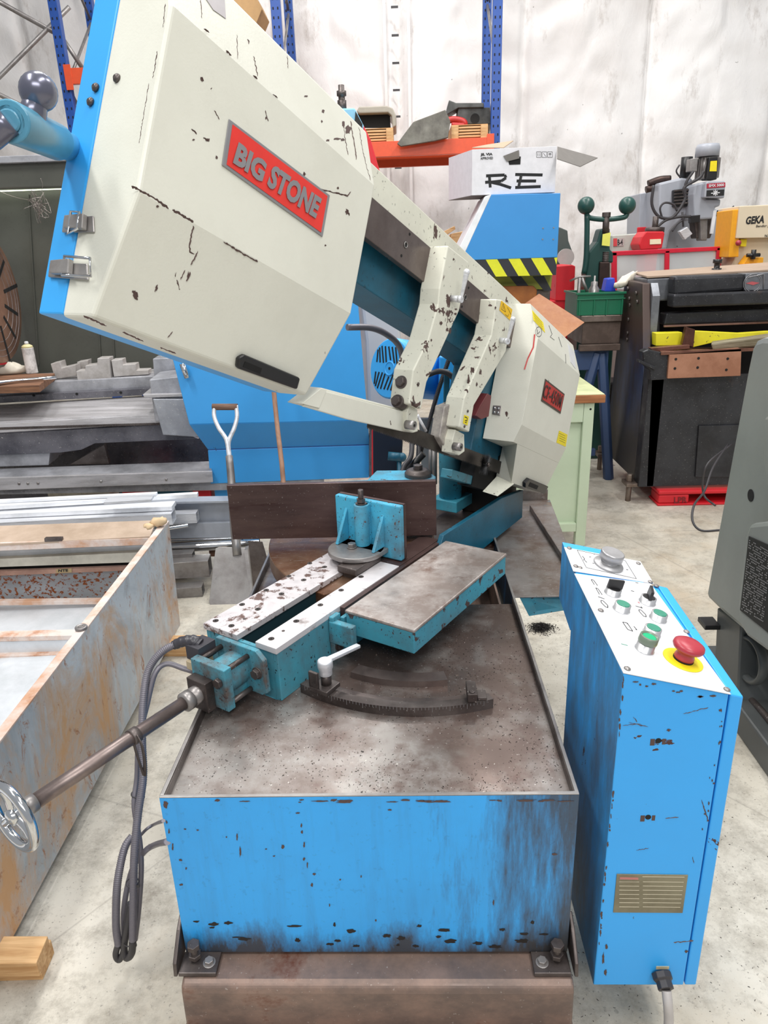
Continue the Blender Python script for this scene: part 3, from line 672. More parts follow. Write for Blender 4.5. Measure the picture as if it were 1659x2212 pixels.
# scratches down to the primer on the cover
M['primer'] = plain('brown_primer', '#54403c', 0.7)
def scratch(parent, pts, fn, w, mat=None):
    """paint scratched through to the primer: a ragged strip of small facets"""
    Q = []
    for (u0, v0), (u1, v1) in zip(pts[:-1], pts[1:]):
        n = max(1, int(math.hypot(u1-u0, v1-v0)/3.5))
        for k in range(n): t = k/n; Q.append((u0+(u1-u0)*t+random.uniform(-.9, .9), v0+(v1-v0)*t+random.uniform(-.9, .9)))
    Q.append(pts[-1]); m = MB(); P3 = [Vector(fn(*p)) for p in Q]; ws = [w*random.uniform(0.45, 1.35) for _ in P3]; ws[0] *= .3; ws[-1] *= .3
    L_, R_ = [], []
    for i, p in enumerate(P3):
        d = (P3[min(i+1, len(P3)-1)]-P3[max(i-1, 0)]); nr = (EYE-p).normalized(); s = d.cross(nr).normalized()*ws[i]; h = nr*0.0004
        L_.append((p-s, p-s+h)); R_.append((p+s, p+s+h))
    for i in range(len(P3)-1): m.slab([L_[i][0], R_[i][0], R_[i+1][0], L_[i+1][0]], [L_[i][1], R_[i][1], R_[i+1][1], L_[i+1][1]])
    return m.build('scratch', mat or M['primer'], parent)
def blob(parent, u, v, ru, rv, fn, mat=None, ang=0.0, n=16, seed=0):
    """ragged patch of bare metal where paint has flaked off"""
    A = []
    for k in range(n):
        t = k/n*2*math.pi; r = 0.62+0.55*random.random(); x, y = ru*r*math.cos(t), rv*r*math.sin(t)
        A.append(Vector(fn(u+x*math.cos(ang)-y*math.sin(ang), v+x*math.sin(ang)+y*math.cos(ang))))
    c = sum(A, Vector())/n; nr = (EYE-c).normalized()*0.0005; m = MB(); m.slab(A, [p+nr for p in A]); return m.build('bare_patch', mat or M['primer'], parent)
ff = lambda u, v: FB.w(FB.px(u, v, y=0.1002)); lf = lambda u, v: onface(u, v, 0.0002)
for pts, fn, w in [([(284, 402), (330, 426), (364, 451)], ff, 0.0017), ([(372, 453), (418, 480)], ff, 0.0019), ([(484, 523), (520, 545), (557, 566)], ff, 0.0013),
                   ([(690, 408), (720, 416), (750, 423), (758, 414)], ff, 0.0013), ([(418, 487), (408, 530), (411, 545), (420, 549)], lf, 0.0012),
                   ([(427, 543), (418, 562), (412, 572)], lf, 0.0012), ([(400, 583), (390, 604)], lf, 0.0008), ([(411, 588), (402, 607)], lf, 0.0014),
                   ([(286, 628), (297, 648)], lf, 0.0022), ([(340, 615), (334, 630)], lf, 0.001), ([(372, 717), (362, 729)], lf, 0.001),
                   ([(180, 682), (230, 704)], lf, 0.0012), ([(265, 717), (310, 738)], lf, 0.0010), ([(345, 750), (380, 764)], lf, 0.0011),
                   ([(414, 278), (425, 290)], ff, 0.0014), ([(440, 297), (450, 305)], ff, 0.0018), ([(434, 167), (440, 175)], ff, 0.002), ([(748, 452), (755, 466)], ff, 0.0022),
                   ([(463, 238), (474, 258)], ff, 0.0008), ([(573, 238), (580, 262)], ff, 0.0008),
                   ([(441, 62), (452, 71)], ff, 0.0012), ([(488, 109), (500, 120)], ff, 0.0014), ([(546, 162), (556, 171)], ff, 0.0012), ([(590, 203), (600, 212)], ff, 0.001), ([(357, 8), (352, 60)], ff, 0.0005), ([(340, 110), (330, 170)], ff, 0.0006), ([(322, 180), (300, 310)], ff, 0.0004)]:
    scratch(lc, pts, fn, w)
def upl(u, v, off=0.0003):
    A3, B3, C3 = BB(UL0, 0.10, 1.618), BB(UL1, 0.10, 1.618), BB(UL0, 0.054, 1.735)
    n = (B3-A3).cross(C3-A3).normalized(); n = n if n.dot(EYE-A3) > 0 else -n; r = ray(u, v); t = (A3-EYE).dot(n)/r.dot(n); return EYE+r*t+n*off
for pts, w in (([(742, 262), (745, 300), (752, 335)], 0.0008), ([(757, 262), (763, 300), (769, 345)], 0.0013), ([(775, 275), (784, 330), (800, 390)], 0.0006), ([(548, 122), (556, 165)], 0.0008), ([(512, 75), (513, 128)], 0.0005), ([(433, 0), (436, 40)], 0.0006), ([(620, 120), (622, 148)], 0.0006), ([(535, 85), (537, 95)], 0.002)): scratch(lc, pts, upl, w)
for u, v, a_, b_ in ((752, 280, 7, 9), (728, 300, 8, 2.5), (740, 302, 5, 3), (708, 303, 4, 2.5), (661, 208, 4, 2), (698, 240, 3, 4), (742, 268, 3, 8), (695, 262, 2, 3)): blob(lc, u, v, a_, b_, upl)
for u, v, a_, b_ in ((448, 302, 6, 3.5), (750, 458, 4, 6), (436, 171, 3.5, 5), (418, 302, 3, 2), (730, 406, 2.5, 2.5), (468, 340, 2.5, 4), (575, 255, 2, 3), (703, 530, 2, 2)): blob(lc, u, v, a_, b_, ff)
for u, v, a_, b_ in ((292, 638, 6, 8), (289, 630, 5, 3), (338, 622, 2.5, 6), (407, 596, 3, 9), (340, 446, 4, 2.5)): blob(lc, u, v, a_, b_, lf)
m = MB(); A_ = [(440, -8), (484, -8), (487, 41), (460, 22)]; m.slab([upl(*p, off=0.0006) for p in A_], [upl(*p, off=0.0012) for p in A_]); m.build('grey_patch', plain('grey_sticker', '#b5b0b2', .5), lc)
# latches on the end face (plane U = UL0)
def el(u, v, out=0.0): p = FB.px(u, v, x=UL0); return FB.w((UL0-out, p[1], p[2]))
for (pa, pb, pc, wid) in (((150, 487), (213, 487), (215, 505), 1), ((120, 583), (200, 590), (220, 590), 0)):
    m = MB(); y0, y1 = pa[1], pb[1]
    A_ = [(pa[0]-8, y0-15), (pb[0]-8, y1-19), (pb[0]-6, y1+17), (pa[0]-12, y0+17)]
    m.slab([el(*p, out=0.0005) for p in A_], [el(*p, out=0.004) for p in A_])
    A_ = [(pa[0]+6, y0-14), (pa[0]+46, y0-18), (pa[0]+44, y0+15), (pa[0]+4, y0+14)]
    m.slab([el(*p, out=0.0045) for p in A_], [el(*p, out=0.014) for p in A_])
    la = m.build('latch', M['steel'], lc, 0.002, 'bright steel toggle latch')
    m = MB(); m.tube([el(*p, out=0.012) for p in ((pa[0]+35, y0-23), (pa[0]+90, y0-18), (pa[0]+92, y0+20), (pa[0]+30, y0+18))] if wid == 0 else [el(*p, out=0.013) for p in ((pa[0]+20, y0-22), (pa[0]+38, y0-20), (pa[0]+34, y0+15), (pa[0]+14, y0+27))], 0.0022, 8, closed=True, sub=1)
    m.build('latch_wire', M['chrome'], lc)
for p in ((254, 170), (208, 190), (197, 221)):
    m = MB(); o = el(*p, out=0.0); m.lathe(o, -FB.x, [(0.0065, 0), (0.0065, 0.003), (0.003, 0.006)], 14); m.build('bolt', M['dsteel'], lc if p[0] > 220 else lb)
# blade tension handle beyond the housing
m = MB(); pA = BB(UL0+0.02, -0.12, FB.px(155, 325, x=UL0)[2]); 
p1 = FB.w(FB.px(150, 318, x=UL0-0.0)+Vector((0, 0, 0))); p2 = FB.w(FB.px(20, 262, x=UL0-0.16))
m.cyl(p1-(p2-p1).normalized()*0.08, p2, 0.020, n=24); m.cyl(p1+(p2-p1)*0.25, p2, 0.025, n=24)
m.cyl(p2, p2+(p2-p1).normalized()*0.004, 0.014, n=20)
hd2 = part(m, 'tension_handle', paint('oily_blue_handle', '#4f97b5', '#4a4a55', 0.6, 0.2, rough=0.3), 0.004, 'blue tension handle with a ball grip')
m = MB(); d12 = (p2-p1).normalized(); pm = p1+(p2-p1)*0.72; bl = FB.w(FB.px(83, 198, x=FB.l(pm)[0])); m.cyl(pm, bl, 0.020, 0.013, n=20); m.ball(bl, 0.024, 22)
m.tube([p2, p2-Vector((0.05, 0, 0.03))+d12*0.01, p2-Vector((0.13, 0, 0.05))], 0.017, 14)
m.build('ball_grip', plain('worn_handle_steel', '#6f7080', 0.25, 0.6), hd2)

# bow beam
m = MB(); m.box(FB, -0.62, 0.45, -0.165, -0.006, 1.655, 1.733); bm_ = part(m, 'bow_beam', 'cream_worn', 0.003, 'cream top rail of the bow')
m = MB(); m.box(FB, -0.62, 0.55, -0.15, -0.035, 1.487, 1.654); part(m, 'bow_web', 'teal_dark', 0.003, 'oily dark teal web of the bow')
m = MB(); m.box(FB, -0.62, 0.43, -0.005, 0.012, 1.566, 1.655); gp = part(m, 'guide_plate', 'plate', 0.0015, 'brown ground steel guide plate')
for (u, v) in ((876, 529), (1005, 642), (1100, 712)):
    q = FB.px(u, v, y=0.012)
    for dw, r in ((0.0, 0.0085), (0.030, 0.0035), (-0.030, 0.0035)):
        m = MB(); o = BB(q[0]+dw*0.3, 0.0122, q[2]+dw); m.cyl(o, o+FB.y*0.0006, r*1.0, n=16); m.build('plate_hole', M['dark'], gp)
        if dw == 0: m = MB(); m.torus(o+FB.y*0.0008, FB.y, r*0.8, 0.0013, 18, 6); m.build('socket_screw', M['steel'], gp)
# guide arms
def gpx(pts, N): return [(FB.px(u, v, y=N)[0], FB.px(u, v, y=N)[2]) for u, v in pts]
def arm(pts, N, d, name='guide_arm', label=None):
    m = MB(); m.prism(FB, gpx(pts, N), 'y', N-d, N); return part(m, name, 'cream_worn', 0.004, label, seg=3)
A1 = [(968, 530), (1013, 566), (1008, 600), (992, 672), (922, 826), (910, 884), (884, 873), (893, 800), (925, 735), (947, 657), (950, 624)]
arm1 = arm(A1, 0.062, 0.058, label='cream blade guide arm with two dark bolts, chipped at the edges')
m = MB(); q = gpx([(929, 535), (945, 524), (968, 528), (975, 545), (955, 640), (925, 640)], 0.062)
A2 = [(1072, 646), (1085, 648), (1108, 665), (1100, 720), (1093, 760), (1024, 876), (1014, 934), (992, 923), (1003, 860), (1062, 724), (1068, 690)]
arm2 = arm(A2, 0.062, 0.058, label='second cream guide arm with yellow warning sticker, chipped at the edges')
# bolts on arm 1 (face towards the near end)
for (u, v) in ((866, 825), (857, 866)):
    un = FB.px(884, 872, y=0.062)[0]+0.002
    p = FB.px(u, v, x=un-0.01); o = FB.w((un+0.03, p[1], p[2]))
    o = FB.w((p[0], p[1], p[2])); m = MB(); m.cyl(o+FB.x*0.03, o, 0.0165, n=24); m.hexa(o, -FB.x, 0.0125, 0.010); m.build('bolt', M['dsteel'], arm1, 0.001)
for ar, s1, s2, e1_ in ((arm1, (975, 645), (996, 646), (1008, 588)), (arm2, (1080, 735), (1096, 737), (1108, 690))):
    a = FB.w(FB.px(*s1, y=0.062)); b = FB.w(FB.px(*s2, y=0.09)); e = FB.w(FB.px(*e1_, y=0.105)); m = MB()
    m.cyl(a, b, 0.0085, n=16); m.cyl(b-(b-a)*0.25, b+(b-a).normalized()*0.003, 0.0095, n=16); m.tube([b, b+(e-b)*0.4, e], 0.0055, 10, rf=lambda i, N: 0.0045+0.004*(i/N)**2); m.ball(e, 0.0085, 14)
    part(m, 'clamp_lever', 'alu', 0, 'silver indexed clamp lever')
for (u, v, pr) in ((903, 829, arm1), (893, 870, arm1), (1010, 888, arm2), (1003, 921, arm2)):
    o = FB.w(FB.px(u, v, y=0.0625)); m = MB(); m.lathe(o, FB.y, [(0.004, 0), (0.004, 0.002), (0.002, 0.003)], 10); m.build('screw', M['dsteel'], pr)
# stickers
def sticker(parent, cs, N, mat, name='sticker', fn=None, off=0.0004):
    f = fn or (lambda u, v, o: FB.w(FB.px(u, v, y=N+o))); m = MB(); m.slab([f(*c, off) for c in cs], [f(*c, off+0.0006) for c in cs]); return m.build(name, mat, parent)
def lines(parent, segs, N, w=0.0007, mat=None, fn=None, name='print'):
    f = fn or (lambda u, v, o: FB.w(FB.px(u, v, y=N+o))); m = MB()
    for pts in segs:
        P3 = [f(u, v, 0.0011) for u, v in pts]
        for a, b in zip(P3[:-1], P3[1:]):
            nr = (EYE-a).normalized(); s = (b-a).cross(nr).normalized()*w; h = nr*0.0003
            m.slab([a-s, a+s, b+s, b-s], [p+h for p in (a-s, a+s, b+s, b-s)])
    o = m.build(name, mat or M['ink'], parent); o['kind'] = 'stuff'; return o
sticker(arm2, [(1083, 649), (1107, 669), (1102, 692), (1079, 670)], 0.0622, plain('orange_yellow', '#f2c21c', 0.5))
lines(arm2, [[(1087, 655), (1083, 668), (1092, 674), (1087, 655)], [(1088, 661), (1087, 668)], [(1096, 664), (1104, 680)], [(1091, 679), (1097, 684), (1099, 678)]], 0.0622)
sticker(arm2, [(1003, 896), (1013, 900), (1010, 919), (1000, 914)], 0.0622, M['yellow'])
lines(arm2, [[(1004, 901), (1009, 903), (1008, 910), (1004, 908)], [(1004, 912), (1008, 914)]], 0.0622, 0.0016)
fa = lambda u, v: FB.w(FB.px(u, v, y=0.0624))
def fs(ue, ve): q = FB.px(ue, ve, y=0.062)[0]; return lambda u, v: FB.w(FB.px(u, v, x=q-0.0006))
for u, v, a_, b_ in ((980, 560, 2, 3), (984, 678, 3, 3), (977, 676, 2, 2), (970, 690, 2, 2), (953, 698, 4, 4), (972, 715, 3, 7), (950, 672, 3, 4), (932, 735, 2, 3), (903, 831, 3, 5), (985, 668, 3, 2), (966, 712, 3, 4), (1000, 615, 2, 3)): blob(arm1, u, v, a_, b_, fa)
for u, v, a_, b_, e in ((955, 592, 5, 17, (960, 590)), (921, 668, 4, 3, (947, 660)), (905, 765, 5, 11, (915, 765)), (893, 785, 4, 8, (905, 785)), (960, 550, 3, 9, (966, 545)), (935, 640, 14, 6, (950, 640))): blob(arm1, u, v, a_, b_, fs(*e))
for u, v, a_, b_ in ((1018, 800, 2, 9), (1012, 815, 2, 8), (1070, 665, 2, 3), (1030, 830, 2, 5)): blob(arm2, u, v, a_, b_, fa)
for u, v, a_, b_, e in ((1048, 752, 8, 15, (1058, 745)), (1058, 729, 4, 4, (1064, 725)), (1067, 690, 4, 8, (1070, 690)), (1022, 800, 3, 8, (1028, 800)), (1012, 822, 4, 7, (1018, 822)), (1006, 845, 5, 7, (1010, 845))): blob(arm2, u, v, a_, b_, fs(*e))
# guide blocks with rollers, and the blade
for pts in ([(884, 876), (902, 884), (903, 932), (893, 935), (880, 930), (880, 890)], [(984, 928), (1003, 938), (1004, 975), (992, 984), (975, 978), (978, 950)]):
    m = MB(); m.prism(FB, gpx(pts, 0.045), 'y', 0.012, 0.045); gb = part(m, 'guide_block', M['cream_worn'], 0.002)
for (u, v) in ((895, 919), (996, 966)):
    m = MB(); a = FB.w(FB.px(u, v, y=0.07)); m.cyl(a-FB.y*0.024, a, 0.0115, n=24); m.torus(a, FB.y, 0.010, 0.0014, 24, 6); r_ = part(m, 'guide_roller', 'steel', 0)
    m = MB(); m.hexa(a+FB.y*0.0003, FB.y, 0.004, 0.0008); m.build('hex_socket', M['dark'], r_)
m = MB(); q = gpx([(961, 878), (1001, 862), (1003, 905), (990, 935), (985, 985), (965, 972), (950, 945)], 0.02); m.prism(FB, q, 'y', -0.012, 0.02)
part(m, 'carbide_arm', metal('scuffed_bare_arm', '#8b8482', '#c9c3b8', 0.45, 0.6, 0.5, 0.3), 0.003)
tx = []; bw = 1.168; n = 100
for i in range(n):
    u = -0.34+0.84*i/n; tx += [(u, bw), (u+0.84/n*0.75, bw-0.005)]
m = MB(); prof = [(-0.50, 1.206)]+tx+[(0.50, bw), (0.50, 1.193)]
for i in range(0, len(tx)-1):
    a, b = tx[i], tx[i+1]; m.slab([BB(a[0], 0.0, 1.206), BB(b[0], 0.0, 1.206), BB(b[0], 0.0, b[1]), BB(a[0], 0.0, a[1])], [BB(a[0], 0.0015, 1.206), BB(b[0], 0.0015, 1.206), BB(b[0], 0.0015, b[1]), BB(a[0], 0.0015, a[1])])
part(m, 'saw_blade', metal('blade_steel', '#5c5755', '#474240', 0.4, 0.6, 0.35, 0.85), 0, 'toothed steel saw blade')
m = MB(); m.prism(FB, gpx([(690, 842), (877, 890), (884, 897), (882, 931), (870, 932), (750, 906), (655, 878)], 0.032), 'y', 0.026, 0.032)
m.prism(FB, gpx([(690, 842), (877, 890), (879, 886), (700, 838)], 0.032), 'y', -0.01, 0.026)
part(m, 'blade_guard', 'cream', 0.002, 'long cream blade guard strip', seg=2)
# small clamp levers / brackets below
m = MB(); m.tube([FB.w(FB.px(903, 900, y=0.03)), FB.w(FB.px(920, 931, y=0.03))], 0.004, 8, sub=1); m.ball(FB.w(FB.px(902, 899, y=0.03)), 0.006, 10); part(m, 'guide_lever', 'alu', 0)

# right wheel cover
UR0, UR1 = 0.372, 0.84
sec0 = [(-0.025, 1.262), (0.085, 1.262), (0.10, 1.322), (0.10, 1.60), (0.052, 1.712), (-0.025, 1.712)]
secL = [(-0.025, 1.140), (0.046, 1.140), (0.10, 1.320), (0.10, 1.60), (0.052, 1.712), (-0.025, 1.712)]
nl = 0.046+(0.10-0.046)*(1.262-1.14)/0.18
s0 = [(-0.025, 1.262), (nl, 1.262), (0.10, 1.320), (0.10, 1.60), (0.052, 1.712), (-0.025, 1.712)]
m = MB(); m.slab([BB(UR0, n, w) for n, w in s0], [BB(UR1, n, w) for n, w in s0])
rc = part(m, 'wheel_cover', 'cream', 0.0008, 'smaller cream wheel cover at the far end with a dark red plate', seg=3)
m = MB(); m.slab([BB(0.535, -0.025, 1.14), BB(0.512, 0.046, 1.14), BB(0.408, nl, 1.2618), BB(0.542, -0.025, 1.2618)], [BB(UR1, -0.025, 1.14), BB(UR1, 0.046, 1.14), BB(UR1, nl, 1.2618), BB(UR1, -0.025, 1.2618)])
m.build('cover_skirt', M['cream'], rc, 0.0006)
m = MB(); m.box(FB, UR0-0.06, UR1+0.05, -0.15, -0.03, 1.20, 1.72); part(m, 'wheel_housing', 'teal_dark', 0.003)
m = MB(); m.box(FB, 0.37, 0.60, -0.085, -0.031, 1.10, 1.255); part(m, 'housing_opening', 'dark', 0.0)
m = MB(); fl_ = [(1073, 1030), (1110, 1046), (1075, 1072), (1043, 1062)]
m.slab([FB.w(FB.px(u, v, y=n)) for (u, v), n in zip(fl_, (0.0, 0.05, 0.06, 0.01))], [FB.w(FB.px(u, v, y=n))+FB.z*0.002 for (u, v), n in zip(fl_, (0.0, 0.05, 0.06, 0.01))])
m.build('chip_flap', M['cream_worn'], rc, 0, 'bent cream chip flap')
npl(rc, [(1177, 818), (1219, 851), (1210, 894), (1168, 866)], 'nameplate', M['plred2'], plain('plate_edge', '#4a4038', .5), 0.08, 0.002)
btext('CF-450M', (1172, 858), [(1210, 882), (1178, 829)], rc, plain('plate_letters', '#3a2624', .5), 0.008, 0.1032, 0.1, 1.12)
def upf(u, v, off=0.0, U=UR0):
    A3, B3, C3 = BB(U, 0.10, 1.60), BB(U+0.3, 0.10, 1.60), BB(U, 0.052, 1.712)
    n = (B3-A3).cross(C3-A3).normalized(); n = n if n.dot(EYE-A3) > 0 else -n; r = ray(u, v); t = (A3-EYE).dot(n)/r.dot(n); return EYE+r*t+n*off
def lof(u, v, off=0.0):
    A3, B3, C3 = BB(UR0, 0.10, 1.32), BB(UR1, 0.10, 1.32), BB(UR0, 0.046, 1.14)
    n = (B3-A3).cross(C3-A3).normalized(); n = n if n.dot(EYE-A3) > 0 else -n; r = ray(u, v); t = (A3-EYE).dot(n)/r.dot(n); return EYE+r*t+n*off
sticker(rc, [(1149, 670), (1173, 697), (1177, 719), (1152, 692)], 0, M['yellow'], fn=upf)
lines(rc, [[(1152+k, 677+4*k+k), (1170+k*0.8, 697+4*k+k)] for k in range(4)], 0, 0.0005, fn=upf)
sticker(rc, [(1208, 930), (1226, 939), (1222, 965), (1202, 956)], 0, M['yellow'], fn=lambda u, v, o: FB.w(FB.px(u, v, y=0.1+o)))
lines(rc, [[(1208, 936+5*k), (1221, 942+5*k)] for k in range(4)], 0, 0.0006, fn=lambda u, v, o: FB.w(FB.px(u, v, y=0.1+o)))
sticker(rc, [(1226, 742), (1240, 762), (1243, 797), (1232, 782)], 0, M['white'], fn=upf)
lines(rc, [[(1163+7*math.cos(t/9*6.283), 717+11*math.sin(t/9*6.283)) for t in range(10)], [(1160, 712), (1160, 722), (1166, 716)], [(1185, 703), (1192, 722), (1188, 728), (1197, 735)],
           [(1206, 728), (1213, 750)], [(1221, 765), (1222, 785)]], 0, 0.0007, fn=upf)
lines(rc, [[(1155, 722), (1152, 750), (1140, 775), (1133, 798)]], 0, 0.0022, M['plred2'], fn=lambda u, v, o: FB.w(FB.px(u, v, x=UR0-o)))
m = MB(); A_ = [(1128, 1040), (1137, 1031), (1178, 1048), (1170, 1064), (1128, 1050)]
m.slab([lof(*p, off=0.0005) for p in A_], [lof(*p, off=0.014) for p in A_]); m.build('pull_handle', M['black'], rc, 0.002, 'black pull handle')
m = MB(); A_ = [(1138, 1038), (1156, 1046), (1152, 1054), (1134, 1047)]
m.slab([lof(*p, off=0.0142) for p in A_], [lof(*p, off=0.0148) for p in A_]); m.build('finger_recess', M['dark'], rc)
m = MB(); A_ = [(1066, 876), (1084, 877), (1081, 898), (1064, 895)]
fe = lambda u, v, o: FB.w(FB.px(u, v, x=UR0)-Vector((o, 0, 0)))
m.slab([fe(*p, 0.0005) for p in A_], [fe(*p, 0.004) for p in A_]); lt = m.build('latch', M['steel'], rc, 0.001, 'small steel catch with round screws')
for p in ((1070, 882), (1078, 883), (1069, 891), (1077, 892)):
    m = MB(); m.ball(fe(*p, 0.005), 0.0042, 10); m.build('screw', M['chrome'], rc)
# red switch body and brush
m = MB(); m.prism(FB, gpx([(1037, 878), (1054, 850), (1062, 855), (1056, 900), (1040, 906), (1028, 898)], -0.0), 'y', -0.03, 0.0); part(m, 'limit_switch', plain('oily_maroon', '#6b2c2f', .45), 0.002, 'dark red safety switch')
bc = FB.w(FB.px(1048, 1003, y=0.03)); m = MB(); random.seed(2)
m.cyl(bc-FB.y*0.008, bc+FB.y*0.009, 0.009, n=16)
bn = FB.y
for k in range(620):
    t = random.random()*2*math.pi; o = (FB.x*math.cos(t)+FB.z*math.sin(t)); off = bn*random.uniform(-0.007, 0.008); tip = bc+off*1.5+o*random.uniform(0.031, 0.0385); b0 = bc+off+o*0.008
    sd = o.cross(bn)*0.0006; m.add([b0-sd, b0+sd, tip+bn*0.0004, b0+bn*0.0008], [[0, 1, 2], [0, 2, 3], [1, 3, 2]])
part(m, 'wire_brush', 'black', 0, 'round black wire chip brush')
m = MB(); m.lathe(bc+FB.y*0.0095, FB.y, [(0.006, 0), (0.006, 0.004), (0.003, 0.006)], 12); part(m, 'brush_hub', 'dsteel', 0)
m = MB(); m.prism(FB, gpx([(990, 985), (1040, 1005), (1045, 985), (1000, 965)], -0.004), 'y', -0.014, -0.004); part(m, 'guide_bar', 'dsteel', 0.001)

# machinery behind the fence: column, hydraulic cylinder, motor
m = MB(); cx, cy = 0.152, 2.42; m.cyl((cx, cy, 0.775), (cx, cy, 1.10), 0.040, n=32); part(m, 'lift_column', 'teal', 0, 'round teal column')
m = MB(); m.box(Fr((cx, cy, 0), FV.x, FV.y, FV.z), -0.05, 0.085, -0.052, 0.052, 0.735, 0.775); part(m, 'column_foot', 'teal', 0.003)
m = MB(); m.box(Fr((cx, cy, 0), FV.x, FV.y, FV.z), 0.02, 0.12, -0.02, 0.035, 0.78, 1.05); part(m, 'column_guard', 'dsteel', 0.003)
m = MB(); m.slab([FB.w(FB.px(u, v, y=-0.03)) for u, v in [(1048, 985), (975, 965), (975, 985), (1045, 1030)]], [FB.w(FB.px(u, v, y=-0.07)) for u, v in [(1048, 985), (975, 965), (975, 985), (1045, 1030)]])
m = MB(); m.box(FB, 0.22, 0.50, -0.075, -0.035, 1.105, 1.135); part(m, 'lower_bracket', 'teal', 0.003)
m = MB(); m.box(FV, 0.96, 1.14, -0.17, -0.03, 0.70, 0.93); part(m, 'pivot_shadow_block', 'soot', 0.006, 'black block in place of the deep shadows at the pivot')  # black colour stands in for the deep shadows around the swarf heap
def heap(cx, cy, r, z, h, n, seed=1):
    random.seed(seed); m = MB()
    def f():
        a = random.random()*6.283; q = r*min(1.25, abs(random.gauss(0, 0.5)))*(0.8+0.5*noise.noise(Vector((math.cos(a)*1.6, math.sin(a)*1.6, seed)))); return (cx+q*math.cos(a), cy+q*math.sin(a)*0.7, z+h*max(0, 1-q/r)*random.random())
    chips(m, n, f, 0.002, 0.007); return m
hp = P(1040, 1088, z=0.705); part(heap(hp[0], hp[1]+0.04, 0.10, 0.701, 0.07, 1800), 'black_swarf_heap', 'soot', 0, kind='stuff')
# motor with slotted fan cowl
mc = P(842, 796, y=2.85); mc = Vector(mc); md = Vector((-0.70, -0.68, 0.20)).normalized(); rm = 0.120; fs_ = rm/0.088
ma = md.orthogonal(); ux = Vector((0, 0, 1)).cross(md).normalized(); uz = md.cross(ux)
m = MB(); m.lathe(mc, -md, [(rm*0.94, 0.0), (rm, 0.008), (rm, 0.10), (rm*0.92, 0.105), (rm*0.92, 0.30)], 40); mt = part(m, 'motor', 'sky', 0, 'blue electric motor with a slotted fan cowl')
m = MB()
for sg in (1, -1):
    for k in range(9):
        x0 = (-0.058+k*0.0145)*fs_
        a = ux*(x0-0.014)+uz*(sg*0.012) if True else None
        b = a+ux*(-0.018)+uz*sg*0.045
        a = ux*x0+uz*sg*0.014*fs_; b = a+(-ux*0.30+uz*sg*1.0).normalized()*0.05*fs_
        if b.length > rm*0.88: b = b*(rm*0.88/b.length)
        if a.length < 0.022*fs_: a = a*(0.024*fs_/a.length)
        s = (b-a).cross(md).normalized()*0.0036; h = md*0.0012; o = mc+md*0.0003
        m.slab([o+a-s, o+a+s, o+b+s, o+b-s], [o+p+h for p in (a-s, a+s, b+s, b-s)])
m.build('vent_slots', M['dark'], mt, kind='stuff')
m = MB(); m.torus(mc+md*0.001, md, 0.026, 0.004, 24, 8); m.cyl(mc, mc+md*0.002, 0.026); m.build('cowl_hub', M['sky'], mt)
m = MB(); m.cyl(mc+md*0.0021, mc+md*0.0028, 0.006); m.build('shaft_hole', M['dark'], mt)
# hydraulic posts, hoses between the arms
m = MB(); m.pxp([(950, 770), (1010, 775), (1000, 900), (945, 905)], 2.85, 0.12); part(m, 'gearbox', 'sky', 0.006)
m = MB(); m.pxp([(960, 800), (972, 800), (966, 1040), (954, 1040)], 2.62, 0.03); m.pxp([(984, 700), (1004, 705), (998, 800), (982, 800)], 2.5, 0.05); part(m, 'slide_post', 'teal_dark', 0.002)
m = MB(); a = P(930, 900, y=2.7); m.pxp([(905, 905), (942, 905), (940, 1040), (912, 1042)], 2.95, 0.03); part(m, 'terminal_panel', plain('grey_panel', '#8c8d8b', .5), 0.002)
m = MB(); m.pxp([(940, 905), (975, 910), (973, 932), (938, 930)], 2.55, 0.05); part(m, 'pivot_clamp', 'dsteel', 0.003)
m = MB(); m.cyl(P(930, 960, y=2.56), P(930, 1040, y=2.56), 0.008); m.cyl(P(938, 965, y=2.56), P(938, 1045, y=2.56), 0.011); part(m, 'slide_rod', 'steel', 0)
hose('hydraulic_hose', [W(750, 707, 2.2), W(800, 708, 2.25), W(835, 722, 2.3), W(862, 748, 2.4), W(872, 790, 2.5)], 0.010, M['hose'], 'braided grey hose', 12)
hose('hydraulic_hose', [W(918, 812, 2.6), W(950, 802, 2.6), W(975, 812, 2.6), W(990, 840, 2.6)], 0.010, 'rubber')
hose('hydraulic_hose', [W(905, 800, 2.7), W(940, 770, 2.6), W(965, 745, 2.5), W(975, 720, 2.4)], 0.010, 'rubber')
part(corr([W(975, 740, 2.4), W(978, 770, 2.42), W(990, 790, 2.44), W(1005, 795, 2.46)], 0.012, 0.007, 0.003), 'bellows_hose', 'black', 0)
part(corr([W(970, 775, 2.7), W(945, 850, 2.7), W(925, 920, 2.7), W(905, 990, 2.7)], 0.009, 0.006, 0.0015), 'corrugated_hose', 'rubber', 0)
hose('hydraulic_hose', [W(905, 960, 2.7), W(900, 1010, 2.6), W(880, 1035, 2.5), W(840, 1052, 2.45)], 0.009, 'rubber')
hose('hydraulic_hose', [W(890, 935, 2.7), W(888, 985, 2.6), W(872, 1010, 2.55), W(865, 1045, 2.5)], 0.010, 'rubber')
hose('lift_strut', [W(868, 1030, 2.6), W(915, 980, 2.6)], 0.014, 'black')

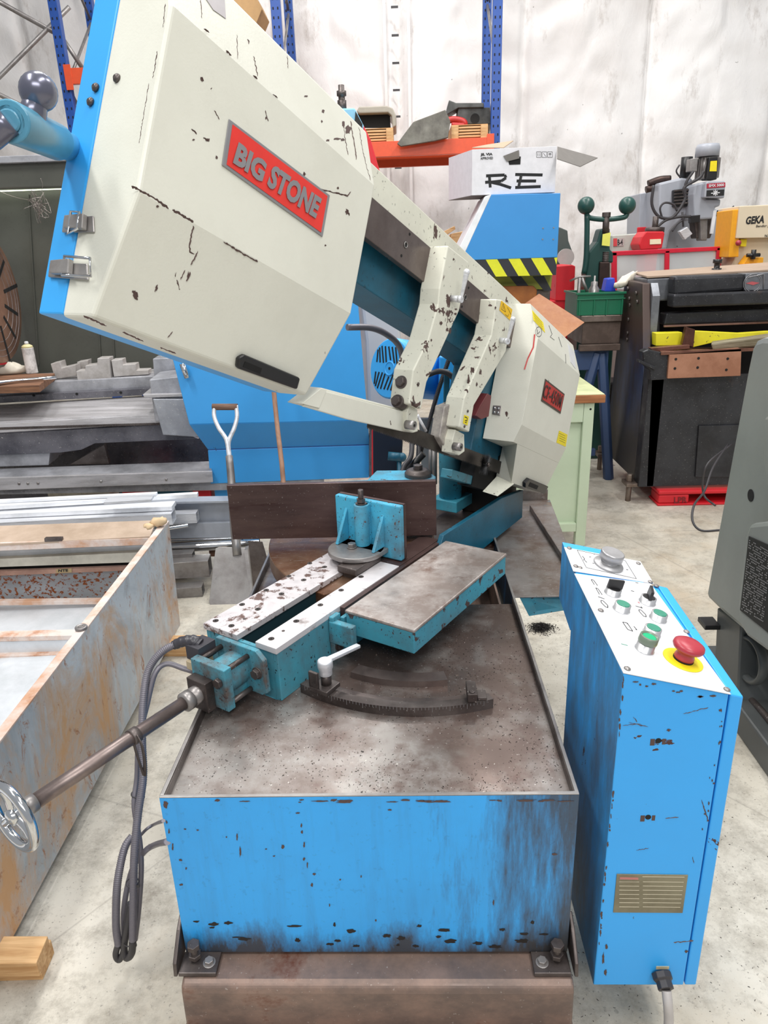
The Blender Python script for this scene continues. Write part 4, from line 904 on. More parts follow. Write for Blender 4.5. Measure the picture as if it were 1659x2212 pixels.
# ------------------------------------------------------------------ control cabinet
cx0, cx1, cyf, cyb = 0.363, 0.548, 1.062, 1.437
m = MB(); tl, tr_, bl_, br_ = 0.909, 0.866, 0.931, 0.888
m.slab([(cx0, cyf, 0.157), (cx1, cyf, 0.157), (cx1, cyb, 0.157), (cx0, cyb, 0.157)], [(cx0, cyf, tl), (cx1, cyf, tr_), (cx1, cyb, br_), (cx0, cyb, bl_)])
cab = part(m, 'control_cabinet', 'cab_blue', 0.0025, 'tall blue control cabinet with a sloping push-button panel')
dx0, dx1 = 0.5505, 0.574
m = MB(); m.slab([(dx0, cyf, 0.157), (dx1, cyf, 0.157), (dx1, cyb+0.01, 0.157), (dx0, cyb+0.01, 0.157)], [(dx0, cyf, tr_-0.001), (dx1, cyf, tr_-0.007), (dx1, cyb+0.01, br_-0.007), (dx0, cyb+0.01, br_-0.001)])
m.build('cabinet_door', M['cab_blue'], cab, 0.003)
m = MB(); m.cyl((dx1, 1.25, 0.62), (dx1+0.012, 1.25, 0.62), 0.012); m.build('door_lock', M['black'], cab)
m = MB(); m.slab([(0.362, cyb+0.001, 0.78), (0.50, cyb+0.001, 0.78), (0.50, 1.565, 0.80), (0.362, 1.565, 0.80)], [(0.362, cyb+0.001, 0.931), (0.52, cyb+0.001, 0.896), (0.50, 1.565, 0.915), (0.362, 1.565, 0.947)])
m.build('dial_box', M['cab_blue'], cab, 0.002)
PO = Vector((cx0, cyf, tl)); PN = (Vector((cx1, cyf, tr_))-PO).cross(Vector((cx0, cyb, bl_))-PO).normalized()
def pp(u, v, o=0.0): r = ray(u, v); t = (PO+PN*0.0005-EYE).dot(PN)/r.dot(PN); return EYE+r*t+PN*o
A_ = [(1346, 1455), (1240, 1240), (1405, 1262), (1578, 1501)]
m = MB(); m.slab([pp(*p, 0) for p in A_], [pp(*p, 0.002) for p in A_]); fp = m.build('panel_plate', M['white'], cab, 0.0006, 'white enamel operator panel')
PO2 = Vector((0.362, 1.445, 0.933)); PN2 = (Vector((0.51, 1.445, 0.897))-PO2).cross(Vector((0.362, 1.565, 0.948))-PO2).normalized()
def pp2(u, v, o=0.0): r = ray(u, v); t = (PO2+PN2*0.001-EYE).dot(PN2)/r.dot(PN2); return EYE+r*t+PN2*o
A_ = [(1238, 1235), (1218, 1183), (1383, 1214), (1412, 1262)]
m = MB(); m.slab([pp2(*p, 0) for p in A_], [pp2(*p, 0.002) for p in A_]); m.build('dial_plate', M['white'], cab, 0.0006)
L3 = lambda segs, f=pp, w=0.0009, mat=None: lines(cab, segs, 0, w, mat, fn=lambda u, v, o: f(u, v, 0.0022), name='panel_symbol')
def btn(u, v, r, h, capm, caph=0.002, name='push_button', lab=None, f=pp, N=None, ring='ring'):
    N = N or PN; o = f(u, v, 0.002); m = MB(); m.lathe(o, N, [(r*1.08, 0), (r*1.08, 0.0015), (r, 0.002), (r*0.97, h), (r*0.82, h)], 28)
    q = m.build(name, M[ring], cab, 0, lab); m = MB(); m.lathe(o+N*(h-0.001), N, [(r*0.80, 0), (r*0.80, caph), (r*0.74, caph+0.0008)], 24); m.build('button_cap' if name == 'push_button' else 'knob_disc', M[capm], cab); return o+N*h
for (u, v) in ((1341, 1313), (1420, 1333), (1406, 1365)): btn(u, v+6, 0.0165, 0.014, 'green', lab='chrome ringed green push button')
o = btn(1391, 1405, 0.0168, 0.016, 'green2', lab='tall chrome and green start button')
m = MB(); m.lathe(o, PN, [(0.0172, 0), (0.0178, 0.003), (0.0172, 0.014), (0.0150, 0.0155), (0.0140, 0.0120)], 28); m.build('button_collar', plain('smoked_collar', '#6d7a6c', 0.3), cab)
m = MB(); m.lathe(o+PN*0.009, PN, [(0.0130, 0), (0.0130, 0.003), (0.011, 0.0038)], 24); m.build('button_cap', M['green2'], cab)
for (u, v, ang) in ((1322, 1284, 0.15), (1397, 1303, 1.35)):
    o = btn(u, v, 0.0165, 0.013, 'black', 0.001, 'selector_switch', 'chrome ringed black selector switch')
    a = (Vector((1, 0, 0))-PN*PN.x).normalized(); b = PN.cross(a); a2 = a*math.cos(ang)+b*math.sin(ang); b2 = PN.cross(a2)
    m = MB(); m.slab([o+a2*i+b2*j for i, j in ((-.017, -.0035), (.017, -.0035), (.017, .0035), (-.017, .0035))], [o+PN*0.02+a2*i+b2*j for i, j in ((-.017, -.003), (.017, -.003), (.017, .003), (-.017, .003))]); m.build('selector_lever', M['black'], cab, 0.001)
# emergency stop
o = pp(1474, 1428, 0.002); m = MB(); m.lathe(o, PN, [(0.036, 0), (0.036, 0.0015), (0.035, 0.002)], 40); m.build('stop_label_disc', M['yellow'], cab)
m = MB(); m.lathe(o+PN*0.0022, PN, [(0.0185, 0), (0.0185, 0.003)], 24); m.build('stop_gasket', M['dark'], cab)
m = MB(); m.lathe(o+PN*0.003, PN, [(0.018, 0), (0.018, 0.006), (0.016, 0.012), (0.0165, 0.02), (0.026, 0.0225), (0.0285, 0.027), (0.0275, 0.032), (0.021, 0.036), (0.008, 0.0375)], 36)
m.build('emergency_stop', M['red'], cab, 0, 'red mushroom emergency stop knob')
# flow dial
o = pp2(1313, 1222, 0.0022); m = MB(); m.lathe(o, PN2, [(0.034, 0), (0.034, 0.003), (0.033, 0.0045), (0.020, 0.007), (0.018, 0.009), (0.018, 0.016), (0.0265, 0.017), (0.0265, 0.032), (0.0255, 0.034), (0.024, 0.0345)], 40)
m.build('flow_dial', metal('dull_aluminium', '#b9b9bb', '#a5a4a6', 0.4, 0.6, 0.4, 0.6), cab, 0, 'knurled aluminium flow dial')
L3([[(1246, 1190), (1266, 1228)], [(1266, 1228), (1374, 1252)], [(1374, 1252), (1350, 1213)], [(1246, 1190), (1350, 1213)]], pp2, 0.0006)
L3([[(1257, 1203), (1262, 1209), (1260, 1212)], [(1262, 1212), (1267, 1217)], [(1272, 1205), (1276, 1205)], [(1279, 1218), (1283, 1219)], [(1352, 1232), (1356, 1233)], [(1282, 1199), (1284, 1199)]], pp2, 0.0009)
L3([[(1276, 1254), (1283, 1265)], [(1276, 1254), (1281, 1255), (1290, 1267)], [(1286, 1272), (1294, 1286)], [(1286, 1272), (1291, 1274), (1300, 1287)],
    [(1291, 1291), (1305, 1296)], [(1297, 1299), (1302, 1300), (1312, 1310), (1312, 1315), (1307, 1313), (1298, 1304), (1297, 1299)],
    [(1379, 1319), (1384, 1320), (1394, 1330), (1395, 1335), (1389, 1333), (1380, 1323), (1379, 1319)], [(1372, 1311), (1387, 1316), (1383, 1312)],
    [(1344, 1346), (1354, 1348), (1366, 1366), (1355, 1362), (1344, 1346)], [(1368, 1355), (1375, 1363), (1372, 1362)], [(1362, 1278), (1369, 1280)], [(1372, 1260), (1378, 1262)]])
L3([[(1341, 1393), (1355, 1397)]], pp, 0.0009, M['green'])
L3([[(1377, 1302), (1380, 1303), (1381, 1305), (1378, 1304), (1377, 1302)]], pp, 0.0005, M['red'])
L3([[(1353, 1349+3*k*0), (1354, 1350)] for k in range(1)])
for (u, v) in ((1252, 1229), (1297, 1321), (1354, 1447), (1482, 1367), (1569, 1492), (1417, 1268)):
    m = MB(); m.lathe(pp(u, v, 0.002), PN, [(0.0062, 0), (0.0058, 0.002), (0.0035, 0.0036), (0.002, 0.0038)], 16); m.build('screw', M['steel'], cab)
for (u, v) in ((1229, 1186), (1243, 1225), (1378, 1219), (1404, 1259)):
    m = MB(); m.lathe(pp2(u, v, 0.002), PN2, [(0.0058, 0), (0.0054, 0.002), (0.003, 0.0034)], 16); m.build('screw', M['steel'], cab)
fcab = lambda u, v: Vector((P(u, v, y=cyf)[0], cyf-0.0003, P(u, v, y=cyf)[2]))
random.seed(21)
for k in range(34):
    v = random.uniform(1462, 2120); u = 1345-(v-1455)*0.0935+random.uniform(2, 5); blob(cab, u, v, random.uniform(1, 2.4), random.uniform(2, 8), fcab)
for k in range(16):
    v = random.uniform(1510, 1800); u = 1572-(v-1510)*0.155-random.uniform(1, 14); blob(cab, u, v, random.uniform(1, 3), random.uniform(1.5, 4), fcab)
for k in range(10): u = random.uniform(1360, 1560); blob(cab, u, 1462+(u-1345)*0.19+random.uniform(2, 12), random.uniform(2, 8), random.uniform(1, 3), fcab)
for pts, w in (([(1437, 1768), (1466, 1765)], .0009), ([(1515, 1728), (1530, 1772)], .0009), ([(1374, 1836), (1402, 1832)], .0005), ([(1455, 2035), (1498, 2032)], .0012), ([(1345, 1568), (1378, 1563), (1400, 1570)], .0006), ([(1368, 1548), (1376, 1560)], .0006), ([(1496, 1850), (1499, 1865)], .0006), ([(1475, 1542), (1530, 1528)], .0006), ([(1358, 1560), (1388, 1568)], .0005)): scratch(cab, pts, fcab, w)
for u, v, a_, b_ in ((1303, 2070, 3, 14), (1308, 2100, 3, 8), (1310, 2045, 3, 6), (1482, 2055, 4, 3), (1444, 1577, 5, 3)): blob(cab, u, v, a_, b_, fcab)
fbase = lambda u, v: Vector((P(u, v, y=Y0)[0], Y0-0.0003, P(u, v, y=Y0)[2]))
for u, v, a_, b_ in ((643, 1756, 5, 2), (651, 1783, 2, 5), (652, 1797, 2.5, 4), (512, 1808, 2, 9), (519, 1840, 2, 12), (611, 1829, 3.5, 5), (657, 1825, 2, 6), (657, 1855, 3, 4), (664, 1868, 1.5, 8), (679, 1888, 4, 2.5), (674, 1911, 2.5, 5), (390, 1858, 4, 2.5), (402, 1876, 2, 3), (391, 1911, 5, 2.5), (400, 1791, 3, 2), (427, 1793, 3, 2), (575, 1834, 3, 1.5), (1198, 1845, 6, 3), (358, 1738, 6, 8), (360, 1776, 2, 4), (365, 1795, 2, 6), (373, 1830, 2, 8), (1066, 1949, 2, 7), (780, 1893, 1.5, 3), (712, 1955, 1.5, 4), (812, 1988, 2, 3), (489, 1808, 2, 2), (842, 1749, 5, 2), (592, 1849, 3, 1.5), (735, 1900, 2, 2)): blob(base, u, v, a_, b_, fbase)
for k in range(30): blob(base, random.uniform(420, 1200), random.uniform(1985, 2045), random.uniform(3, 16), random.uniform(1.5, 5), fbase, M['soot'])
for k in range(26): blob(base, random.uniform(360, 1240), random.uniform(1727, 1734), random.uniform(3, 22), random.uniform(1, 3), fbase)
# rating plate, vent holes, cable
ny = cyf-0.0015
m = MB(); q = [P(*c, y=cyf) for c in ((1332, 1887), (1486, 1889), (1474, 1971), (1324, 1970))]; m.prism(FW, [(p[0], p[2]) for p in q], 'y', ny, cyf-0.0002); rp = m.build('rating_plate', M['nplate'], cab, 0.0005, 'tarnished metal rating plate')
def fy(u, v, o): p = P(u, v, y=cyf); return Vector((p[0], ny-0.0002-o*0.2, p[2]))
lines(rp, [[(1337, 1903+k*9), (1380, 1903.5+k*9)] for k in range(7)]+[[(1388, 1903+k*9), (1476-k*1.2, 1904+k*9)] for k in range(7)]+[[(1387, 1892), (1478, 1893)]], 0, 0.0005, plain('plate_print', '#b5ac93', .5), fn=fy)
lines(rp, [[(1338, 1894), (1378, 1895)]], 0, 0.003, plain('faded_red', '#9c5a50', .5), fn=fy)
for (u, v) in ((1422, 1600), (1400, 1765)):
    p = P(u, v, y=cyf); m = MB(); m.cyl((p[0], cyf-0.0006, p[2]), (p[0], cyf-0.0001, p[2]), 0.0055, n=16); m.build('screw_hole', M['dark'], cab)
    m = MB(); m.box(FW, p[0]-0.014, p[0]-0.006, cyf-0.0005, cyf-0.0001, p[2]-0.010, p[2]+0.004); m.box(FW, p[0]+0.007, p[0]+0.013, cyf-0.0005, cyf-0.0001, p[2]-0.008, p[2]+0.004); m.build('scratch', M['primer'], cab)
q = P(1431, 2090, y=cyf); m = MB(); m.box(FW, q[0]-0.013, q[0]+0.013, cyf-0.001, cyf-0.0001, q[2]-0.004, q[2]+0.004); m.build('blank_label', plain('cream_label', '#c9bd9a', .6), cab)
q = P(1432, 2112, y=cyf-0.012); m = MB(); c0 = Vector((q[0], cyf-0.001, q[2])); c1 = Vector((q[0]+0.002, cyf-0.03, q[2]-0.012))
m.lathe(c0, c1-c0, [(0.020, 0), (0.020, 0.012), (0.016, 0.016), (0.0165, 0.03)], 8, False); m.build('cable_gland', M['rubber'], cab, 0.001)
m = MB(); m.tube([c1, c1+Vector((0.0, -0.015, -0.02)), c1+Vector((0.004, -0.02, -0.06)), c1+Vector((0.006, -0.03, -0.12)), (c1.x+0.02, c1.y-0.08, 0.010)], 0.0095, 14)
m.build('supply_cable', plain('grey_cable', '#b3aeab', .5), cab, 0, 'thick grey supply cable')

# ==================================================================== surroundings
def rotfr(o, deg): r = math.radians(deg); return Fr(o, (math.cos(r), math.sin(r), 0), (-math.sin(r), math.cos(r), 0), (0, 0, 1))
def pq(u, v, fr=FW, **k): return fr.w(fr.px(u, v, **k))

# ---- galvanised steel trough at the left
M['galv'] = None
def galv_mat():
    t = NT('rust_streaked_galvanised')
    c = t.mix(t.rng(t.noise(2.2, 8, 0.7, t.scaled((1, 1, 1)), 0.8), 0.4, 0.62), lin('#c7ced3'), lin('#a2aab1'))
    c = t.mix(t.rng(t.noise(6, 6, 0.65, t.scaled((1, 0.8, 0.7)), 1.2), 0.55, 0.66, 0, 0.5), c, lin('#8d949b'))
    c = t.mix(t.rng(t.noise(2.1, 10, 0.75, t.scaled((1, 1.5, 0.8)), 0.6), 0.47, 0.63, 0, 0.9), c, lin('#c8965f'))
    c = t.mix(t.rng(t.noise(7, 8, 0.8, t.scaled((1, 2.5, 1.2)), 1.0), 0.56, 0.63, 0, 0.85), c, lin('#9a6034'))
    return t.out(c, 0.42, 0.25)
M['galv'] = galv_mat()
M['rustlip'] = metal('rusty_pink_lip', '#dccfc8', '#c99c7e', 0.45, 0.62, 0.6, 0.1, '#a7673f', 0.62)
M['sheetwhite'] = metal('pale_sheet_steel', '#d9dde2', '#c3c8cc', 0.4, 0.65, 0.45, 0.2, '#b9a394', 0.70)
def pitted():
    t = NT('rust_pitted_sheet'); c = t.mix(t.rng(t.noise(1.5, 4), 0.4, 0.6), lin('#b9bcc1'), lin('#9b9ea2'))
    c = t.mix(t.rng(t.noise(55, 4, 0.6, t.scaled((1, 1, 1.2)), 0.4), 0.53, 0.57), c, lin('#8c4a22'))
    return t.out(c, 0.55, 0.2)
b0 = P(202, 1700, z=0.05); b1 = P(392, 1345, z=0.05); d_ = (Vector(b1)-Vector(b0)).normalized(); nr_ = Vector((d_.y, -d_.x, 0))
FG = Fr(b1, -d_, nr_, (0, 0, 1))      # x toward the viewer along the wall, y out (right)
tz = FG.px(365, 1127, y=0)[2]; far_top = FG.px(365, 1127, y=0); near_top = FG.px(0, 1605, y=0)
TR = thing('sheet_metal_trough', 'long rust-streaked galvanised trough lying on the floor left of the saw', 'metal trough', (b1[0]-0.6, b1[1]-0.8, 0))
m = MB(); sl = (near_top[2]-far_top[2])/(near_top[0]-far_top[0])
XN = 2.35
m.prism(FG, [(far_top[0], far_top[2]), (0.02, 0), (XN, 0.0), (XN, far_top[2]+sl*(XN-far_top[0]))], 'y', -0.004, 0.0)
m.build('side_wall', M['galv'], TR, 0.001, 'tall side wall streaked with orange rust')
m = MB(); zT = far_top[2]; za = zT-0.001; zb = za+sl*(XN-far_top[0])
m.slab([FG.w((far_top[0], -0.028, za)), FG.w((XN, -0.028, zb)), FG.w((XN, 0.001, zb)), FG.w((far_top[0], 0.001, za))], [FG.w((far_top[0], -0.028, za+0.006)), FG.w((XN, -0.028, zb+0.006)), FG.w((XN, 0.001, zb+0.006)), FG.w((far_top[0], 0.001, za+0.006))])
m.build('top_lip', M['rustlip'], TR, 0.001, 'rusty folded lip')
yf = rotfr((0, 0, 0), 4)
XL = -3.0
def band(name, mat, v0a, v0b, v1a, v1b, Y, thick=0.02, xr=None, lab=None):
    """horizontal band across the trough: top edge v0a (left) to v0b (at x=340), bottom v1a..v1b, on plane Y"""
    m = MB(); fa = lambda v, vb: v+(vb-v)*(-500/340.0); xw = 345
    def wallx(v): return max(0, 365-(v-1127)*0.763)-3
    pts = [(-500, fa(v0a, v0b)), (wallx(v0b), v0a+(v0b-v0a)*wallx(v0b)/340), (wallx(v1b), v1a+(v1b-v1a)*wallx(v1b)/340), (-500, fa(v1a, v1b))]
    m.pxp(pts, Y, thick, yf, 'y'); o = m.build(name, M[mat] if isinstance(mat, str) else mat, TR, 0.001, lab); return o
Yt = yf.l(P(200, 1130, z=0.49))[1]
m = MB(); m.slab([pq(-500, 1158, z=0.486), pq(338, 1128, z=0.486), pq(325, 1163, z=0.470), pq(-500, 1205, z=0.470)], [p+Vector((0, 0, 0.01)) for p in (pq(-500, 1158, z=0.486), pq(338, 1128, z=0.486), pq(325, 1163, z=0.470), pq(-500, 1205, z=0.470))])
m.build('top_board', metal('dusty_tan_sheet', '#c0ab98', '#a8937f', 0.4, 0.65, 0.6, 0.05), TR, 0.001, 'dusty tan top strip')
Y1_ = yf.l(pq(200, 1172, z=0.465))[1]
band('front_lip', 'rustlip', 1173, 1162, 1190, 1176, Y1_, 0.01)
band('inner_channel', 'sheetwhite', 1190, 1176, 1208, 1192, Y1_+0.09, 0.02)
band('inner_channel', metal('cream_channel', '#cfcbbd', '#b3afa2', 0.4, 0.6, 0.4, 0.2), 1207, 1191, 1225, 1213, Y1_+0.06, 0.03)
band('channel_shadow_gap', 'dark', 1224, 1212, 1236, 1222, Y1_+0.16, 0.02)
band('rusty_lip', metal('dark_rust_lip', '#8f6f62', '#b08c7b', 0.4, 0.6, 0.6, 0.2, '#5f372a', 0.55), 1234, 1222, 1244, 1230, Y1_+0.06, 0.02)
band('pitted_panel', pitted(), 1243, 1229, 1308, 1298, Y1_+0.10, 0.01, lab='grey panel covered with rust pits')
yl = Y1_+0.058
tq_ = [pq(121, 1229, yf, y=yl), pq(155, 1227.5, yf, y=yl), pq(155, 1236.5, yf, y=yl), pq(121, 1238, yf, y=yl)]
m = MB(); m.slab(tq_, [p-yf.y*0.001 for p in tq_]); st_ = m.build('lip_sticker', plain('tan_sticker', '#a8926a', .6), TR)
a, b, c = [pq(u, v, yf, y=yl-0.0012) for u, v in ((126, 1235.5), (147, 1234.5), (126, 1230))]; text('NTE', a, b-a, c-a, M['ink'], st_, 'lettering', 0.03)
m = MB(); m.pxp([(95, 1163), (133, 1162), (134, 1169), (96, 1171)], Y1_-0.004, 0.02, yf); m.build('lip_clip', M['dsteel'], TR, 0.002)
zb_ = 0.16
def flat(name, mat, va, vb, z, t=0.01, sl=-0.018):
    m = MB()
    def wx(v): return 365-(v-1127)*0.763-5
    w1, w2 = wx(va), wx(vb); A_ = [pq(-600, va-600*sl*-1*0+600*0.018, z=z), pq(w1, va-0.018*w1, z=z), pq(w2, vb-0.018*w2, z=z), pq(-600, vb+600*0.018, z=z)]
    m.slab([p-Vector((0, 0, t)) for p in A_], A_); return m.build(name, M[mat], TR, 0.001)
Y2_ = yf.l(pq(150, 1300, z=0.20))[1]
band('cross_rib', 'rustlip', 1300, 1296, 1308, 1304, Y2_, 0.03)
flat('floor_panel', 'sheetwhite', 1308, 1384, 0.165)
Y3_ = yf.l(pq(150, 1373, z=0.20))[1]
band('cross_rib', 'rustlip', 1376, 1369, 1386, 1378, Y3_, 0.05)
band('rib_web', 'sheetwhite', 1386, 1378, 1417, 1409, Y3_+0.005, 0.01)
band('cross_rib', 'rustlip', 1417, 1409, 1427, 1419, Y3_-0.02, 0.03)
flat('floor_panel', 'sheetwhite', 1428, 1590, 0.12)
m = MB(); m.slab([FG.w((0.1, -0.02, 0.06)), FG.w((XN, -0.02, 0.06)), FG.w((XN, -1.6, 0.06)), FG.w((0.6, -1.6, 0.06))], [FG.w((0.1, -0.02, 0.075)), FG.w((XN, -0.02, 0.075)), FG.w((XN, -1.6, 0.075)), FG.w((0.6, -1.6, 0.075))])
m.build('bottom_sheet', M['sheetwhite'], TR)
# wood bearers under the trough
M['pine'] = wood('fresh_pine', '#e0b988', '#b98a58')
m = MB(); q1, q2, q3 = P(70, 2088, z=0.085), P(103, 2023, z=0.085), P(-120, 2085, z=0.085)
def blockq(a, b, c, d, z0, z1): m = MB(); m.slab([(p[0], p[1], z0) for p in (a, b, c, d)], [(p[0], p[1], z1) for p in (a, b, c, d)]); return m
g = [P(78, 2080, z=0.09), P(103, 2021, z=0.09), P(-150, 2021, z=0.09), P(-150, 2085, z=0.09)]
single(blockq(*g, 0.0465, 0.089), 'timber_block', M['pine'], 'upper short pine block under the near corner of the trough', 'wood block', 0.002, 'pine blocks around the trough')
g = [P(93, 2117, z=0.0), P(118, 2058, z=0.0), P(-150, 2040, z=0.0), P(-150, 2125, z=0.0)]
single(blockq(*g, 0.0, 0.045), 'timber_block', M['pine'], 'lower pine block on the floor below another at the near corner of the trough', 'wood block', 0.002, 'pine blocks around the trough')
g = [P(450, 1372, z=0.06), P(450, 1392, z=0.06), P(300, 1392, z=0.06), P(300, 1372, z=0.06)]
single(blockq(*g, 0.0, 0.06), 'timber_block', M['pine'], 'pine bearer beside the trough behind the taped switch', 'wood block', 0.002, 'pine blocks around the trough')
c = FG.w((FG.px(176, 1359, y=-0.014)[0], -0.014, 0)); zc = FG.o.z+za+0.006+sl*(FG.px(176, 1359, y=-0.014)[0]-far_top[0])
m = MB(); m.lathe((c.x, c.y, zc+0.001), (0, 0, 1), [(0.019, 0), (0.019, 0.006), (0.0165, 0.009), (0.013, 0.009), (0.012, 0.0075)], 24); m.torus((c.x, c.y, zc+0.009), (0, 0, 1), 0.008, 0.0012, 20, 6)
single(m, 'round_cap', M['steel'], 'small round metal cap lying on the rusty lip of the trough', 'cap')
# rag of foam at the far corner
m = MB(); q = P(348, 1130, z=zT+0.07); m.ball((q[0]-0.01, q[1], zT+0.078), 0.028, 12, (1.3, 1, 0.6)); m.ball((q[0]-0.045, q[1]-0.03, zT+0.070), 0.02, 10, (1.3, 1, 0.5))
for i, v in enumerate(m.v): v += Vector((noise.noise(v*60), noise.noise(v*60+Vector((3, 0, 0))), noise.noise(v*60+Vector((7, 0, 0)))))*0.012
single(m, 'foam_scrap', plain('tan_foam', '#d9bd97', .9), 'torn tan foam scrap on the far corner of the trough', 'foam')

# ---- aluminium profiles behind the trough
def bar(name, pa, pb, z, w, h, mat, lab, cat='metal bar', grp=None, hollow=False, round_=False):
    a, b = Vector(P(*pa, z=z)), Vector(P(*pb, z=z)); d = (b-a).normalized(); s = Vector((d.y, -d.x, 0))*w; a = a-d*1.2 if pa[0] <= 0 else a
    m = MB()
    if round_:
        m.cyl(a-Vector((0, 0, h)), b-Vector((0, 0, h)), w, n=20, cap=False); m.cyl(a-Vector((0, 0, h)), b-Vector((0, 0, h)), w*0.86, n=20, cap=False)
    elif hollow:
        t = 0.004
        for (s0, s1, z0, z1) in ((0, 1, -t, 0), (0, 1, -h, -h+t), (0, t/w, -h+t, -t), (1-t/w, 1, -h+t, -t)):
            m.slab([a+s*s0+Vector((0, 0, z0)), a+s*s1+Vector((0, 0, z0)), b+s*s1+Vector((0, 0, z0)), b+s*s0+Vector((0, 0, z0))], [a+s*s0+Vector((0, 0, z1)), a+s*s1+Vector((0, 0, z1)), b+s*s1+Vector((0, 0, z1)), b+s*s0+Vector((0, 0, z1))])
    else:
        m.slab([a-Vector((0, 0, h)), a+s-Vector((0, 0, h)), b+s-Vector((0, 0, h)), b-Vector((0, 0, h))], [a, a+s, b+s, b])
    return single(m, name, M[mat], lab, cat, 0.001 if not round_ else 0, grp or {'aluminium_profile': 'aluminium profiles stacked behind the trough', 'steel_tube': 'steel tubes lying beside the trough'}.get(name))
M['dwood'] = wood('dark_wood', '#7d5a48', '#5a4034')
M['alub'] = metal('bright_aluminium', '#f2f4f8', '#d5d8dc', 0.45, 0.7, 0.4, 0.1)
bar('aluminium_profile', (0, 1088), (428, 1062), 0.50, 0.035, 0.02, 'alub', 'thin white aluminium strip reaching furthest right on the stack')
bar('aluminium_profile', (0, 1098), (380, 1081), 0.47, 0.09, 0.022, 'alub', 'wide pale aluminium channel lying under the thin strips')
bar('aluminium_profile', (0, 1116), (378, 1096), 0.445, 0.09, 0.06, 'alu', 'blotchy aluminium channel at the near side of the stack', hollow=True)
bar('aluminium_profile', (0, 1078), (340, 1062), 0.515, 0.03, 0.012, 'alub', 'shorter white strip behind the dull offcut')
bar('aluminium_offcut', (233, 1074), (333, 1068), 0.535, 0.075, 0.012, 'alu', 'short dull grey offcut lying on top of the aluminium channels', 'metal offcut')
bar('aluminium_profile', (0, 1132), (282, 1121), 0.384, 0.02, 0.03, 'alub', 'narrow ribbed white profile along the trough edge')
bar('aluminium_profile', (280, 1107), (428, 1100), 0.38, 0.06, 0.055, 'alu', 'square aluminium tube end sticking out below the stack', hollow=True)
bar('steel_tube', (330, 1160), (523, 1152), 0.22, 0.021, 0.02, 'chrome', 'shiny round tube, the further of two beside the trough', 'tube', round_=True)
bar('steel_tube', (330, 1178), (560, 1166), 0.20, 0.025, 0.02, 'chrome', 'shiny round tube, the nearer of two beside the trough', 'tube', round_=True)
bar('steel_tube', (300, 1148), (405, 1131), 0.33, 0.009, 0.01, 'chrome', 'thin shiny rod end pointing out of the stack', 'tube', round_=True)
bar('steel_tube', (330, 1203), (455, 1196), 0.17, 0.09, 0.09, 'steel', 'big square steel tube lying nearest the shovel', 'tube', hollow=True)
bar('steel_tube', (330, 1190), (420, 1186), 0.19, 0.06, 0.05, 'steel', 'square steel tube lying behind the big one near the shovel', 'tube', hollow=True)
bar('timber_bearer', (455, 1180), (560, 1176), 0.14, 0.05, 0.04, 'dwood', 'brown timber bearer under the metal tubes', 'wood block')
bar('steel_tube', (330, 1262), (440, 1255), 0.055, 0.07, 0.055, 'steel', 'low square tube on the floor under the big tube', 'tube', hollow=True)
m = MB(); m.pxp([(-300, 1098), (520, 1084), (520, 1128), (-300, 1150)], 3.5, 0.02); m.pxp([(-300, 1150), (520, 1128), (520, 1160), (-300, 1180)], 3.46, 0.02); m.pxp([(-300, 1095), (520, 1081), (520, 1086), (-300, 1100)], 3.45, 0.08)
single(m, 'steel_channel', plain('grey_blue_paint', '#b4b9c2', .4, .2), 'pale grey channel beam standing behind the aluminium stack', 'beam', 0.002)
m = MB(); m.box(FW, -2.6, -1.15, 3.44, 3.50, 0.0, 0.10); single(m, 'timber_bearer', M['dwood'], 'long timber under the pale grey channel', 'wood block', 0.003)

# ---- shovels
SH = thing('shovel', 'steel shovel with D-handle and wooden grip leaning against the blue lathe panel', 'shovel', P(500, 1308, z=0))
Ys = 3.12; Yh = 3.62
def sp(u, v, t): return Vector(P(u, v, y=Ys+(Yh-Ys)*t))
m = MB()
gr = []; outl = [(466, 1184), (475, 1181), (531, 1183), (536, 1190), (546, 1285), (545, 1306), (456, 1308), (452, 1300), (459, 1240)]
A_ = [sp(u, v, (1308-v)/450.0) for u, v in outl]; off = Vector((0, -0.004, 0)); m.slab([p for p in A_], [p+off for p in A_]); m.build('blade', M['steel'], SH, 0.001, 'flat grey shovel blade')
m = MB(); A_ = [(531, 1180), (545, 1304), (552, 1300), (538, 1178)]; m.slab([sp(u, v, (1308-v)/450.0) for u, v in A_], [sp(u, v, (1308-v)/450.0)+Vector((0.004, -0.05, 0)) for u, v in A_]); m.build('blade_side', M['steel'], SH)
m = MB(); m.tube([sp(513, 1200, .24), sp(505, 1120, .42), sp(500, 1040, .6), sp(495, 985, .72)], 0.021, 14, sub=3, rf=lambda i, N: 0.023-0.005*i/N); m.build('shaft', M['steel'], SH)
m = MB(); m.tube([sp(495, 988, .72), sp(489, 950, .8), sp(473, 925, .86), sp(463, 900, .92), sp(463, 876, .97)], 0.011, 10); m.tube([sp(496, 988, .72), sp(494, 955, .8), sp(506, 925, .86), sp(512, 900, .92), sp(510, 876, .97)], 0.011, 10)
m.build('handle_fork', M['alu'], SH)
m = MB(); m.cyl(sp(459, 879, .97), sp(513, 879, .97), 0.017, n=16); m.build('grip', wood('worn_brown_wood', '#8c6d5b', '#5f4639'), SH)
m = MB(); m.tube([P(612, 1180, y=3.3), P(612, 1042, y=3.45), P(600, 930, y=3.6), P(592, 850, y=3.68), P(583, 740, y=3.74)], 0.0125, 12, sub=3)
BR = thing('broom', 'plain wooden pole handle leaning on the blue lathe panel beside the shovel', 'broom', P(612, 1250, z=0.0))
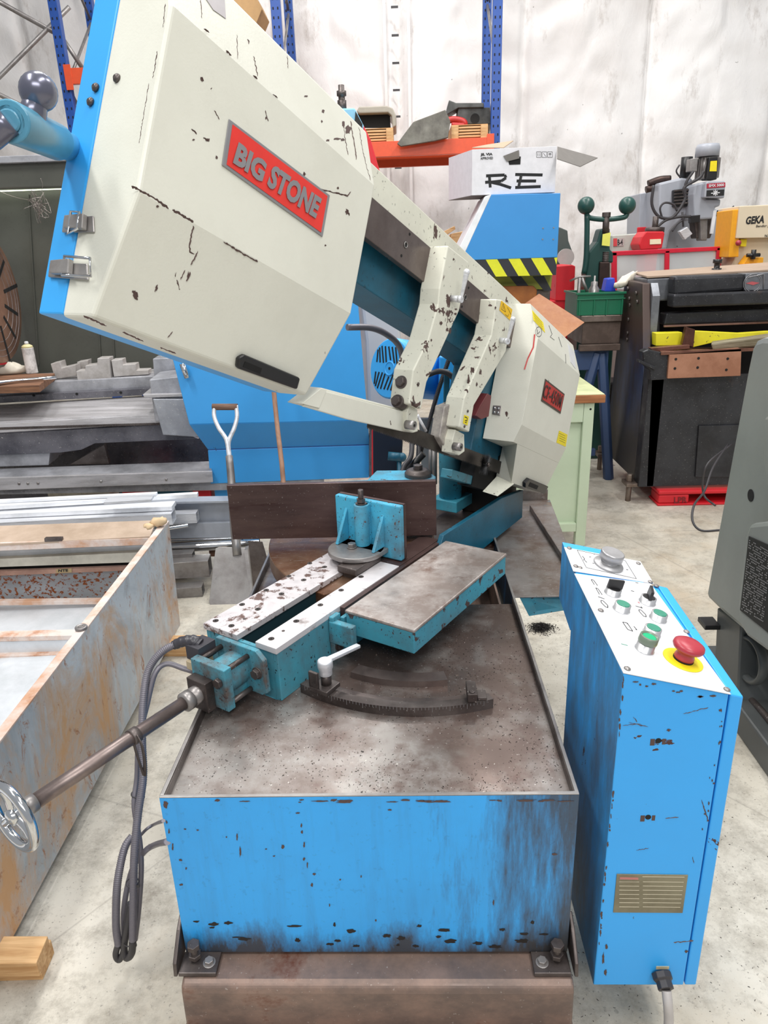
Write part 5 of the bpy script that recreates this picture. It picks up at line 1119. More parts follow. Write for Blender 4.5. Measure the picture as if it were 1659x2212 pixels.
m.tube([P(612, 1180, y=3.3), P(612, 1240, y=3.2)], 0.0125, 12, sub=1); m.build('handle', wood('pole_wood', '#b28a72', '#8b6752', 1, (6, 6, 1)), BR)
m = MB(); q = P(612, 1240, y=3.2); m.box(FW, q[0]-0.10, q[0]+0.12, 3.17, 3.22, 0.0, q[2]+0.03); m.build('broom_head', M['rubber'], BR, 0.004)
m = MB(); A_ = [(536, 1168), (567, 1170), (580, 1215), (556, 1290), (548, 1280)]; m.slab([P(u, v, y=3.05) for u, v in A_], [P(u, v, y=3.10) for u, v in A_])
single(m, 'dust_pan', M['dsteel'], 'dark steel scoop standing right behind the shovel blade', 'scoop', 0.002)

# ---- lathe
LA = thing('lathe', 'large blue and grey lathe with chips behind the metal stack', 'lathe', (-1.4, 4.3, 0))
FL = rotfr((-1.3, 4.0, 0), 7)
def lp_(name, pts, Y, t, mat, bevel=0.003, lab=None, fr=None, kind=None): m = MB(); m.pxp(pts, Y, t, fr or FL, 'y'); return m.build(name, M[mat] if isinstance(mat, str) else mat, LA, bevel, lab, kind)
M['lgrey'] = metal('oily_lathe_grey', '#b3b4ba', '#8b8c91', 0.4, 0.62, 0.33, 0.3, chips=0.5)
M['lbright'] = metal('lathe_way_steel', '#c9c7ca', '#a5a3a4', 0.4, 0.62, 0.3, 0.35, stretch=(0.4, 4, 4), chips=0.3)
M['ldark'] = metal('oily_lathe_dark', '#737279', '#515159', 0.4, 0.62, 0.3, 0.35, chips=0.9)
M['guard'] = paint('olive_guard_paint', '#55564f', '#3c3b36', 0.5, 0.0, rough=0.32, speck=0.2)
M['lblue'] = paint('lathe_blue_paint', '#3fa0e6', '#2d6c9c', 0.12, 0.05, rough=0.42)
lp_('splash_guard', [(-500, 400), (420, 372), (420, 800), (-500, 830)], 1.05, 0.02, 'guard', 0.002, 'dark olive splash guard')
for x in (60, 195, 225):
    m = MB(); m.pxp([(x, 420), (x+2, 420), (x+24, 790), (x+22, 790)], 1.035, 0.012, FL); m.build('guard_rib', M['guard'], LA, 0.001)
lp_('top_rail', [(-500, 355), (200, 330), (200, 345), (-500, 372)], 0.75, 0.06, 'lgrey', 0.004)
lp_('top_cover', [(-500, 372), (200, 345), (200, 402), (-500, 425)], 0.80, 0.10, 'guard', 0.01)
m = MB(); m.cyl(pq(-300, 418, FL, y=0.9), pq(131, 402, FL, y=0.9), 0.019, n=16); m.build('tube_lamp', plain('lit_tube', '#f4ffe0', .3, 0, 3.0), LA, 0, 'glowing fluorescent tube under the top cover')
# face plate
fc_ = Vector(P(-16, 642, y=4.35)); ax_ = Vector((1, 0.10, 0)).normalized(); Rf = 0.385
m = MB(); m.lathe(fc_-ax_*0.09, ax_, [(Rf*0.96, 0), (Rf, 0.01), (Rf, 0.08), (Rf*0.985, 0.09), (0.11, 0.0901), (0.10, 0.085), (0.04, 0.085)], 72)
fpz = m.build('face_plate', metal('coppery_face_plate', '#8c6a58', '#a9836e', 0.4, 0.62, 0.38, 0.5), LA, 0, 'round brown face plate with slots')
up = Vector((0, 0, 1)); sy = ax_.cross(up)
m = MB()
for r in (0.2, 0.26, 0.31, 0.345): m.torus(fc_+ax_*0.0004, ax_, r, 0.0012, 64, 4)
m.build('turned_rings', M['plgrey'], fpz)
for k in range(12):
    t = math.radians(k*30+8); e = up*math.cos(t)+sy*math.sin(t); s = ax_.cross(e)*0.011; r0 = 0.15 if k % 3 else 0.17; r1 = 0.33 if k % 3 else 0.386
    a, b = fc_+e*r0, fc_+e*r1; m = MB(); m.slab([a-s, a+s, b+s, b-s], [p+ax_*0.0015 for p in (a-s, a+s, b+s, b-s)]); m.build('slot', M['dark'], fpz)
# bed, ways, covers
lp_('rear_way', [(-500, 842), (340, 808), (340, 820), (-500, 854)], 0.62, 0.25, 'lbright', 0.003)
lp_('bed_top_way', [(-500, 858), (335, 812), (335, 838), (-500, 882)], 0.42, 0.12, 'lgrey', 0.004)
lp_('bed_rail', [(-500, 884), (335, 838), (340, 852), (-500, 898)], 0.36, 0.1, 'ldark', 0.002)
for u in (73, 166, 261):
    m = MB(); o = pq(u, 856-u*0.03, FL, y=0.3595); m.cyl(o, o-FL.y*0.003, 0.008, n=12); m.build('screw', M['dark'], LA)
A_ = [pq(-500, 905, FL, y=0.40), pq(342, 853, FL, y=0.40), pq(345, 892, FL, y=0.06), pq(-500, 938, FL, y=0.06)]
m = MB(); m.slab(A_, [p-Vector((0, 0, 0.03)) for p in A_]); m.build('flat_way', M['lbright'], LA, 0.002, 'polished flat guideway')
lp_('front_way', [(-500, 944), (345, 894), (350, 915), (-500, 965)], 0.05, 0.25, 'lbright', 0.005)
m = MB()
for k in range(150):
    u = -40+k*2.6; v = 926-u*0.030
    o = pq(u, v, FL, y=0.045); m.box(Fr(o, FL.x, FL.y, FL.z), 0, 0.0045, 0, 0.01, -0.007, 0.007)
m.build('rack_teeth', M['dsteel'], LA, kind='stuff')
lp_('bed_casting', [(-500, 960), (350, 917), (430, 948), (205, 958), (175, 972), (130, 978), (-500, 1000)], 0.08, 0.3, 'ldark', 0.004)
lp_('bed_foot', [(-500, 985), (108, 975), (105, 1005), (-500, 1025)], 0.10, 0.3, 'lgrey', 0.004)
lp_('bed_gusset', [(225, 960), (236, 1002), (150, 1004)], 0.14, 0.04, 'dsteel', 0.003)
lp_('bed_shadow_panel', [(-500, 960), (460, 940), (470, 1080), (-500, 1100)], 0.55, 0.02, 'ldark', 0, 'dark sheet standing in for the shadow under the bed')  # shadow of the gap below the bed put in as a dark sheet
A_ = [pq(-500, 1030, FL, y=0.10), pq(455, 996, FL, y=0.10), pq(458, 1020, FL, y=-0.06), pq(-500, 1050, FL, y=-0.06)]
m = MB(); m.slab(A_, [p-Vector((0, 0, 0.02)) for p in A_]); m.build('tray_ledge', M['lgrey'], LA, 0.002)
lp_('tray_front', [(-500, 1048), (458, 1018), (460, 1042), (-500, 1078)], -0.065, 0.02, 'lbright', 0.002)
for u in (41, 60, 82, 218, 359):
    m = MB(); o = pq(u, 1046-u*0.028, FL, y=-0.066); m.lathe(o, -FL.y, [(0.008, 0), (0.007, 0.003), (0.003, 0.004)], 12); m.build('screw', M['steel'], LA)
lp_('tray_base', [(-500, 1060), (700, 1030), (700, 1055), (-500, 1078)], 0.0, 0.04, 'lgrey', 0.003)
# saddle at the left of the blue panel
lp_('saddle', [(322, 820), (395, 812), (410, 905), (335, 912)], -0.02, 0.3, 'lgrey', 0.006)
lp_('saddle', [(308, 852), (395, 850), (395, 857), (312, 860)], -0.05, 0.2, 'lbright', 0.003)
lp_('saddle_guard', [(330, 862), (405, 862), (440, 945), (352, 940)], -0.06, 0.1, metal('chip_sprinkled_guard', '#8d9098', '#a7aab1', 0.4, 0.62, 0.3, 0.4, chips=1.0), 0.004, 'grey guard sprinkled with chips')
lp_('tool_post', [(330, 775), (378, 772), (380, 815), (333, 818)], 0.3, 0.15, 'lgrey', 0.004)
# blue panel: upright, sloped, upright
Ya = -0.12
lp_('apron_panel', [(365, 745), (480, 560), (768, 590), (795, 908), (409, 917)], Ya, 0.03, 'lblue', 0.004, 'big bright blue front panel')
A_ = [pq(409, 917, FL, y=Ya), pq(795, 908, FL, y=Ya), pq(798, 960, FL, y=Ya+0.12), pq(449, 971, FL, y=Ya+0.12)]
m = MB(); m.slab(A_, [p+FL.y*0.03 for p in A_]); m.build('apron_slope', M['lblue'], LA, 0.002)
lp_('apron_base', [(449, 973), (798, 962), (797, 1032), (455, 1045)], Ya+0.115, 0.03, 'lblue', 0.003)
lp_('apron_edge', [(798, 905), (803, 905), (803, 1035), (798, 1032)], Ya+0.06, 0.3, 'ldark', 0.001)
m = MB(); m.cyl(pq(394, 785, FL, y=Ya-0.04), pq(405, 816, FL, y=Ya-0.04), 0.017, n=16); m.build('panel_handle', M['chrome'], LA, 0, 'chrome handle')
m = MB(); m.pxp([(768, 560), (852, 560), (868, 740), (852, 900), (812, 905), (795, 900), (790, 740)], 0.25, 0.5, FL); m.build('headstock', paint('pale_grey_paint', '#b9bbc3', '#8f9097', 0.15), LA, 0.02, 'pale grey headstock cabinet')
# things lying on the lathe
m = MB(); q0 = pq(-60, 820, FL, y=0.40)
zbd = pq(100, 825, FL, y=0.42)[2]
A_ = [pq(-200, 842, FL, z=zbd+0.045), pq(84, 832, FL, z=zbd+0.045), pq(118, 806, FL, z=zbd+0.045), pq(-200, 812, FL, z=zbd+0.045)]
m.slab([p-Vector((0, 0, 0.04)) for p in A_], A_); bd = single(m, 'wooden_board', wood('oily_board', '#8a6247', '#5d3f2e'), 'oily brown board lying across the lathe ways', 'board', 0.003)
zb2 = zbd+0.046
SC = thing('spray_can', 'white spray can standing on the board on the lathe', 'spray can', pq(70, 806, FL, z=zb2))
c = Vector(ROOTS[SC.name]); 
m = MB(); m.lathe(c, (0, 0, 1), [(0.034, 0), (0.035, 0.005), (0.034, 0.008), (0.034, 0.15), (0.0345, 0.155)], 24); m.build('can', paint('can_print', '#d9d5d2', '#4a3c38', 0.9, 0.2, sc=4), SC)
m = MB(); m.lathe(c+Vector((0, 0, 0.155)), (0, 0, 1), [(0.034, 0), (0.030, 0.012), (0.016, 0.02)], 20); m.build('shoulder', plain('cream_top', '#d9cf9c', .4), SC)
m = MB(); m.lathe(c+Vector((0, 0, 0.175)), (0, 0, 1), [(0.012, 0), (0.012, 0.014), (0.008, 0.018)], 14); m.build('nozzle', M['white'], SC)
m = MB(); m.tube([pq(-40, 832, FL, z=zb2+0.014), pq(40, 822, FL, z=zb2+0.014), pq(122, 815, FL, z=zb2+0.014)], 0.013, 10, sub=2, rf=lambda i, N: 0.009 if i > 1 else 0.014)
single(m, 'socket_wrench', M['chrome'], 'chrome ratchet wrench lying on the board in front of the spray can', 'wrench')
m = MB(); c = pq(20, 800, FL, z=zb2+0.02); m.ball(c, 0.10, 20, (1.25, 0.6, 0.32))
for v in m.v: n_ = noise.noise(v*22); v += Vector((0, 0, 1))*n_*0.045*(1 if v.z > zb2+0.02 else 0.1)+Vector((1, 0, 0))*noise.noise(v*18+Vector((5, 5, 5)))*0.04
for v in m.v: v.z = max(v.z, zb2+0.001)
single(m, 'cleaning_rag', plain('dirty_rag', '#d8d1c2', .9), 'crumpled off-white rag beside the spray can', 'rag')
m = MB(); m.pxp([(-30, 788), (20, 787), (18, 798), (-30, 800)], 0.75, 0.1, FL); single(m, 'red_tin', M['redpaint'], 'red tin just showing behind the rag at the left edge', 'tin', 0.003)
steel_jaw = metal('chuck_jaw_steel', '#c9c5c2', '#a09a95', 0.4, 0.62, 0.4, 0.3)
def jawblk(pts, Y, t, lab):
    m = MB(); m.pxp(pts, Y, t, FL); o = single(m, 'chuck_jaw', steel_jaw, lab, 'chuck jaw', 0.003, 'chuck jaws set out along the lathe bed'); return o
zb3 = 0
jawblk([(109, 786), (130, 781), (133, 795), (163, 788), (165, 812), (119, 819)], 0.50, 0.10, 'leftmost stepped steel chuck jaw on the lathe bed')
jawblk([(166, 782), (190, 778), (190, 792), (170, 802)], 0.62, 0.08, 'small steel chuck jaw behind the ribbed one')
jawblk([(164, 802), (184, 800), (184, 790), (210, 787), (210, 774), (236, 773), (240, 820), (233, 824), (168, 824)], 0.44, 0.10, 'tall ribbed stepped chuck jaw in the middle of the row')
jawblk([(240, 778), (264, 776), (266, 788), (293, 786), (295, 800), (321, 799), (321, 809), (246, 814)], 0.46, 0.09, 'rightmost chuck jaw with three low steps')
random.seed(9); m = MB(); c = Vector(pq(78, 435, FL, y=0.72))
pts = [c+Vector((random.gauss(0, 0.035), random.gauss(0, 0.02), random.gauss(0, 0.04)))+Vector((0, 0, -0.05*random.random())) for _ in range(60)]
m.tube(pts, 0.0013, 4, sub=5); m.tube([pq(88, 385, FL, y=0.72), pq(92, 405, FL, y=0.72), c], 0.0012, 4); m.tube([pq(-20, 405, FL, y=0.72), pq(30, 425, FL, y=0.72), c], 0.0012, 4)
single(m, 'swarf_tangle', M['swarf'], 'tangle of bright wire swarf hanging below the lathe lamp', 'swarf', kind='stuff')

# red and blue crates low behind the lathe tray
for i, (a, b, c_, mat, lab) in enumerate(((262, 325, (1048, 1068), 'redpaint', 'red box under the lathe, left of the blue ones'), (325, 412, (1046, 1070), 'teal_dark', 'dark teal box under the lathe between red ones'),
                                          (415, 458, (1044, 1086), 'redpaint', 'red box under the lathe beside the blue panel'), (462, 520, (1043, 1090), 'lblue', 'blue box low under the lathe, behind the fence end'),
                                          (100, 240, (1052, 1068), 'concrete', 'pale grey sack low under the lathe'))):
    m = MB(); zc = P(a, c_[1]+12, y=4.1)[2]; xa, xb = P(a, 1060, y=4.1)[0], P(b, 1060, y=4.1)[0]; zt2 = P(a, c_[0]-8, y=4.1)[2]
    m.box(FW, xa, xb-0.01, 4.1, 4.24, 0.0, zt2); single(m, 'storage_box', M[mat], lab, 'box', 0.01, 'boxes stored low under the lathe')

# dark machine bits right of the blue panel
m = MB(); m.pxp([(805, 905), (872, 910), (866, 1045), (806, 1042)], 3.45, 0.3); m.box(FW, -0.2, -0.06, 3.46, 3.74, 0.0, 0.35)
single(m, 'pump_cabinet', plain('navy_black', '#151b2b', .5), 'small navy black cabinet behind the saw hoses', 'cabinet', 0.006)
m = MB(); m.cyl(P(838, 985, y=3.4), P(868, 988, y=3.4), 0.022, n=14); m.ball(P(868, 988, y=3.4), 0.024, 12); m.cyl(P(862, 990, y=3.4), Vector((P(862, 990, y=3.4)[0], 3.4, 0)), 0.012, n=10)
single(m, 'hose_tap', M['teal_dark'], 'small teal valve beside the navy cabinet', 'valve')

# ---- blue guard machine with hazard stripes, and the box on top
GM = thing('blue_hood_machine', 'bright blue sheet-metal machine hood with yellow and black stripes under a white box', 'machine', (0.75, 5.0, 0))
Yg = 4.8
M['hood'] = paint('hood_blue_paint', '#3a90d6', '#2c6ca6', 0.12, 0.02, rough=0.4)
m = MB(); fcs = [(1062, 420), (1211, 417), (1204, 556), (1015, 562), (1000, 556)]
m.pxp(fcs, Yg, 0.45); m.build('hood', M['hood'], GM, 0.004)
m = MB(); A_ = [(1062, 420), (1000, 556), (984, 550), (1048, 424)]
m.slab([P(u, v, y=Yg) for u, v in A_], [P(u, v, y=Yg)+Vector((-0.0, 0.45, 0)) for u, v in A_]); m.build('hood_side', M['alub'], GM, 0.004, 'shiny pleated metal side strip')
M['haz_y'] = plain('hazard_yellow', '#dfe02a', .45); M['haz_k'] = plain('hazard_black', '#2a2c33', .45)
m = MB(); m.pxp([(1000, 562), (1204, 556), (1201, 594), (1020, 600)], Yg+0.004, 0.4); hz = m.build('stripe_band', M['haz_k'], GM, 0.002, 'black band with slanting yellow stripes')
for k in range(5):
    x = 1002+k*25+ (k*25)*0; x = 1000+50*k*0.98
    y0, y1 = 562-(x-1000)*0.03, 599-(x-1000)*0.03
    A_ = [(x, y0), (min(x+25, 1204), y0-0.7), (min(x+47, 1201), y1-0.5), (min(x+22, 1201), y1)]
    if x > 1190: A_ = [(1197, 557), (1204, 556), (1202, 572)]
    m = MB(); m.slab([P(u, v, y=Yg+0.004) for u, v in A_], [P(u, v, y=Yg+0.0025) for u, v in A_]); m.build('stripe', M['haz_y'], hz)
m = MB(); m.pxp([(1050, 598), (1193, 594), (1190, 625), (1060, 625)], Yg+0.15, 0.3); lb2 = m.build('lower_band', plain('hazard_olive', '#8c8f2a', .5), GM, 0.002)
for x in (1100, 1150):
    m = MB(); A_ = [(x, 597), (x+25, 596), (x+50, 628), (x+25, 628)]; A_ = [(min(u, 1192), v) for u, v in A_]; m.slab([P(u, v, y=Yg+0.15) for u, v in A_], [P(u, v, y=Yg+0.1485) for u, v in A_]); m.build('stripe', M['haz_k'], lb2)
m = MB(); x0, x1 = P(1075, 620, y=5.0)[0], P(1188, 620, y=5.0)[0]; m.box(FW, x0, x1, 4.98, 5.35, 0, P(1100, 622, y=5.0)[2]); m.build('column', M['dsteel'], GM, 0.005)
for (u, v) in ((1173, 493), (1196, 492), (1172, 517), (1195, 517)):
    m = MB(); o = P(u, v, y=Yg); m.lathe(o, (0, -1, 0), [(0.005, 0), (0.004, 0.003)], 10); m.build('rivet', M['steel'], GM)
# printed white carton
ztop = P(1130, 418, y=Yg)[2]
CB = thing('cardboard_box', 'open white cardboard box marked RE sitting on the blue machine hood', 'box', (0.65, 5.0, ztop))
M['card'] = plain('white_card', '#e4e3e8', .7); M['cardgrey'] = plain('brown_card_inside', '#77736f', .8); M['cardtan'] = plain('tan_card', '#b59c84', .8)
Yc = 4.84; f_ = [P(u, v, y=Yc) for u, v in ((1020, 323), (1203, 317), (1198, 414), (1018, 419))]
xl_, xr_ = f_[0][0], f_[1][0]; z0_, z1_ = ztop+0.003, f_[0][2]
sd_ = Vector((0.0, 0.36, 0)); lft = P(1008, 427, y=5.1)
m = MB(); T = 0.006
m.box(FW, xl_, xr_, Yc, Yc+T, z0_, z1_); m.build('front_panel', M['card'], CB, 0.001)
FX = rotfr((xl_, Yc, 0), 0); vx_ = Vector((-0.10, 0.30, 0)).normalized()
m = MB(); a = Vector((xl_, Yc+T, 0)); b = a+vx_*0.38
m.slab([a+Vector((0, 0, z0_)), b+Vector((0, 0, z0_)), b+Vector((T, 0, z0_)), a+Vector((T, 0, z0_))], [a+Vector((0, 0, z1_)), b+Vector((0, 0, z1_)), b+Vector((T, 0, z1_)), a+Vector((T, 0, z1_))]); m.build('side_panel', M['card'], CB, 0.0005)
m = MB(); m.slab([Vector((xr_-T, Yc+T, z0_)), Vector((xr_, Yc+T, z0_)), Vector((xr_, Yc, z0_))+vx_*0.38, Vector((xr_-T, Yc, z0_))+vx_*0.38], [Vector((xr_-T, Yc+T, z1_)), Vector((xr_, Yc+T, z1_)), Vector((xr_, Yc, z1_))+vx_*0.38, Vector((xr_-T, Yc, z1_))+vx_*0.38]); m.build('side_panel', M['card'], CB)
m = MB(); m.slab([b+Vector((0, 0, z0_)), b+Vector((xr_-xl_, 0, z0_)), b+Vector((xr_-xl_, T, z0_)), b+Vector((0, T, z0_))], [b+Vector((0, 0, z1_)), b+Vector((xr_-xl_, 0, z1_)), b+Vector((xr_-xl_, T, z1_)), b+Vector((0, T, z1_))]); m.build('back_panel', M['card'], CB)
m = MB(); m.slab([a+Vector((0, 0, z0_-0.002)), b+Vector((0, 0, z0_-0.002)), b+Vector((xr_-xl_, 0, z0_-0.002)), Vector((xr_, Yc+T, z0_-0.002))], [a+Vector((0, 0, z0_+0.001)), b+Vector((0, 0, z0_+0.001)), b+Vector((xr_-xl_, 0, z0_+0.001)), Vector((xr_, Yc+T, z0_+0.001))]); m.build('bottom_panel', M['cardgrey'], CB)
A_ = [P(1203, 318, y=Yc+0.01), P(1291, 342, y=Yc+0.02), P(1253, 361, y=Yc-0.06), P(1204, 345, y=Yc-0.08)]
A_ = [Vector((xr_, Yc+0.30, z1_)), Vector(P(1291, 342, y=Yc+0.25)), Vector(P(1253, 361, y=Yc-0.02)), Vector((xr_, Yc+0.0, z1_-0.0))]
A_ = [Vector(P(1204, 318, y=Yc+0.02)), Vector(P(1291, 342, y=Yc+0.25)), Vector(P(1253, 361, y=Yc-0.02)), Vector(P(1203, 344, y=Yc-0.1))]
m = MB(); m.slab(A_, [p+Vector((0, 0, 0.004)) for p in A_]); m.build('open_flap', M['cardgrey'], CB)
A_ = [Vector(P(1020, 320, y=Yc+0.01)), Vector(P(1088, 320, y=Yc+0.01)), Vector(P(1109, 305, y=Yc+0.2)), Vector(P(1050, 314, y=Yc+0.2))]
m = MB(); m.slab(A_, [p+Vector((0, 0, 0.004)) for p in A_]); m.build('open_flap', M['cardtan'], CB)
cf = lambda u, v, o: Vector(P(u, v, y=Yc-0.0005-o*0.3))
lines(CB, [[(1050, 380), (1090, 378), (1093, 384), (1083, 391), (1057, 394)], [(1057, 380), (1059, 405)], [(1048, 394), (1058, 393), (1080, 398), (1104, 406)],
           [(1113, 377), (1172, 378)], [(1116, 391), (1158, 391)], [(1113, 405), (1168, 403)], [(1126, 378), (1120, 405)]], 0, 0.0085, fn=cf, name='hand_lettering')
m = MB(); m.pxp([(1096, 340), (1125, 338), (1124, 355), (1100, 356)], Yc-0.002, 0.002); m.build('hand_hole', M['dark'], CB)
m = MB(); A_ = [(1087, 337), (1121, 324), (1122, 342), (1095, 349)]; m.slab([P(u, v, y=Yc-0.003) for u, v in A_], [P(u, v, y=Yc-0.008) for u, v in A_]); m.build('torn_tab', M['cardgrey'], CB)
cP = lambda u, v: Vector(P(u, v, y=Yc-0.001))
def ctext(w, bl, br, tl_, bold=0.03, parent=CB, f=cP, mat=None): a, b, c = f(*bl), f(*br), f(*tl_); return text(w, a, b-a, c-a, mat or M['ink'], parent, 'lettering', bold)
ctext('JIL VIA', (1038, 338), (1064, 337), (1038, 331), 0.05); ctext('APPROVED', (1038, 345), (1065, 344), (1038, 339.5), 0.02)
lines(CB, [[(x, 328), (x+10, 328), (x+10, 340), (x, 340), (x, 328)] for x in (1159, 1171, 1183)]+[[(1162, 337), (1162, 331)], [(1166, 337), (1166, 331)], [(1174, 331), (1179, 338)], [(1185, 333), (1188, 331), (1191, 333), (1185, 333)], [(1188, 333), (1188, 338)]], 0, 0.0011, fn=cf, name='box_symbol')

# ---- copper sheet and orange leather pad
m = MB(); cs = [Vector(P(1164, 635, y=4.25)), Vector(P(1262, 697, y=4.05)), Vector(P(1218, 730, y=3.95))]; cs.append(cs[0]+(cs[2]-cs[1])*1.6); m.slab(cs, [p+Vector((0.002, 0.003, 0.002)) for p in cs])
single(m, 'copper_sheet', metal('copper_sheet_metal', '#8f5834', '#a87650', 0.4, 0.66, 0.55, 0.1), 'tilted coppery metal sheet sticking up behind the far wheel cover', 'metal sheet', 0.001)
m = MB(); A_ = [(1075, 625), (1082, 618), (1152, 617), (1160, 626), (1156, 690), (1075, 660)]; m.slab([P(u, v, y=4.90) for u, v in A_], [P(u, v, y=4.915) for u, v in A_])
single(m, 'leather_pad', metal('orange_leather', '#a8652c', '#8a4f22', 0.4, 0.6, 0.55, 0.0), 'orange-brown leather apron hanging below the hazard stripes', 'leather apron', 0.02)


m = MB(); q = P(1205, 738, y=4.0); m.box(FW, q[0]-0.06, q[0]+0.03, 3.98, 4.06, 0.8735, q[2]-0.01)
single(m, 'timber_block', M['pine'], 'timber block on the workbench propping the copper sheet', 'wood block', 0.002)
# ---- green workbench
GB = thing('workbench', 'pale green steel workbench with a wooden worktop behind the saw', 'workbench', (0.8, 4.3, 0))
M['bgreen'] = paint('pale_green_paint', '#bfcdb2', '#8a9a7c', 0.2, 0.05, rough=0.5)
bx0, bx1, by0, by1 = 0.22, 1.0, 3.76, 4.62
m = MB(); m.box(FW, bx0-0.05, bx1+0.05, by0-0.02, by1, 0.826, 0.868); m.build('worktop', wood('oak_worktop', '#b07348', '#8a5632'), GB, 0.004)
m = MB(); m.box(FW, bx0-0.045, bx1+0.045, by0-0.015, by1-0.005, 0.8685, 0.872); m.build('top_sheet', metal('green_lino', '#cfd5a4', '#b8be92', 0.4, 0.6, 0.5, 0.0), GB, 0.001, 'worn pale green lino surface')
for (x, y) in ((bx0, by0), (bx1-0.055, by0), (bx0, by1-0.1), (bx1-0.055, by1-0.1)):
    m = MB(); m.box(FW, x, x+0.055, y, y+0.055, 0, 0.825); m.build('leg', M['bgreen'], GB, 0.003)
m = MB(); m.box(FW, bx0+0.056, bx1-0.056, by0+0.03, by0+0.036, 0.14, 0.72); m.build('end_panel', M['bgreen'], GB)
m = MB(); m.box(FW, bx0+0.056, bx1-0.056, by0, by0+0.05, 0.72, 0.825); m.build('top_rail', M['bgreen'], GB, 0.003)
m = MB(); m.box(FW, bx0+0.056, bx1-0.056, by0, by0+0.05, 0.09, 0.14); m.build('bottom_rail', M['bgreen'], GB, 0.003)
for x in (bx1-0.16, bx1-0.02):
    m = MB(); m.cyl((x, by0-0.0005, 0.79), (x, by0+0.002, 0.79), 0.006, n=10); m.build('rail_hole', M['dark'], GB)

# ---- black bar bender / guillotine frame at the right
BK = thing('guillotine', 'large black sheet-metal guillotine with a tapered end frame on the right', 'guillotine', (2.6, 4.8, 0))
M['bk'] = metal('greasy_black_paint', '#37383c', '#2a2a2d', 0.4, 0.62, 0.4, 0.35, '#4a3d38', 0.62, 1.2, chips=0.25)
M['bk2'] = metal('blue_black_paint', '#2e3852', '#2c2d38', 0.45, 0.65, 0.4, 0.3, '#4d3b38', 0.56, 0.8)
M['bksilver'] = metal('greasy_silver', '#83868c', '#62646a', 0.4, 0.62, 0.35, 0.5)
xe = 1.50
m = MB(); pt = [(5.27, 0.14), (4.55, 0.14), (4.52, 0.75), (4.72, 1.375), (5.10, 1.385)]
m.prism(FW, pt, 'x', xe, xe+0.05); 
def worn_frame():
    t = NT('brown_over_blue_black'); g = t.math('ADD', t.axis(2), t.math('MULTIPLY', t.noise(3, 6, 0.7), 0.35))
    c = t.mix(t.rng(g, 1.05, 1.30), t.mix(t.rng(t.noise(5, 8, 0.7, t.scaled((2, 2, 0.6))), 0.42, 0.62), lin('#333f5c'), lin('#2c2b30')), lin('#4e3f3a'))
    c = t.mix(t.rng(g, 0.75, 0.55), c, lin('#4a4744')); return t.out(c, 0.42, 0.25)
ef = m.build('end_frame', worn_frame(), BK, 0.006, 'tapered end frame, bluish black with worn brown upper half')
for (u, v) in ((1361, 645), (1362, 659), (1359, 690), (1357, 719), (1356, 733), (1376, 633), (1378, 652), (1358, 623)):
    m = MB(); o = P(u, v, x=xe); m.lathe(o, (-1, 0, 0), [(0.013, 0), (0.012, 0.01), (0.006, 0.012)], 10); m.build('bolt', M['dsteel'], ef)
m = MB(); m.box(FW, xe+0.0, xe+0.10, 4.44, 4.545, 0.12, 0.98); m.build('front_post', M['bk'], BK, 0.006)
m = MB(); m.prism(FW, [(4.72, 1.375), (4.66, 1.30), (4.66, 1.0), (4.80, 1.0), (4.80, 1.37)], 'x', xe+0.051, xe+0.10); m.build('slide_guide', M['bksilver'], BK, 0.004)
def bk(name, pts, Y, t, mat='bk', bev=0.004, lab=None): m = MB(); m.pxp(pts, Y, t); return m.build(name, M[mat] if isinstance(mat, str) else mat, BK, bev, lab)
bk('lower_panel', [(1408, 815), (1800, 800), (1800, 1042), (1397, 1051)], 4.44, 0.02, 'bk', 0.002, 'black front panel')
bk('hatch_cover', [(1510, 920), (1800, 912), (1800, 1030), (1502, 1031)], 4.425, 0.013, 'bk', 0.003)
bk('upper_frame', [(1396, 648), (1425, 646), (1425, 785), (1392, 785)], 4.72, 0.15)
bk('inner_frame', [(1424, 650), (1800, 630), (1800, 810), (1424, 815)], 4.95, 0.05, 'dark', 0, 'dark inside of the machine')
bk('top_beam', [(1398, 602), (1800, 580), (1800, 630), (1400, 652)], 4.75, 0.30, 'bksilver', 0.01)
m = MB(); A_ = [P(1398, 601, y=4.745), P(1800, 579, y=4.745), P(1800, 560, y=5.2), P(1367, 592, y=5.2)]; m.slab([Vector(p) for p in A_], [Vector(p)+Vector((0, 0, 0.012)) for p in A_]); m.build('top_board', wood('dusty_top', '#b29a86', '#93806f'), BK, 0.002, 'dusty brown top surface')
bk('front_cover', [(1457, 597), (1612, 591), (1608, 628), (1456, 640)], 4.62, 0.12, 'bk', 0.02)
bk('front_cover', [(1611, 591), (1800, 583), (1800, 622), (1608, 628)], 4.62, 0.12, 'bksilver', 0.004)
bk('pressure_bar', [(1455, 636), (1800, 622), (1800, 652), (1454, 665)], 4.58, 0.12, 'bk', 0.012)
bk('blade_beam', [(1440, 677), (1800, 660), (1800, 690), (1434, 702)], 4.66, 0.12, 'bk', 0.008)
bk('copper_rod', [(1435, 703), (1800, 690), (1800, 694), (1435, 707)], 4.6, 0.02, metal('brown_rod', '#8f6f66', '#6f5148'), 0.001)
m = MB(); o = P(1626, 612, y=4.618)
for r in (0.055, 0.047): m.torus(o, (0, 1, 0), r, 0.002, 32, 4)
lg = m.build('round_emblem', M['plgrey'], BK)
m = MB(); A_ = [(1611, 612), (1624, 608), (1641, 611), (1627, 616)]; m.slab([P(u, v, y=4.618) for u, v in A_], [P(u, v, y=4.616) for u, v in A_]); m.build('emblem_lozenge', plain('faded_emblem_red', '#b5555a', .5), lg)
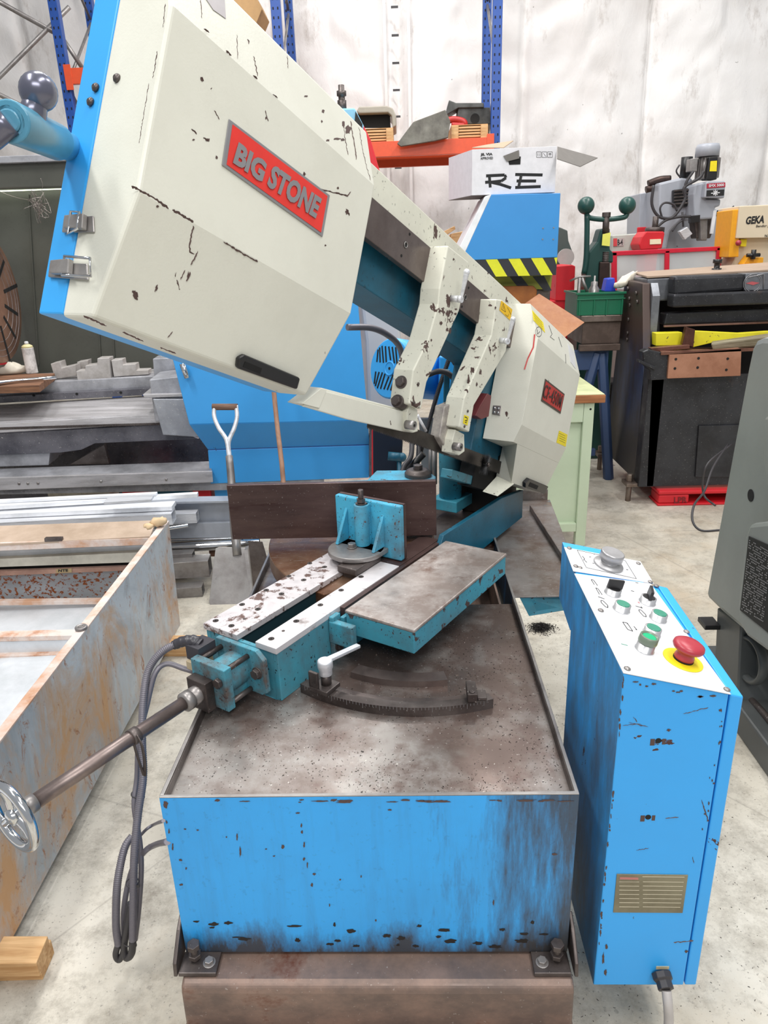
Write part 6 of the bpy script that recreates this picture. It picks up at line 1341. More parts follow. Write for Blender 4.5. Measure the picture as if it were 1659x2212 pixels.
m = MB(); m.tube([P(1614, 600, y=4.617), P(1648, 592, y=4.617), P(1650, 592, y=4.617), P(1649, 624, y=4.617)], 0.003, 6, sub=1); m.build('plate_border', M['plgrey'], BK)
bk('table_front', [(1446, 764), (1602, 753), (1600, 812), (1442, 818)], 4.34, 0.05, metal('rusty_copper_plate', '#9a6a52', '#b07f66', 0.4, 0.62, 0.45, 0.3), 0.003, 'long coppery drilled front plate')
m = MB(); A_ = [P(1428, 760, y=4.34), P(1602, 752, y=4.34), P(1800, 745, y=4.62), P(1420, 752, y=4.62)]; m.slab([Vector(p)-Vector((0, 0, 0.02)) for p in A_], A_); m.build('table_top', metal('rusty_table_top', '#8f6656', '#735045'), BK, 0.002)
for (u, v) in ((1460, 776), (1509, 774), (1572, 775), (1458, 796), (1507, 794), (1569, 799)):
    m = MB(); o = P(u, v, y=4.339); m.cyl(o, o+Vector((0, -0.001, 0)), 0.008, n=12); m.build('bolt_hole', M['dark'], BK)
bk('corner_bracket', [(1388, 760), (1400, 755), (1445, 765), (1442, 820), (1405, 822), (1404, 800), (1390, 785)], 4.36, 0.08, 'bk', 0.006)
bk('corner_cap', [(1377, 775), (1418, 793), (1415, 800), (1378, 782)], 4.34, 0.03, 'bk', 0.004)
bk('yellow_block', [(1417, 720), (1474, 718), (1474, 745), (1417, 747)], 4.55, 0.08, paint('yellow_steel', '#e6dc2c', '#6d5a2a', 0.3, 0.5, '#5a4438'), 0.002)
bk('yellow_beam', [(1499, 715), (1600, 720), (1659, 716), (1800, 715), (1659, 735), (1540, 740), (1497, 750)], 4.50, 0.05, paint('yellow_steel_beam', '#e6dc2c', '#6d5a2a', 0.3, 0.5, '#5a4438'), 0.002)
bk('brown_stop', [(1483, 706), (1502, 712), (1498, 750), (1474, 744)], 4.46, 0.04, metal('rust_brown', '#6d4a40', '#54382f'), 0.003)
bk('steel_bars', [(1404, 752), (1490, 745), (1490, 753), (1412, 760)], 4.42, 0.05, metal('brown_flat_bar', '#855f52', '#6b483d'), 0.002)
m = MB(); A_ = [P(1535, 742, y=4.40), P(1680, 722, y=4.40), P(1690, 745, y=4.40), P(1540, 758, y=4.40)]; m.slab(A_, [Vector(p)+Vector((0.05, 0.12, 0)) for p in A_]); wl = single(m, 'wooden_lever', wood('mossy_wood', '#8d8570', '#5f553f'), 'weathered rounded timber lying on the guillotine table', 'timber', 0.012)
m = MB(); zt_ = P(1547, 590, y=4.9)[2]; o = Vector((P(1547, 590, y=4.9)[0], 4.9, zt_-0.03)); m.hexa(o, (0, 0, 1), 0.055, 0.03); m.lathe(o+Vector((0, 0, 0.03)), (0, 0, 1), [(0.03, 0), (0.03, 0.03), (0.018, 0.03), (0.018, 0.06), (0.028, 0.062), (0.028, 0.085)], 12); m.build('adjusting_bolt', M['black'], BK)
for (u, v, Y) in ((1373, 1048, 4.52), (1300, 984, 5.25)):
    q = P(u, v, y=Y); m = MB(); m.box(FW, xe-0.07, xe+0.05, Y-0.06, Y+0.06, 0.115, 0.138); m.hexa((xe-0.035, Y, 0.138), (0, 0, 1), 0.022, 0.05); m.cyl((xe-0.035, Y, 0), (xe-0.035, Y, 0.115), 0.018, n=10); m.build('levelling_foot', metal('rusty_foot', '#8d8178', '#6a5a50'), BK, 0.003)
RP = thing('pallet', 'red plastic pallet under the black guillotine', 'pallet', (2.3, 4.7, 0))
m = MB(); xa = P(1421, 1085, y=4.40)[0]; m.box(FW, xa, xa+1.2, 4.40, 5.15, 0.075, 0.105); m.build('deck', M['redpaint'], RP, 0.01)
for k in range(3):
    for j in range(2):
        m = MB(); m.box(FW, xa+0.005+k*0.52, xa+0.20+k*0.50, 4.405+j*0.55, 4.56+j*0.55, 0.016, 0.075); m.build('block', M['redpaint'], RP, 0.01)
m = MB(); m.box(FW, xa, xa+1.2, 4.40, 4.58, 0.0, 0.0155); m.build('skid', M['redpaint'], RP, 0.005)
a, b, c = P(1456, 1087, y=4.403), P(1484, 1086, y=4.403), P(1456, 1074, y=4.403); text('LPR', a, Vector(b)-Vector(a), Vector(c)-Vector(a), plain('faded_print', '#7a1a20', .6), RP, 'lettering', 0.02)
m = MB(); m.tube([P(1572, 960, y=4.2), P(1540, 1010, y=3.9), P(1522, 1060, y=3.7), P(1500, 1090, y=3.5), P(1496, 1125, y=3.4), P(1515, 1146, y=3.35), P(1560, 1145, y=3.3)], 0.006, 8); m.tube([P(1580, 960, y=4.2), P(1530, 1000, y=4.0), P(1518, 1040, y=4.0), P(1522, 1072, y=4.0), P(1545, 1092, y=3.9)], 0.006, 8)
single(m, 'looped_cable', M['rubber'], 'thin dark cable looping out beside the grey machine', 'cable')

# ---- grey machine at the right edge
GR = thing('grey_machine', 'dark grey cast machine column with a stitched data plate at the right edge', 'machine', (1.35, 2.2, 0))
M['mg'] = paint('machine_grey_paint', '#868b88', '#4f5150', 0.25, 0.03, rough=0.38)
M['mg2'] = paint('machine_grey_dark', '#4f5252', '#2c2d2e', 0.4, 0.1, rough=0.4)
def gxp(name, pts, X, t, mat='mg', bev=0.006, lab=None, par=None): m = MB(); m.pxp(pts, X, t, FW, 'x'); return m.build(name, M[mat] if isinstance(mat, str) else mat, par or GR, bev, lab)
gxp('column', [(1523, 1288), (1560, 1325), (1700, 1445), (1700, 728), (1648, 727), (1632, 733), (1622, 752), (1612, 800)], 1.10, 0.5, 'mg', 0.02)
gxp('switch_housing', [(1618, 1130), (1700, 1120), (1700, 1440), (1612, 1375), (1596, 1350), (1592, 1310), (1608, 1160)], 1.04, 0.06, 'mg', 0.015)
dp = gxp('data_plate', [(1617, 1158), (1700, 1195), (1700, 1400), (1598, 1318)], 1.036, 0.004, 'ink', 0.001, 'black data plate covered with tables of small white figures')
m = MB()
for r in range(30):
    for c_ in range(16):
        if random.random() < 0.30: continue
        u0 = 1619+c_*3.0-r*0.58; v0 = 1166+r*5.1+c_*1.75
        if u0 < 1600+0.0*r or v0 > 1318+ (u0-1598)*0.8-4: continue
        A_ = [(u0, v0), (u0+1.9, v0+1.0), (u0+1.6, v0+3.2), (u0-0.3, v0+2.2)]
        a_ = [Vector(P(u, v, x=1.0355)) for u, v in A_]; m.slab(a_, [p-Vector((0.0005, 0, 0)) for p in a_])
m.build('plate_figures', M['plgrey'], dp, kind='stuff')
gxp('front_box', [(1650, 900), (1700, 890), (1700, 1110), (1655, 1050), (1648, 1000)], 1.07, 0.03, 'mg', 0.01)
m = MB(); o = P(1622, 1070, x=1.0995); m.cyl(o, Vector(o)+Vector((-0.0015, 0, 0)), 0.02, n=20); m.build('round_hole', M['dark'], GR)
gxp('leg', [(1549, 1312), (1600, 1350), (1590, 1560), (1537, 1480), (1545, 1400)], 1.13, 0.3, 'mg2', 0.006)
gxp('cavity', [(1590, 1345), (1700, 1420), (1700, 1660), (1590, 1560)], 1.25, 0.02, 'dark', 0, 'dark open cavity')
m = MB(); o = Vector(P(1622, 1425, x=1.16)); m.torus(o, (1, 0.1, 0), 0.075, 0.011, 40, 10, 1.6); m.cyl(o+Vector((0.03, 0, 0)), o+Vector((0.05, 0, 0)), 0.07, n=32); m.build('pulley', M['mg2'], GR, 0, 'round grey pulley ring')
m = MB(); a, b = P(1597, 1590, z=0), P(1720, 1760, z=0); 
m.slab([(1.12, 1.3, 0), (1.12, 2.5, 0), (1.9, 2.5, 0), (1.9, 1.3, 0)], [(1.12, 1.3, 0.10), (1.12, 2.5, 0.10), (1.9, 2.5, 0.10), (1.9, 1.3, 0.10)]); m.build('base', M['mg2'], GR, 0.008)
m = MB(); m.tube([P(1600, 1490, x=1.18), P(1640, 1530, x=1.18), P(1690, 1590, x=1.18)], 0.012, 8); m.tube([P(1602, 1520, x=1.2), P(1640, 1570, x=1.2), P(1690, 1640, x=1.2)], 0.016, 8); m.build('slide_rods', M['dsteel'], GR)
m = MB(); q = P(1545, 1352, x=1.12); m.box(FW, 1.075, 1.13, q[1]-0.02, q[1]+0.05, q[2]-0.006, q[2]+0.012); m.build('end_stop', M['black'], GR, 0.002)
random.seed(3)

# ---- pallet rack behind
M['rblue'] = plain('rack_blue', '#1f4d9e', .4); M['rorange'] = plain('rack_orange', '#e2552d', .4)
RK = thing('pallet_rack', 'tall blue pallet rack with orange beams against the white tarpaulin', 'pallet rack', (-1.0, 8.2, 0))
Yr = 7.8
def post(x, y, zt=4.9):
    m = MB(); w = 0.045; m.box(FW, x-w, x+w, y, y+0.012, 0, zt); m.box(FW, x-w, x-w+0.012, y+0.012, y+0.07, 0, zt); m.box(FW, x+w-0.012, x+w, y+0.012, y+0.07, 0, zt)
    o = m.build('upright_post', M['rblue'], RK, 0.003)
    m = MB()
    for k in range(int((zt-1.6)/0.075)): 
        for sx in (-1, 1): m.box(FW, x+sx*0.022-0.006, x+sx*0.022+0.006, y-0.0012, y-0.0002, 1.6+k*0.075, 1.6+k*0.075+0.022)
    m.build('slots', M['dark'], o, kind='stuff')
xs_ = (P(128, 100, y=Yr)[0], P(598, 60, y=Yr)[0], P(1073, 150, y=Yr)[0])
xs_all = xs_+(xs_[0]-2.15,)
for x in xs_all:
    post(x, Yr); post(x, Yr+0.9)
    for k in range(5):
        m = MB(); a = (x, Yr+0.05, 1.0+k*0.75); b = (x, Yr+0.93, 1.75+k*0.75); m.cyl(a if k % 2 else (x, Yr+0.93, 1.0+k*0.75), b if k % 2 else (x, Yr+0.05, 1.75+k*0.75), 0.014, n=8); m.build('frame_brace', M['steel'], RK)
# long cross braces at the back, left bay
for (a, b) in (((0, 5), (120, 72)), ((0, 165), (150, 15)), ((120, 60), (180, 150)), ((0, 205), (60, 235))):
    m = MB(); A3, B3 = Vector(P(*a, y=Yr+0.2)), Vector(P(*b, y=Yr+0.2)); d = B3-A3; A3 -= d*((A3.x-(xs_[0]-2.15))/d.x if a[0] == 0 else 0); m.cyl(A3, B3, 0.022, n=8); m.build('cross_brace', M['steel'], RK)
def beam(x0, x1, zt, y):
    m = MB(); h = 0.135; m.box(FW, x0, x1, y, y+0.05, zt-h, zt); o = m.build('beam', M['rorange'], RK, 0.003)
    for x in (x0, x1):
        m = MB(); m.box(FW, x-0.035, x+0.035, y-0.006, y-0.0005, zt-h-0.05, zt+0.03); m.build('beam_clip', M['rorange'], RK, 0.001)
z1 = P(930, 302, y=Yr)[2]; z2 = P(150, 148, y=Yr)[2]
beam(xs_[1]+0.05, xs_[2]-0.05, z1, Yr-0.02); beam(xs_[1]+0.05, xs_[2]-0.05, z1, Yr+0.92); beam(xs_[0]+0.05, xs_[1]-0.05, z2, Yr-0.02); beam(xs_[0]+0.05, xs_[1]-0.05, z2, Yr+0.92)
m = MB(); m.box(FW, xs_[1]+0.08, xs_[2]-0.06, Yr+0.04, Yr+0.90, z1-0.03, z1-0.012); m.build('shelf_board', wood('shelf_chipboard', '#a8703e', '#8b5a30'), RK)
m = MB(); m.box(FW, xs_[0]+0.08, xs_[1]-0.08, Yr+0.04, Yr+0.90, z2-0.03, z2-0.012); m.build('shelf_board', wood('shelf_chipboard_b', '#a8703e', '#8b5a30'), RK)
q = P(1058, 303, y=Yr-0.021); m = MB(); m.box(FW, q[0]-0.028, q[0]+0.025, Yr-0.0235, Yr-0.0215, q[2]-0.035, q[2]+0.03); lt = m.build('bay_label', M['white'], RK)
a, b, c = P(1055, 308, y=Yr-0.024), P(1061, 308, y=Yr-0.024), P(1055, 300, y=Yr-0.024); text('G', a, Vector(b)-Vector(a), Vector(c)-Vector(a), M['ink'], lt, 'lettering', 0.03)
# things on the shelf
zs1 = z1+0.001
def palletcol(u0, u1, lab):
    x0, x1 = P(u0, 300, y=Yr)[0], P(u1, 300, y=Yr)[0]; T_ = thing('wooden_crate', lab, 'crate', ((x0+x1)/2, Yr+0.3, zs1), 'slatted crates on the rack shelf')
    for k in range(4): m = MB(); m.box(FW, x0+0.02, x1-0.02, Yr+0.02, Yr+0.04, zs1+0.010+k*0.026, zs1+0.010+k*0.026+0.018); m.build('slat', M['pine'], T_, 0.002)
    for x in (x0, x1-0.07): m = MB(); m.box(FW, x, x+0.07, Yr+0.0, Yr+0.55, zs1, zs1+0.114); m.build('corner_post', M['pine'], T_, 0.003)
    m = MB(); m.box(FW, x0, x1, Yr+0.02, Yr+0.55, zs1+0.1145, zs1+0.122); m.build('lid_board', M['pine'], T_, 0.002)
    m = MB(); m.box(FW, x0+0.07, x1-0.07, Yr+0.5, Yr+0.52, zs1, zs1+0.114); m.build('back_board', M['pine'], T_); return x0, x1
palletcol(772, 850, 'low slatted wooden crate under the beige machine cover on the rack')
palletcol(975, 1054, 'low slatted wooden crate at the right end of the rack shelf')
zc_ = zs1+0.123
zc_ += 0.002
MC = thing('machine_cover', 'beige rounded machine cover on the left crate of the rack shelf', 'machine cover', (P(815, 270, y=8)[0], 8.0, zc_))
m = MB(); m.pxp([(770, 240), (776, 230), (835, 228), (848, 233), (856, 250), (856, 272), (848, 276), (846, 250), (838, 243), (775, 245)], Yr+0.05, 0.5); m.build('shell', plain('beige_enamel', '#a9a294', .4), MC, 0.01)
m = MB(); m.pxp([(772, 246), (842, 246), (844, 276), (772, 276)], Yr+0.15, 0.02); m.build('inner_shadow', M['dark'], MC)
m = MB(); m.pxp([(858, 310), (893, 263), (962, 237), (973, 262), (968, 297), (940, 304), (866, 316)], Yr-0.12, 0.06); 
single(m, 'chute_guard', metal('grey_olive_guard', '#7a786f', '#5d5a54', 0.4, 0.6, 0.45, 0.3), 'grey angular sheet guard leaning out over the orange beam', 'guard', 0.004)
m = MB(); m.pxp([(990, 232), (1058, 232), (1060, 268), (985, 268)], Yr+0.15, 0.25); m.pxp([(970, 216), (985, 222), (1045, 222), (1046, 232), (990, 233), (962, 250)], Yr+0.12, 0.3)
GX = single(m, 'gear_housing', metal('dark_cast_iron', '#5d5e5c', '#434443', 0.4, 0.6, 0.5, 0.3), 'dark cast-iron gear housing on the right crate of the rack', 'gear housing', 0.006)
o = Vector(P(1026, 256, y=Yr+0.149)); m = MB(); m.cyl(o, o-Vector((0, 0.003, 0)), 0.045, n=24)
m.build('bore', M['dark'], None).parent = GX; bpy.data.objects['bore'].location = -GX.location
m = MB(); m.tube([P(962, 262, y=Yr+0.1), P(980, 258, y=Yr+0.1), P(1000, 262, y=Yr+0.1), P(1002, 270, y=Yr+0.1), P(975, 270, y=Yr+0.1)], 0.03, 8); single(m, 'red_hose_bundle', M['plred2'], 'red hose bundle beside the cast gear housing', 'hose')
# cardboard carton on the upper shelf
m = MB(); A_ = [P(u, v, y=Yr+0.1) for u, v in ((500, -30), (552, -10), (566, 20), (553, 52))]; A_ = [(p[0], p[2]) for p in A_]+[(P(553, 52, y=Yr+0.1)[0], z2+0.001), (P(495, 52, y=Yr+0.1)[0], z2+0.001)]; m.prism(FW, A_, 'y', Yr+0.1, Yr+0.5); single(m, 'cardboard_carton', plain('brown_carton', '#c09a6c', .8), 'brown cardboard carton high on the rack above the saw cover', 'box', 0.004)
# spindle piece, blue and red machine top behind the saw cover
BRM = thing('drill_head', 'light blue machine head with a dark spindle rising above the saw beam', 'machine', (P(770, 300, y=5.2)[0], 5.3, 0))
m = MB(); m.pxp([(728, 234), (766, 233), (800, 300), (800, 330), (730, 330)], 5.2, 0.3); m.build('head_cover', paint('pale_blue', '#8cc7e6', '#5c93b0', 0.2), BRM, 0.01)
m = MB(); m.pxp([(768, 240), (783, 268), (780, 290), (766, 262)], 5.19, 0.008); m.build('side_window', M['ink'], BRM)
m = MB(); m.pxp([(785, 270), (800, 300), (822, 375), (800, 375), (785, 330)], 5.15, 0.3); m.build('red_body', M['redpaint'], BRM, 0.01)
m = MB(); o = P(739, 232, y=5.35); m.lathe(Vector(o)-Vector((0, 0, 0.02)), (0, 0, 1), [(0.03, 0), (0.03, 0.06), (0.022, 0.06), (0.022, 0.085), (0.032, 0.087), (0.032, 0.115), (0.02, 0.117), (0.02, 0.15)], 14); m.build('spindle', M['dsteel'], BRM)
m = MB(); x = P(770, 330, y=5.3)[0]; m.box(FW, x-0.12, x+0.12, 5.2, 5.5, 0, P(770, 330, y=5.2)[2]); m.build('column', M['redpaint'], BRM, 0.01)
m = MB(); m.pxp([(975, 505), (1020, 495), (1005, 545), (968, 530)], 5.9, 0.3); m.pxp([(958, 500), (982, 488), (984, 495), (965, 508)], 5.9, 0.1); x = P(995, 540, y=5.9)[0]; m.box(FW, x-0.12, x+0.1, 5.92, 6.15, 0, P(995, 538, y=5.9)[2])
single(m, 'timber_scraps', M['pine'], 'dark and pale timber scraps heaped behind the sloping beam', 'timber', 0.003)

# ---- fly press with two balls
FP = thing('fly_press', 'dark green fly press with two ball weights and a yellow tag', 'fly press', (P(1305, 600, y=5.6)[0], 5.6, 0))
M['dgreen'] = paint('dark_green_paint', '#1f4a44', '#1a2624', 0.4, 0.1, rough=0.35)
Yf = 5.6
for u in (1266, 1355): m = MB(); o = P(u, 444, y=Yf); m.ball(o, 0.060, 24); m.build('ball_weight', M['dgreen'], FP)
m = MB(); m.tube([P(1266, 456, y=Yf), P(1268, 464, y=Yf), P(1276, 471, y=Yf), P(1310, 474, y=Yf), P(1345, 470, y=Yf), P(1353, 465, y=Yf), P(1355, 456, y=Yf)], 0.018, 10); m.build('cross_arm', M['dgreen'], FP)
m = MB(); m.tube([P(1268, 464, y=Yf), P(1268, 500, y=Yf), P(1266, 560, y=Yf), P(1261, 592, y=Yf)], 0.02, 10, sub=4); m.build('swing_handle', M['dgreen'], FP)
m = MB(); a, b = P(1310, 462, y=Yf), P(1308, 505, y=Yf); m.cyl(b, a, 0.024, n=14); m.hexa(Vector(a)-Vector((0, 0, 0.02)), (0, 0, 1), 0.03, 0.03); m.build('screw_head', M['dsteel'], FP)
m = MB(); m.pxp([(1298, 494), (1318, 492), (1318, 540), (1325, 545), (1325, 568), (1297, 568), (1296, 640), (1268, 640), (1262, 620), (1268, 580), (1272, 545), (1290, 522)], Yf, 0.16); m.build('frame', M['dgreen'], FP, 0.012)
m = MB(); m.pxp([(1296, 566), (1318, 566), (1318, 640), (1292, 640)], Yf-0.03, 0.12); m.build('ram', metal('brown_ram', '#4a3b37', '#33302f'), FP, 0.006)
m = MB(); c0 = Vector(P(1309, 545, y=Yf-0.005)); m.cyl(c0, c0-Vector((0, 0, 0.12)), 0.02, n=14)
for k in range(8): m.torus(c0-Vector((0, 0, 0.012*k)), (0, 0, 1), 0.02, 0.004, 14, 5)
m.build('press_screw', M['dsteel'], FP)
m = MB(); m.pxp([(1302, 506), (1319, 502), (1317, 532), (1300, 530)], Yf-0.04, 0.003); m.build('paper_tag', plain('yellow_tag', '#f1f06a', .6), FP)
m = MB(); x = P(1295, 640, y=Yf)[0]; m.box(FW, x-0.16, x+0.12, Yf-0.05, Yf+0.3, 0, P(1295, 640, y=Yf)[2]); m.build('stand', M['dgreen'], FP, 0.01)

# ---- iron stand table, green crate, tools
IT = thing('surface_table', 'heavy cast-iron table on a blue trestle behind the workbench', 'table', (P(1290, 760, y=4.95)[0], 5.1, 0))
Yi = 4.95; zti = P(1290, 681, y=Yi)[2]; xi0, xi1 = P(1255, 690, y=Yi)[0], xe-0.05+0.0
xi1 = min(P(1345, 690, y=Yi)[0], xe-0.04)
castm = metal('brown_cast_iron', '#6d5d55', '#54463f', 0.4, 0.6, 0.45, 0.3)
m = MB(); m.box(FW, xi0, xi1, Yi, Yi+0.5, zti-0.045, zti); m.build('table_plate', metal('grey_cast_plate', '#8b7e76', '#6f635c'), IT, 0.006)
m = MB(); m.box(FW, xi0+0.02, xi1, Yi+0.02, Yi+0.48, zti-0.19, zti-0.046); m.build('table_web', castm, IT, 0.004)
m = MB(); m.box(FW, xi0-0.0, xi1, Yi-0.01, Yi+0.03, zti-0.235, zti-0.191); m.build('lower_rail', castm, IT, 0.004)
nav = plain('navy_paint', '#33496f', .5)
m = MB(); m.box(FW, xi0-0.10, xi1-0.06, Yi+0.04, Yi+0.10, zti-0.37, zti-0.236); m.build('trestle_beam', nav, IT, 0.004)
for (ua, ub) in (((1290, 762), (1272, 825)), ((1300, 762), (1304, 838))):
    a, b = Vector(P(*ua, y=Yi+0.06)), Vector(P(*ub, y=Yi+0.06)); d = (b-a).normalized(); e = a+d*((a.z)/-d.z) if d.z < 0 else b
    m = MB(); m.cyl(a, e, 0.038, n=6); m.build('leg', nav, IT, 0.004)
m = MB(); 
m.box(FW, xi0-0.08, xi1-0.10, Yi+0.05, Yi+0.09, 0.18, 0.23); m.build('foot_rail', nav, IT, 0.003)
GC = thing('plastic_crate', 'green plastic crate full of tools on the cast-iron table', 'crate', ((xi0+xi1)/2-0.06, 5.0, zti))
M['gcrate'] = plain('crate_green', '#12684a', .35)
gx0 = P(1246, 676, y=Yi)[0]; gx1 = xi1; gz0 = zti+0.001; gz1 = P(1290, 632, y=Yi-0.0)[2]; gy0, gy1 = Yi, Yi+0.38
gxl = gx0-0.06
m = MB(); T = 0.008
m.box(FW, gx0, gx1, gy0, gy0+T, gz0, gz1); m.build('front_side', M['gcrate'], GC, 0.002)
m = MB(); m.box(FW, gx0, gx1, gy1-T, gy1, gz0, gz1); m.build('rear_side', M['gcrate'], GC, 0.002)
for x in (gx0, gx1-T): m = MB(); m.box(FW, x, x+T, gy0+T, gy1-T, gz0, gz1); m.build('end_side', M['gcrate'], GC, 0.002)
m = MB(); m.box(FW, gx0+T, gx1-T, gy0+T, gy1-T, gz0, gz0+0.01); m.build('bottom', M['gcrate'], GC)
m = MB(); m.box(FW, gx0-0.012, gx1+0.012, gy0-0.012, gy0-0.0005, gz1-0.012, gz1+0.002); m.box(FW, gx0-0.008, gx1+0.008, gy0-0.01, gy0-0.0005, gz1-0.045, gz1-0.038); m.box(FW, gx0-0.012, gx0-0.0005, gy0, gy1, gz1-0.012, gz1+0.002); m.build('rim', M['gcrate'], GC, 0.002)
for k in (0.03, 0.35, 0.62, 0.95): m = MB(); x = gx0+(gx1-gx0)*k; m.box(FW, x, x+0.008, gy0-0.009, gy0-0.0005, gz0, gz1-0.046); m.build('side_rib', M['gcrate'], GC)
m = MB(); a = Vector(P(1250, 632, y=Yi+0.1)); m.tube([(a.x, a.y, gz0+0.02), P(1252, 600, y=Yi+0.1)], 0.012, 8, sub=1); m.tube([P(1231, 607, y=Yi+0.1), P(1250, 598, y=Yi+0.1), P(1276, 597, y=Yi+0.1)], 0.007, 8, sub=1); m.tube([P(1257, 600, y=Yi+0.1), P(1268, 630, y=Yi+0.1)], 0.01, 8, sub=1)
single(m, 'tap_wrench', M['steel'], 'T-handled steel tap wrench standing in the green crate', 'tool')
m = MB(); c = Vector(P(1283, 628, y=Yi+0.12)); m.lathe((c.x, c.y, gz0+0.012), (0, 0, 1), [(0.035, 0), (0.035, c.z-gz0), (0.022, c.z-gz0+0.02), (0.022, c.z-gz0+0.045), (0.006, c.z-gz0+0.05), (0.006, c.z-gz0+0.085)], 16); single(m, 'oil_can', M['steel'], 'grey metal oil can in the green crate', 'oil can')
m = MB(); m.pxp([(1312, 602), (1328, 600), (1330, 630), (1306, 630)], Yi+0.15, 0.1); single(m, 'blue_container', plain('vivid_blue', '#2f49c8', .4), 'bright blue container in the green crate', 'container', 0.006)
m = MB(); m.ball(P(1352, 606, y=Yi+0.1), 0.07, 16, (1.2, 0.5, 0.45))
for v in m.v: v += Vector((noise.noise(v*20)*0.03, 0, noise.noise(v*24+Vector((2, 2, 2)))*0.03+(v.x-P(1352, 606, y=Yi+0.1)[0])*0.5))
single(m, 'white_rag', plain('rag_white', '#e5dccb', .9), 'crumpled white rag draped at the right end of the green crate', 'rag')

# ---- red cabinet and saw behind hood
m = MB(); m.pxp([(1203, 575), (1236, 572), (1243, 575), (1240, 650), (1200, 650)], 6.0, 0.4); x = P(1221, 640, y=6.0)[0]; m.box(FW, x-0.13, x+0.13, 6.01, 6.39, 0, P(1221, 649, y=6.0)[2])
single(m, 'red_cabinet', M['redpaint'], 'red steel cabinet between the striped hood and the fly press', 'cabinet', 0.006)
m = MB(); m.pxp([(1212, 492), (1226, 498), (1228, 520), (1237, 545), (1232, 568), (1205, 572), (1205, 490)], 6.5, 0.15); x = P(1215, 570, y=6.5)[0]; m.box(FW, x-0.1, x+0.08, 6.51, 6.64, 0, P(1215, 571, y=6.5)[2])
single(m, 'abrasive_saw', plain('dark_grey_green', '#4b5552', .5), 'dark grey saw housing with a label just right of the blue hood', 'machine', 0.006)
m = MB(); o = P(1221, 556, y=6.45); m.cyl(o, Vector(o)-Vector((0, 0.03, 0)), 0.07, n=24); single(m, 'disc_guard', plain('pale_grey_guard', '#a9aaa6', .4), 'pale round blade guard right of the blue hood', 'guard')

# ---- grey control box machine + red vice block + red framed enclosure
CM = thing('red_framed_guard', 'red framed transparent guard panel in front of the milling machine', 'guard', (P(1440, 600, y=6.2)[0], 6.2, 0))
Yp = 6.2; M['rframe'] = plain('bright_red_frame', '#d11f38', .35)
def glassy():
    t = NT('scratched_perspex'); t.b.inputs['Base Color'].default_value = lin('#dfe3e4'); t.b.inputs['Roughness'].default_value = 0.35; t.b.inputs['Transmission Weight'].default_value = 0.0; t.b.inputs['Alpha'].default_value = 0.45; return t.m
M['perspex'] = glassy()
for nm, pts in (('top_bar', [(1322, 543), (1560, 532), (1560, 541), (1322, 553)]), ('upright', [(1322, 545), (1333, 545), (1333, 640), (1322, 640)]), ('upright', [(1437, 542), (1447, 541), (1445, 640), (1435, 640)]), ('upright', [(1549, 535), (1560, 534), (1555, 630), (1544, 630)])):
    m = MB(); m.pxp(pts, Yp, 0.04); m.build(nm, M['rframe'], CM, 0.004)
m = MB(); m.pxp([(1333, 552), (1549, 541), (1546, 625), (1333, 625)], Yp+0.018, 0.004); m.build('clear_panel', M['perspex'], CM, 0, 'cloudy scratched clear panel')
for u in (1327, 1440, 1550):
    x = P(u, 630, y=Yp)[0]; m = MB(); m.box(FW, x-0.02, x+0.02, Yp, Yp+0.04, 0, P(u, 630, y=Yp)[2]); m.build('leg', M['rframe'], CM)
FB4 = thing('grey_control_unit', 'pale grey machine unit with a red and grey badge behind the red framed guard', 'machine', (P(1350, 560, y=6.6)[0], 6.7, 0))
m = MB(); m.pxp([(1322, 508), (1378, 504), (1378, 600), (1322, 600)], 6.78, 0.22); m.build('housing', plain('pale_grey_green', '#b9bdb4', .4), FB4, 0.01)
m = MB(); m.pxp([(1325, 515), (1348, 514), (1347, 531), (1325, 532)], 6.774, 0.005); bd_ = m.build('badge', plain('badge_grey', '#b8b0ad', .4), FB4)
m = MB(); m.pxp([(1325, 515), (1333, 514.6), (1333, 531.6), (1325, 532)], 6.772, 0.0018); m.build('badge_red', plain('badge_red', '#cf4a4c', .4), bd_)
a, b, c = P(1334, 530, y=6.773), P(1345, 529, y=6.773), P(1334, 517, y=6.773); text('B-4', a, Vector(b)-Vector(a), Vector(c)-Vector(a), M['ink'], bd_, 'lettering', 0.02)
x = P(1352, 600, y=6.6)[0]; m = MB(); m.box(FW, x-0.13, x+0.10, 6.80, 6.98, 0, P(1350, 599, y=6.6)[2]); m.build('column', plain('grey_column', '#9a9d98', .5), FB4)
RV = thing('red_punch_head', 'red hydraulic punch block with warning sticker left of the milling machine', 'machine', (P(1407, 560, y=6.5)[0], 6.6, 0))
m = MB(); m.pxp([(1396, 500), (1434, 500), (1436, 505), (1430, 537), (1384, 540), (1380, 528), (1386, 512)], 6.5, 0.25); m.build('head', M['redpaint'], RV, 0.008)
m = MB(); m.pxp([(1404, 517), (1428, 516), (1428, 527), (1404, 528)], 6.493, 0.006); m.build('sticker', plain('cream_sticker', '#efe6c4', .5), RV)
m = MB(); o = P(1414, 500, y=6.6); m.cyl(o, Vector(o)+Vector((0, 0, 0.12)), 0.025, n=16); m.lathe(Vector(o)-Vector((0, 0, 0.01)), (0, 0, 1), [(0.08, 0), (0.08, 0.04), (0.05, 0.045)], 20); m.build('ram', M['dsteel'], RV)
x = P(1407, 540, y=6.5)[0]; m = MB(); m.box(FW, x-0.04, x+0.06, 6.52, 6.74, 0, P(1407, 538, y=6.5)[2]); m.build('column', M['redpaint'], RV)
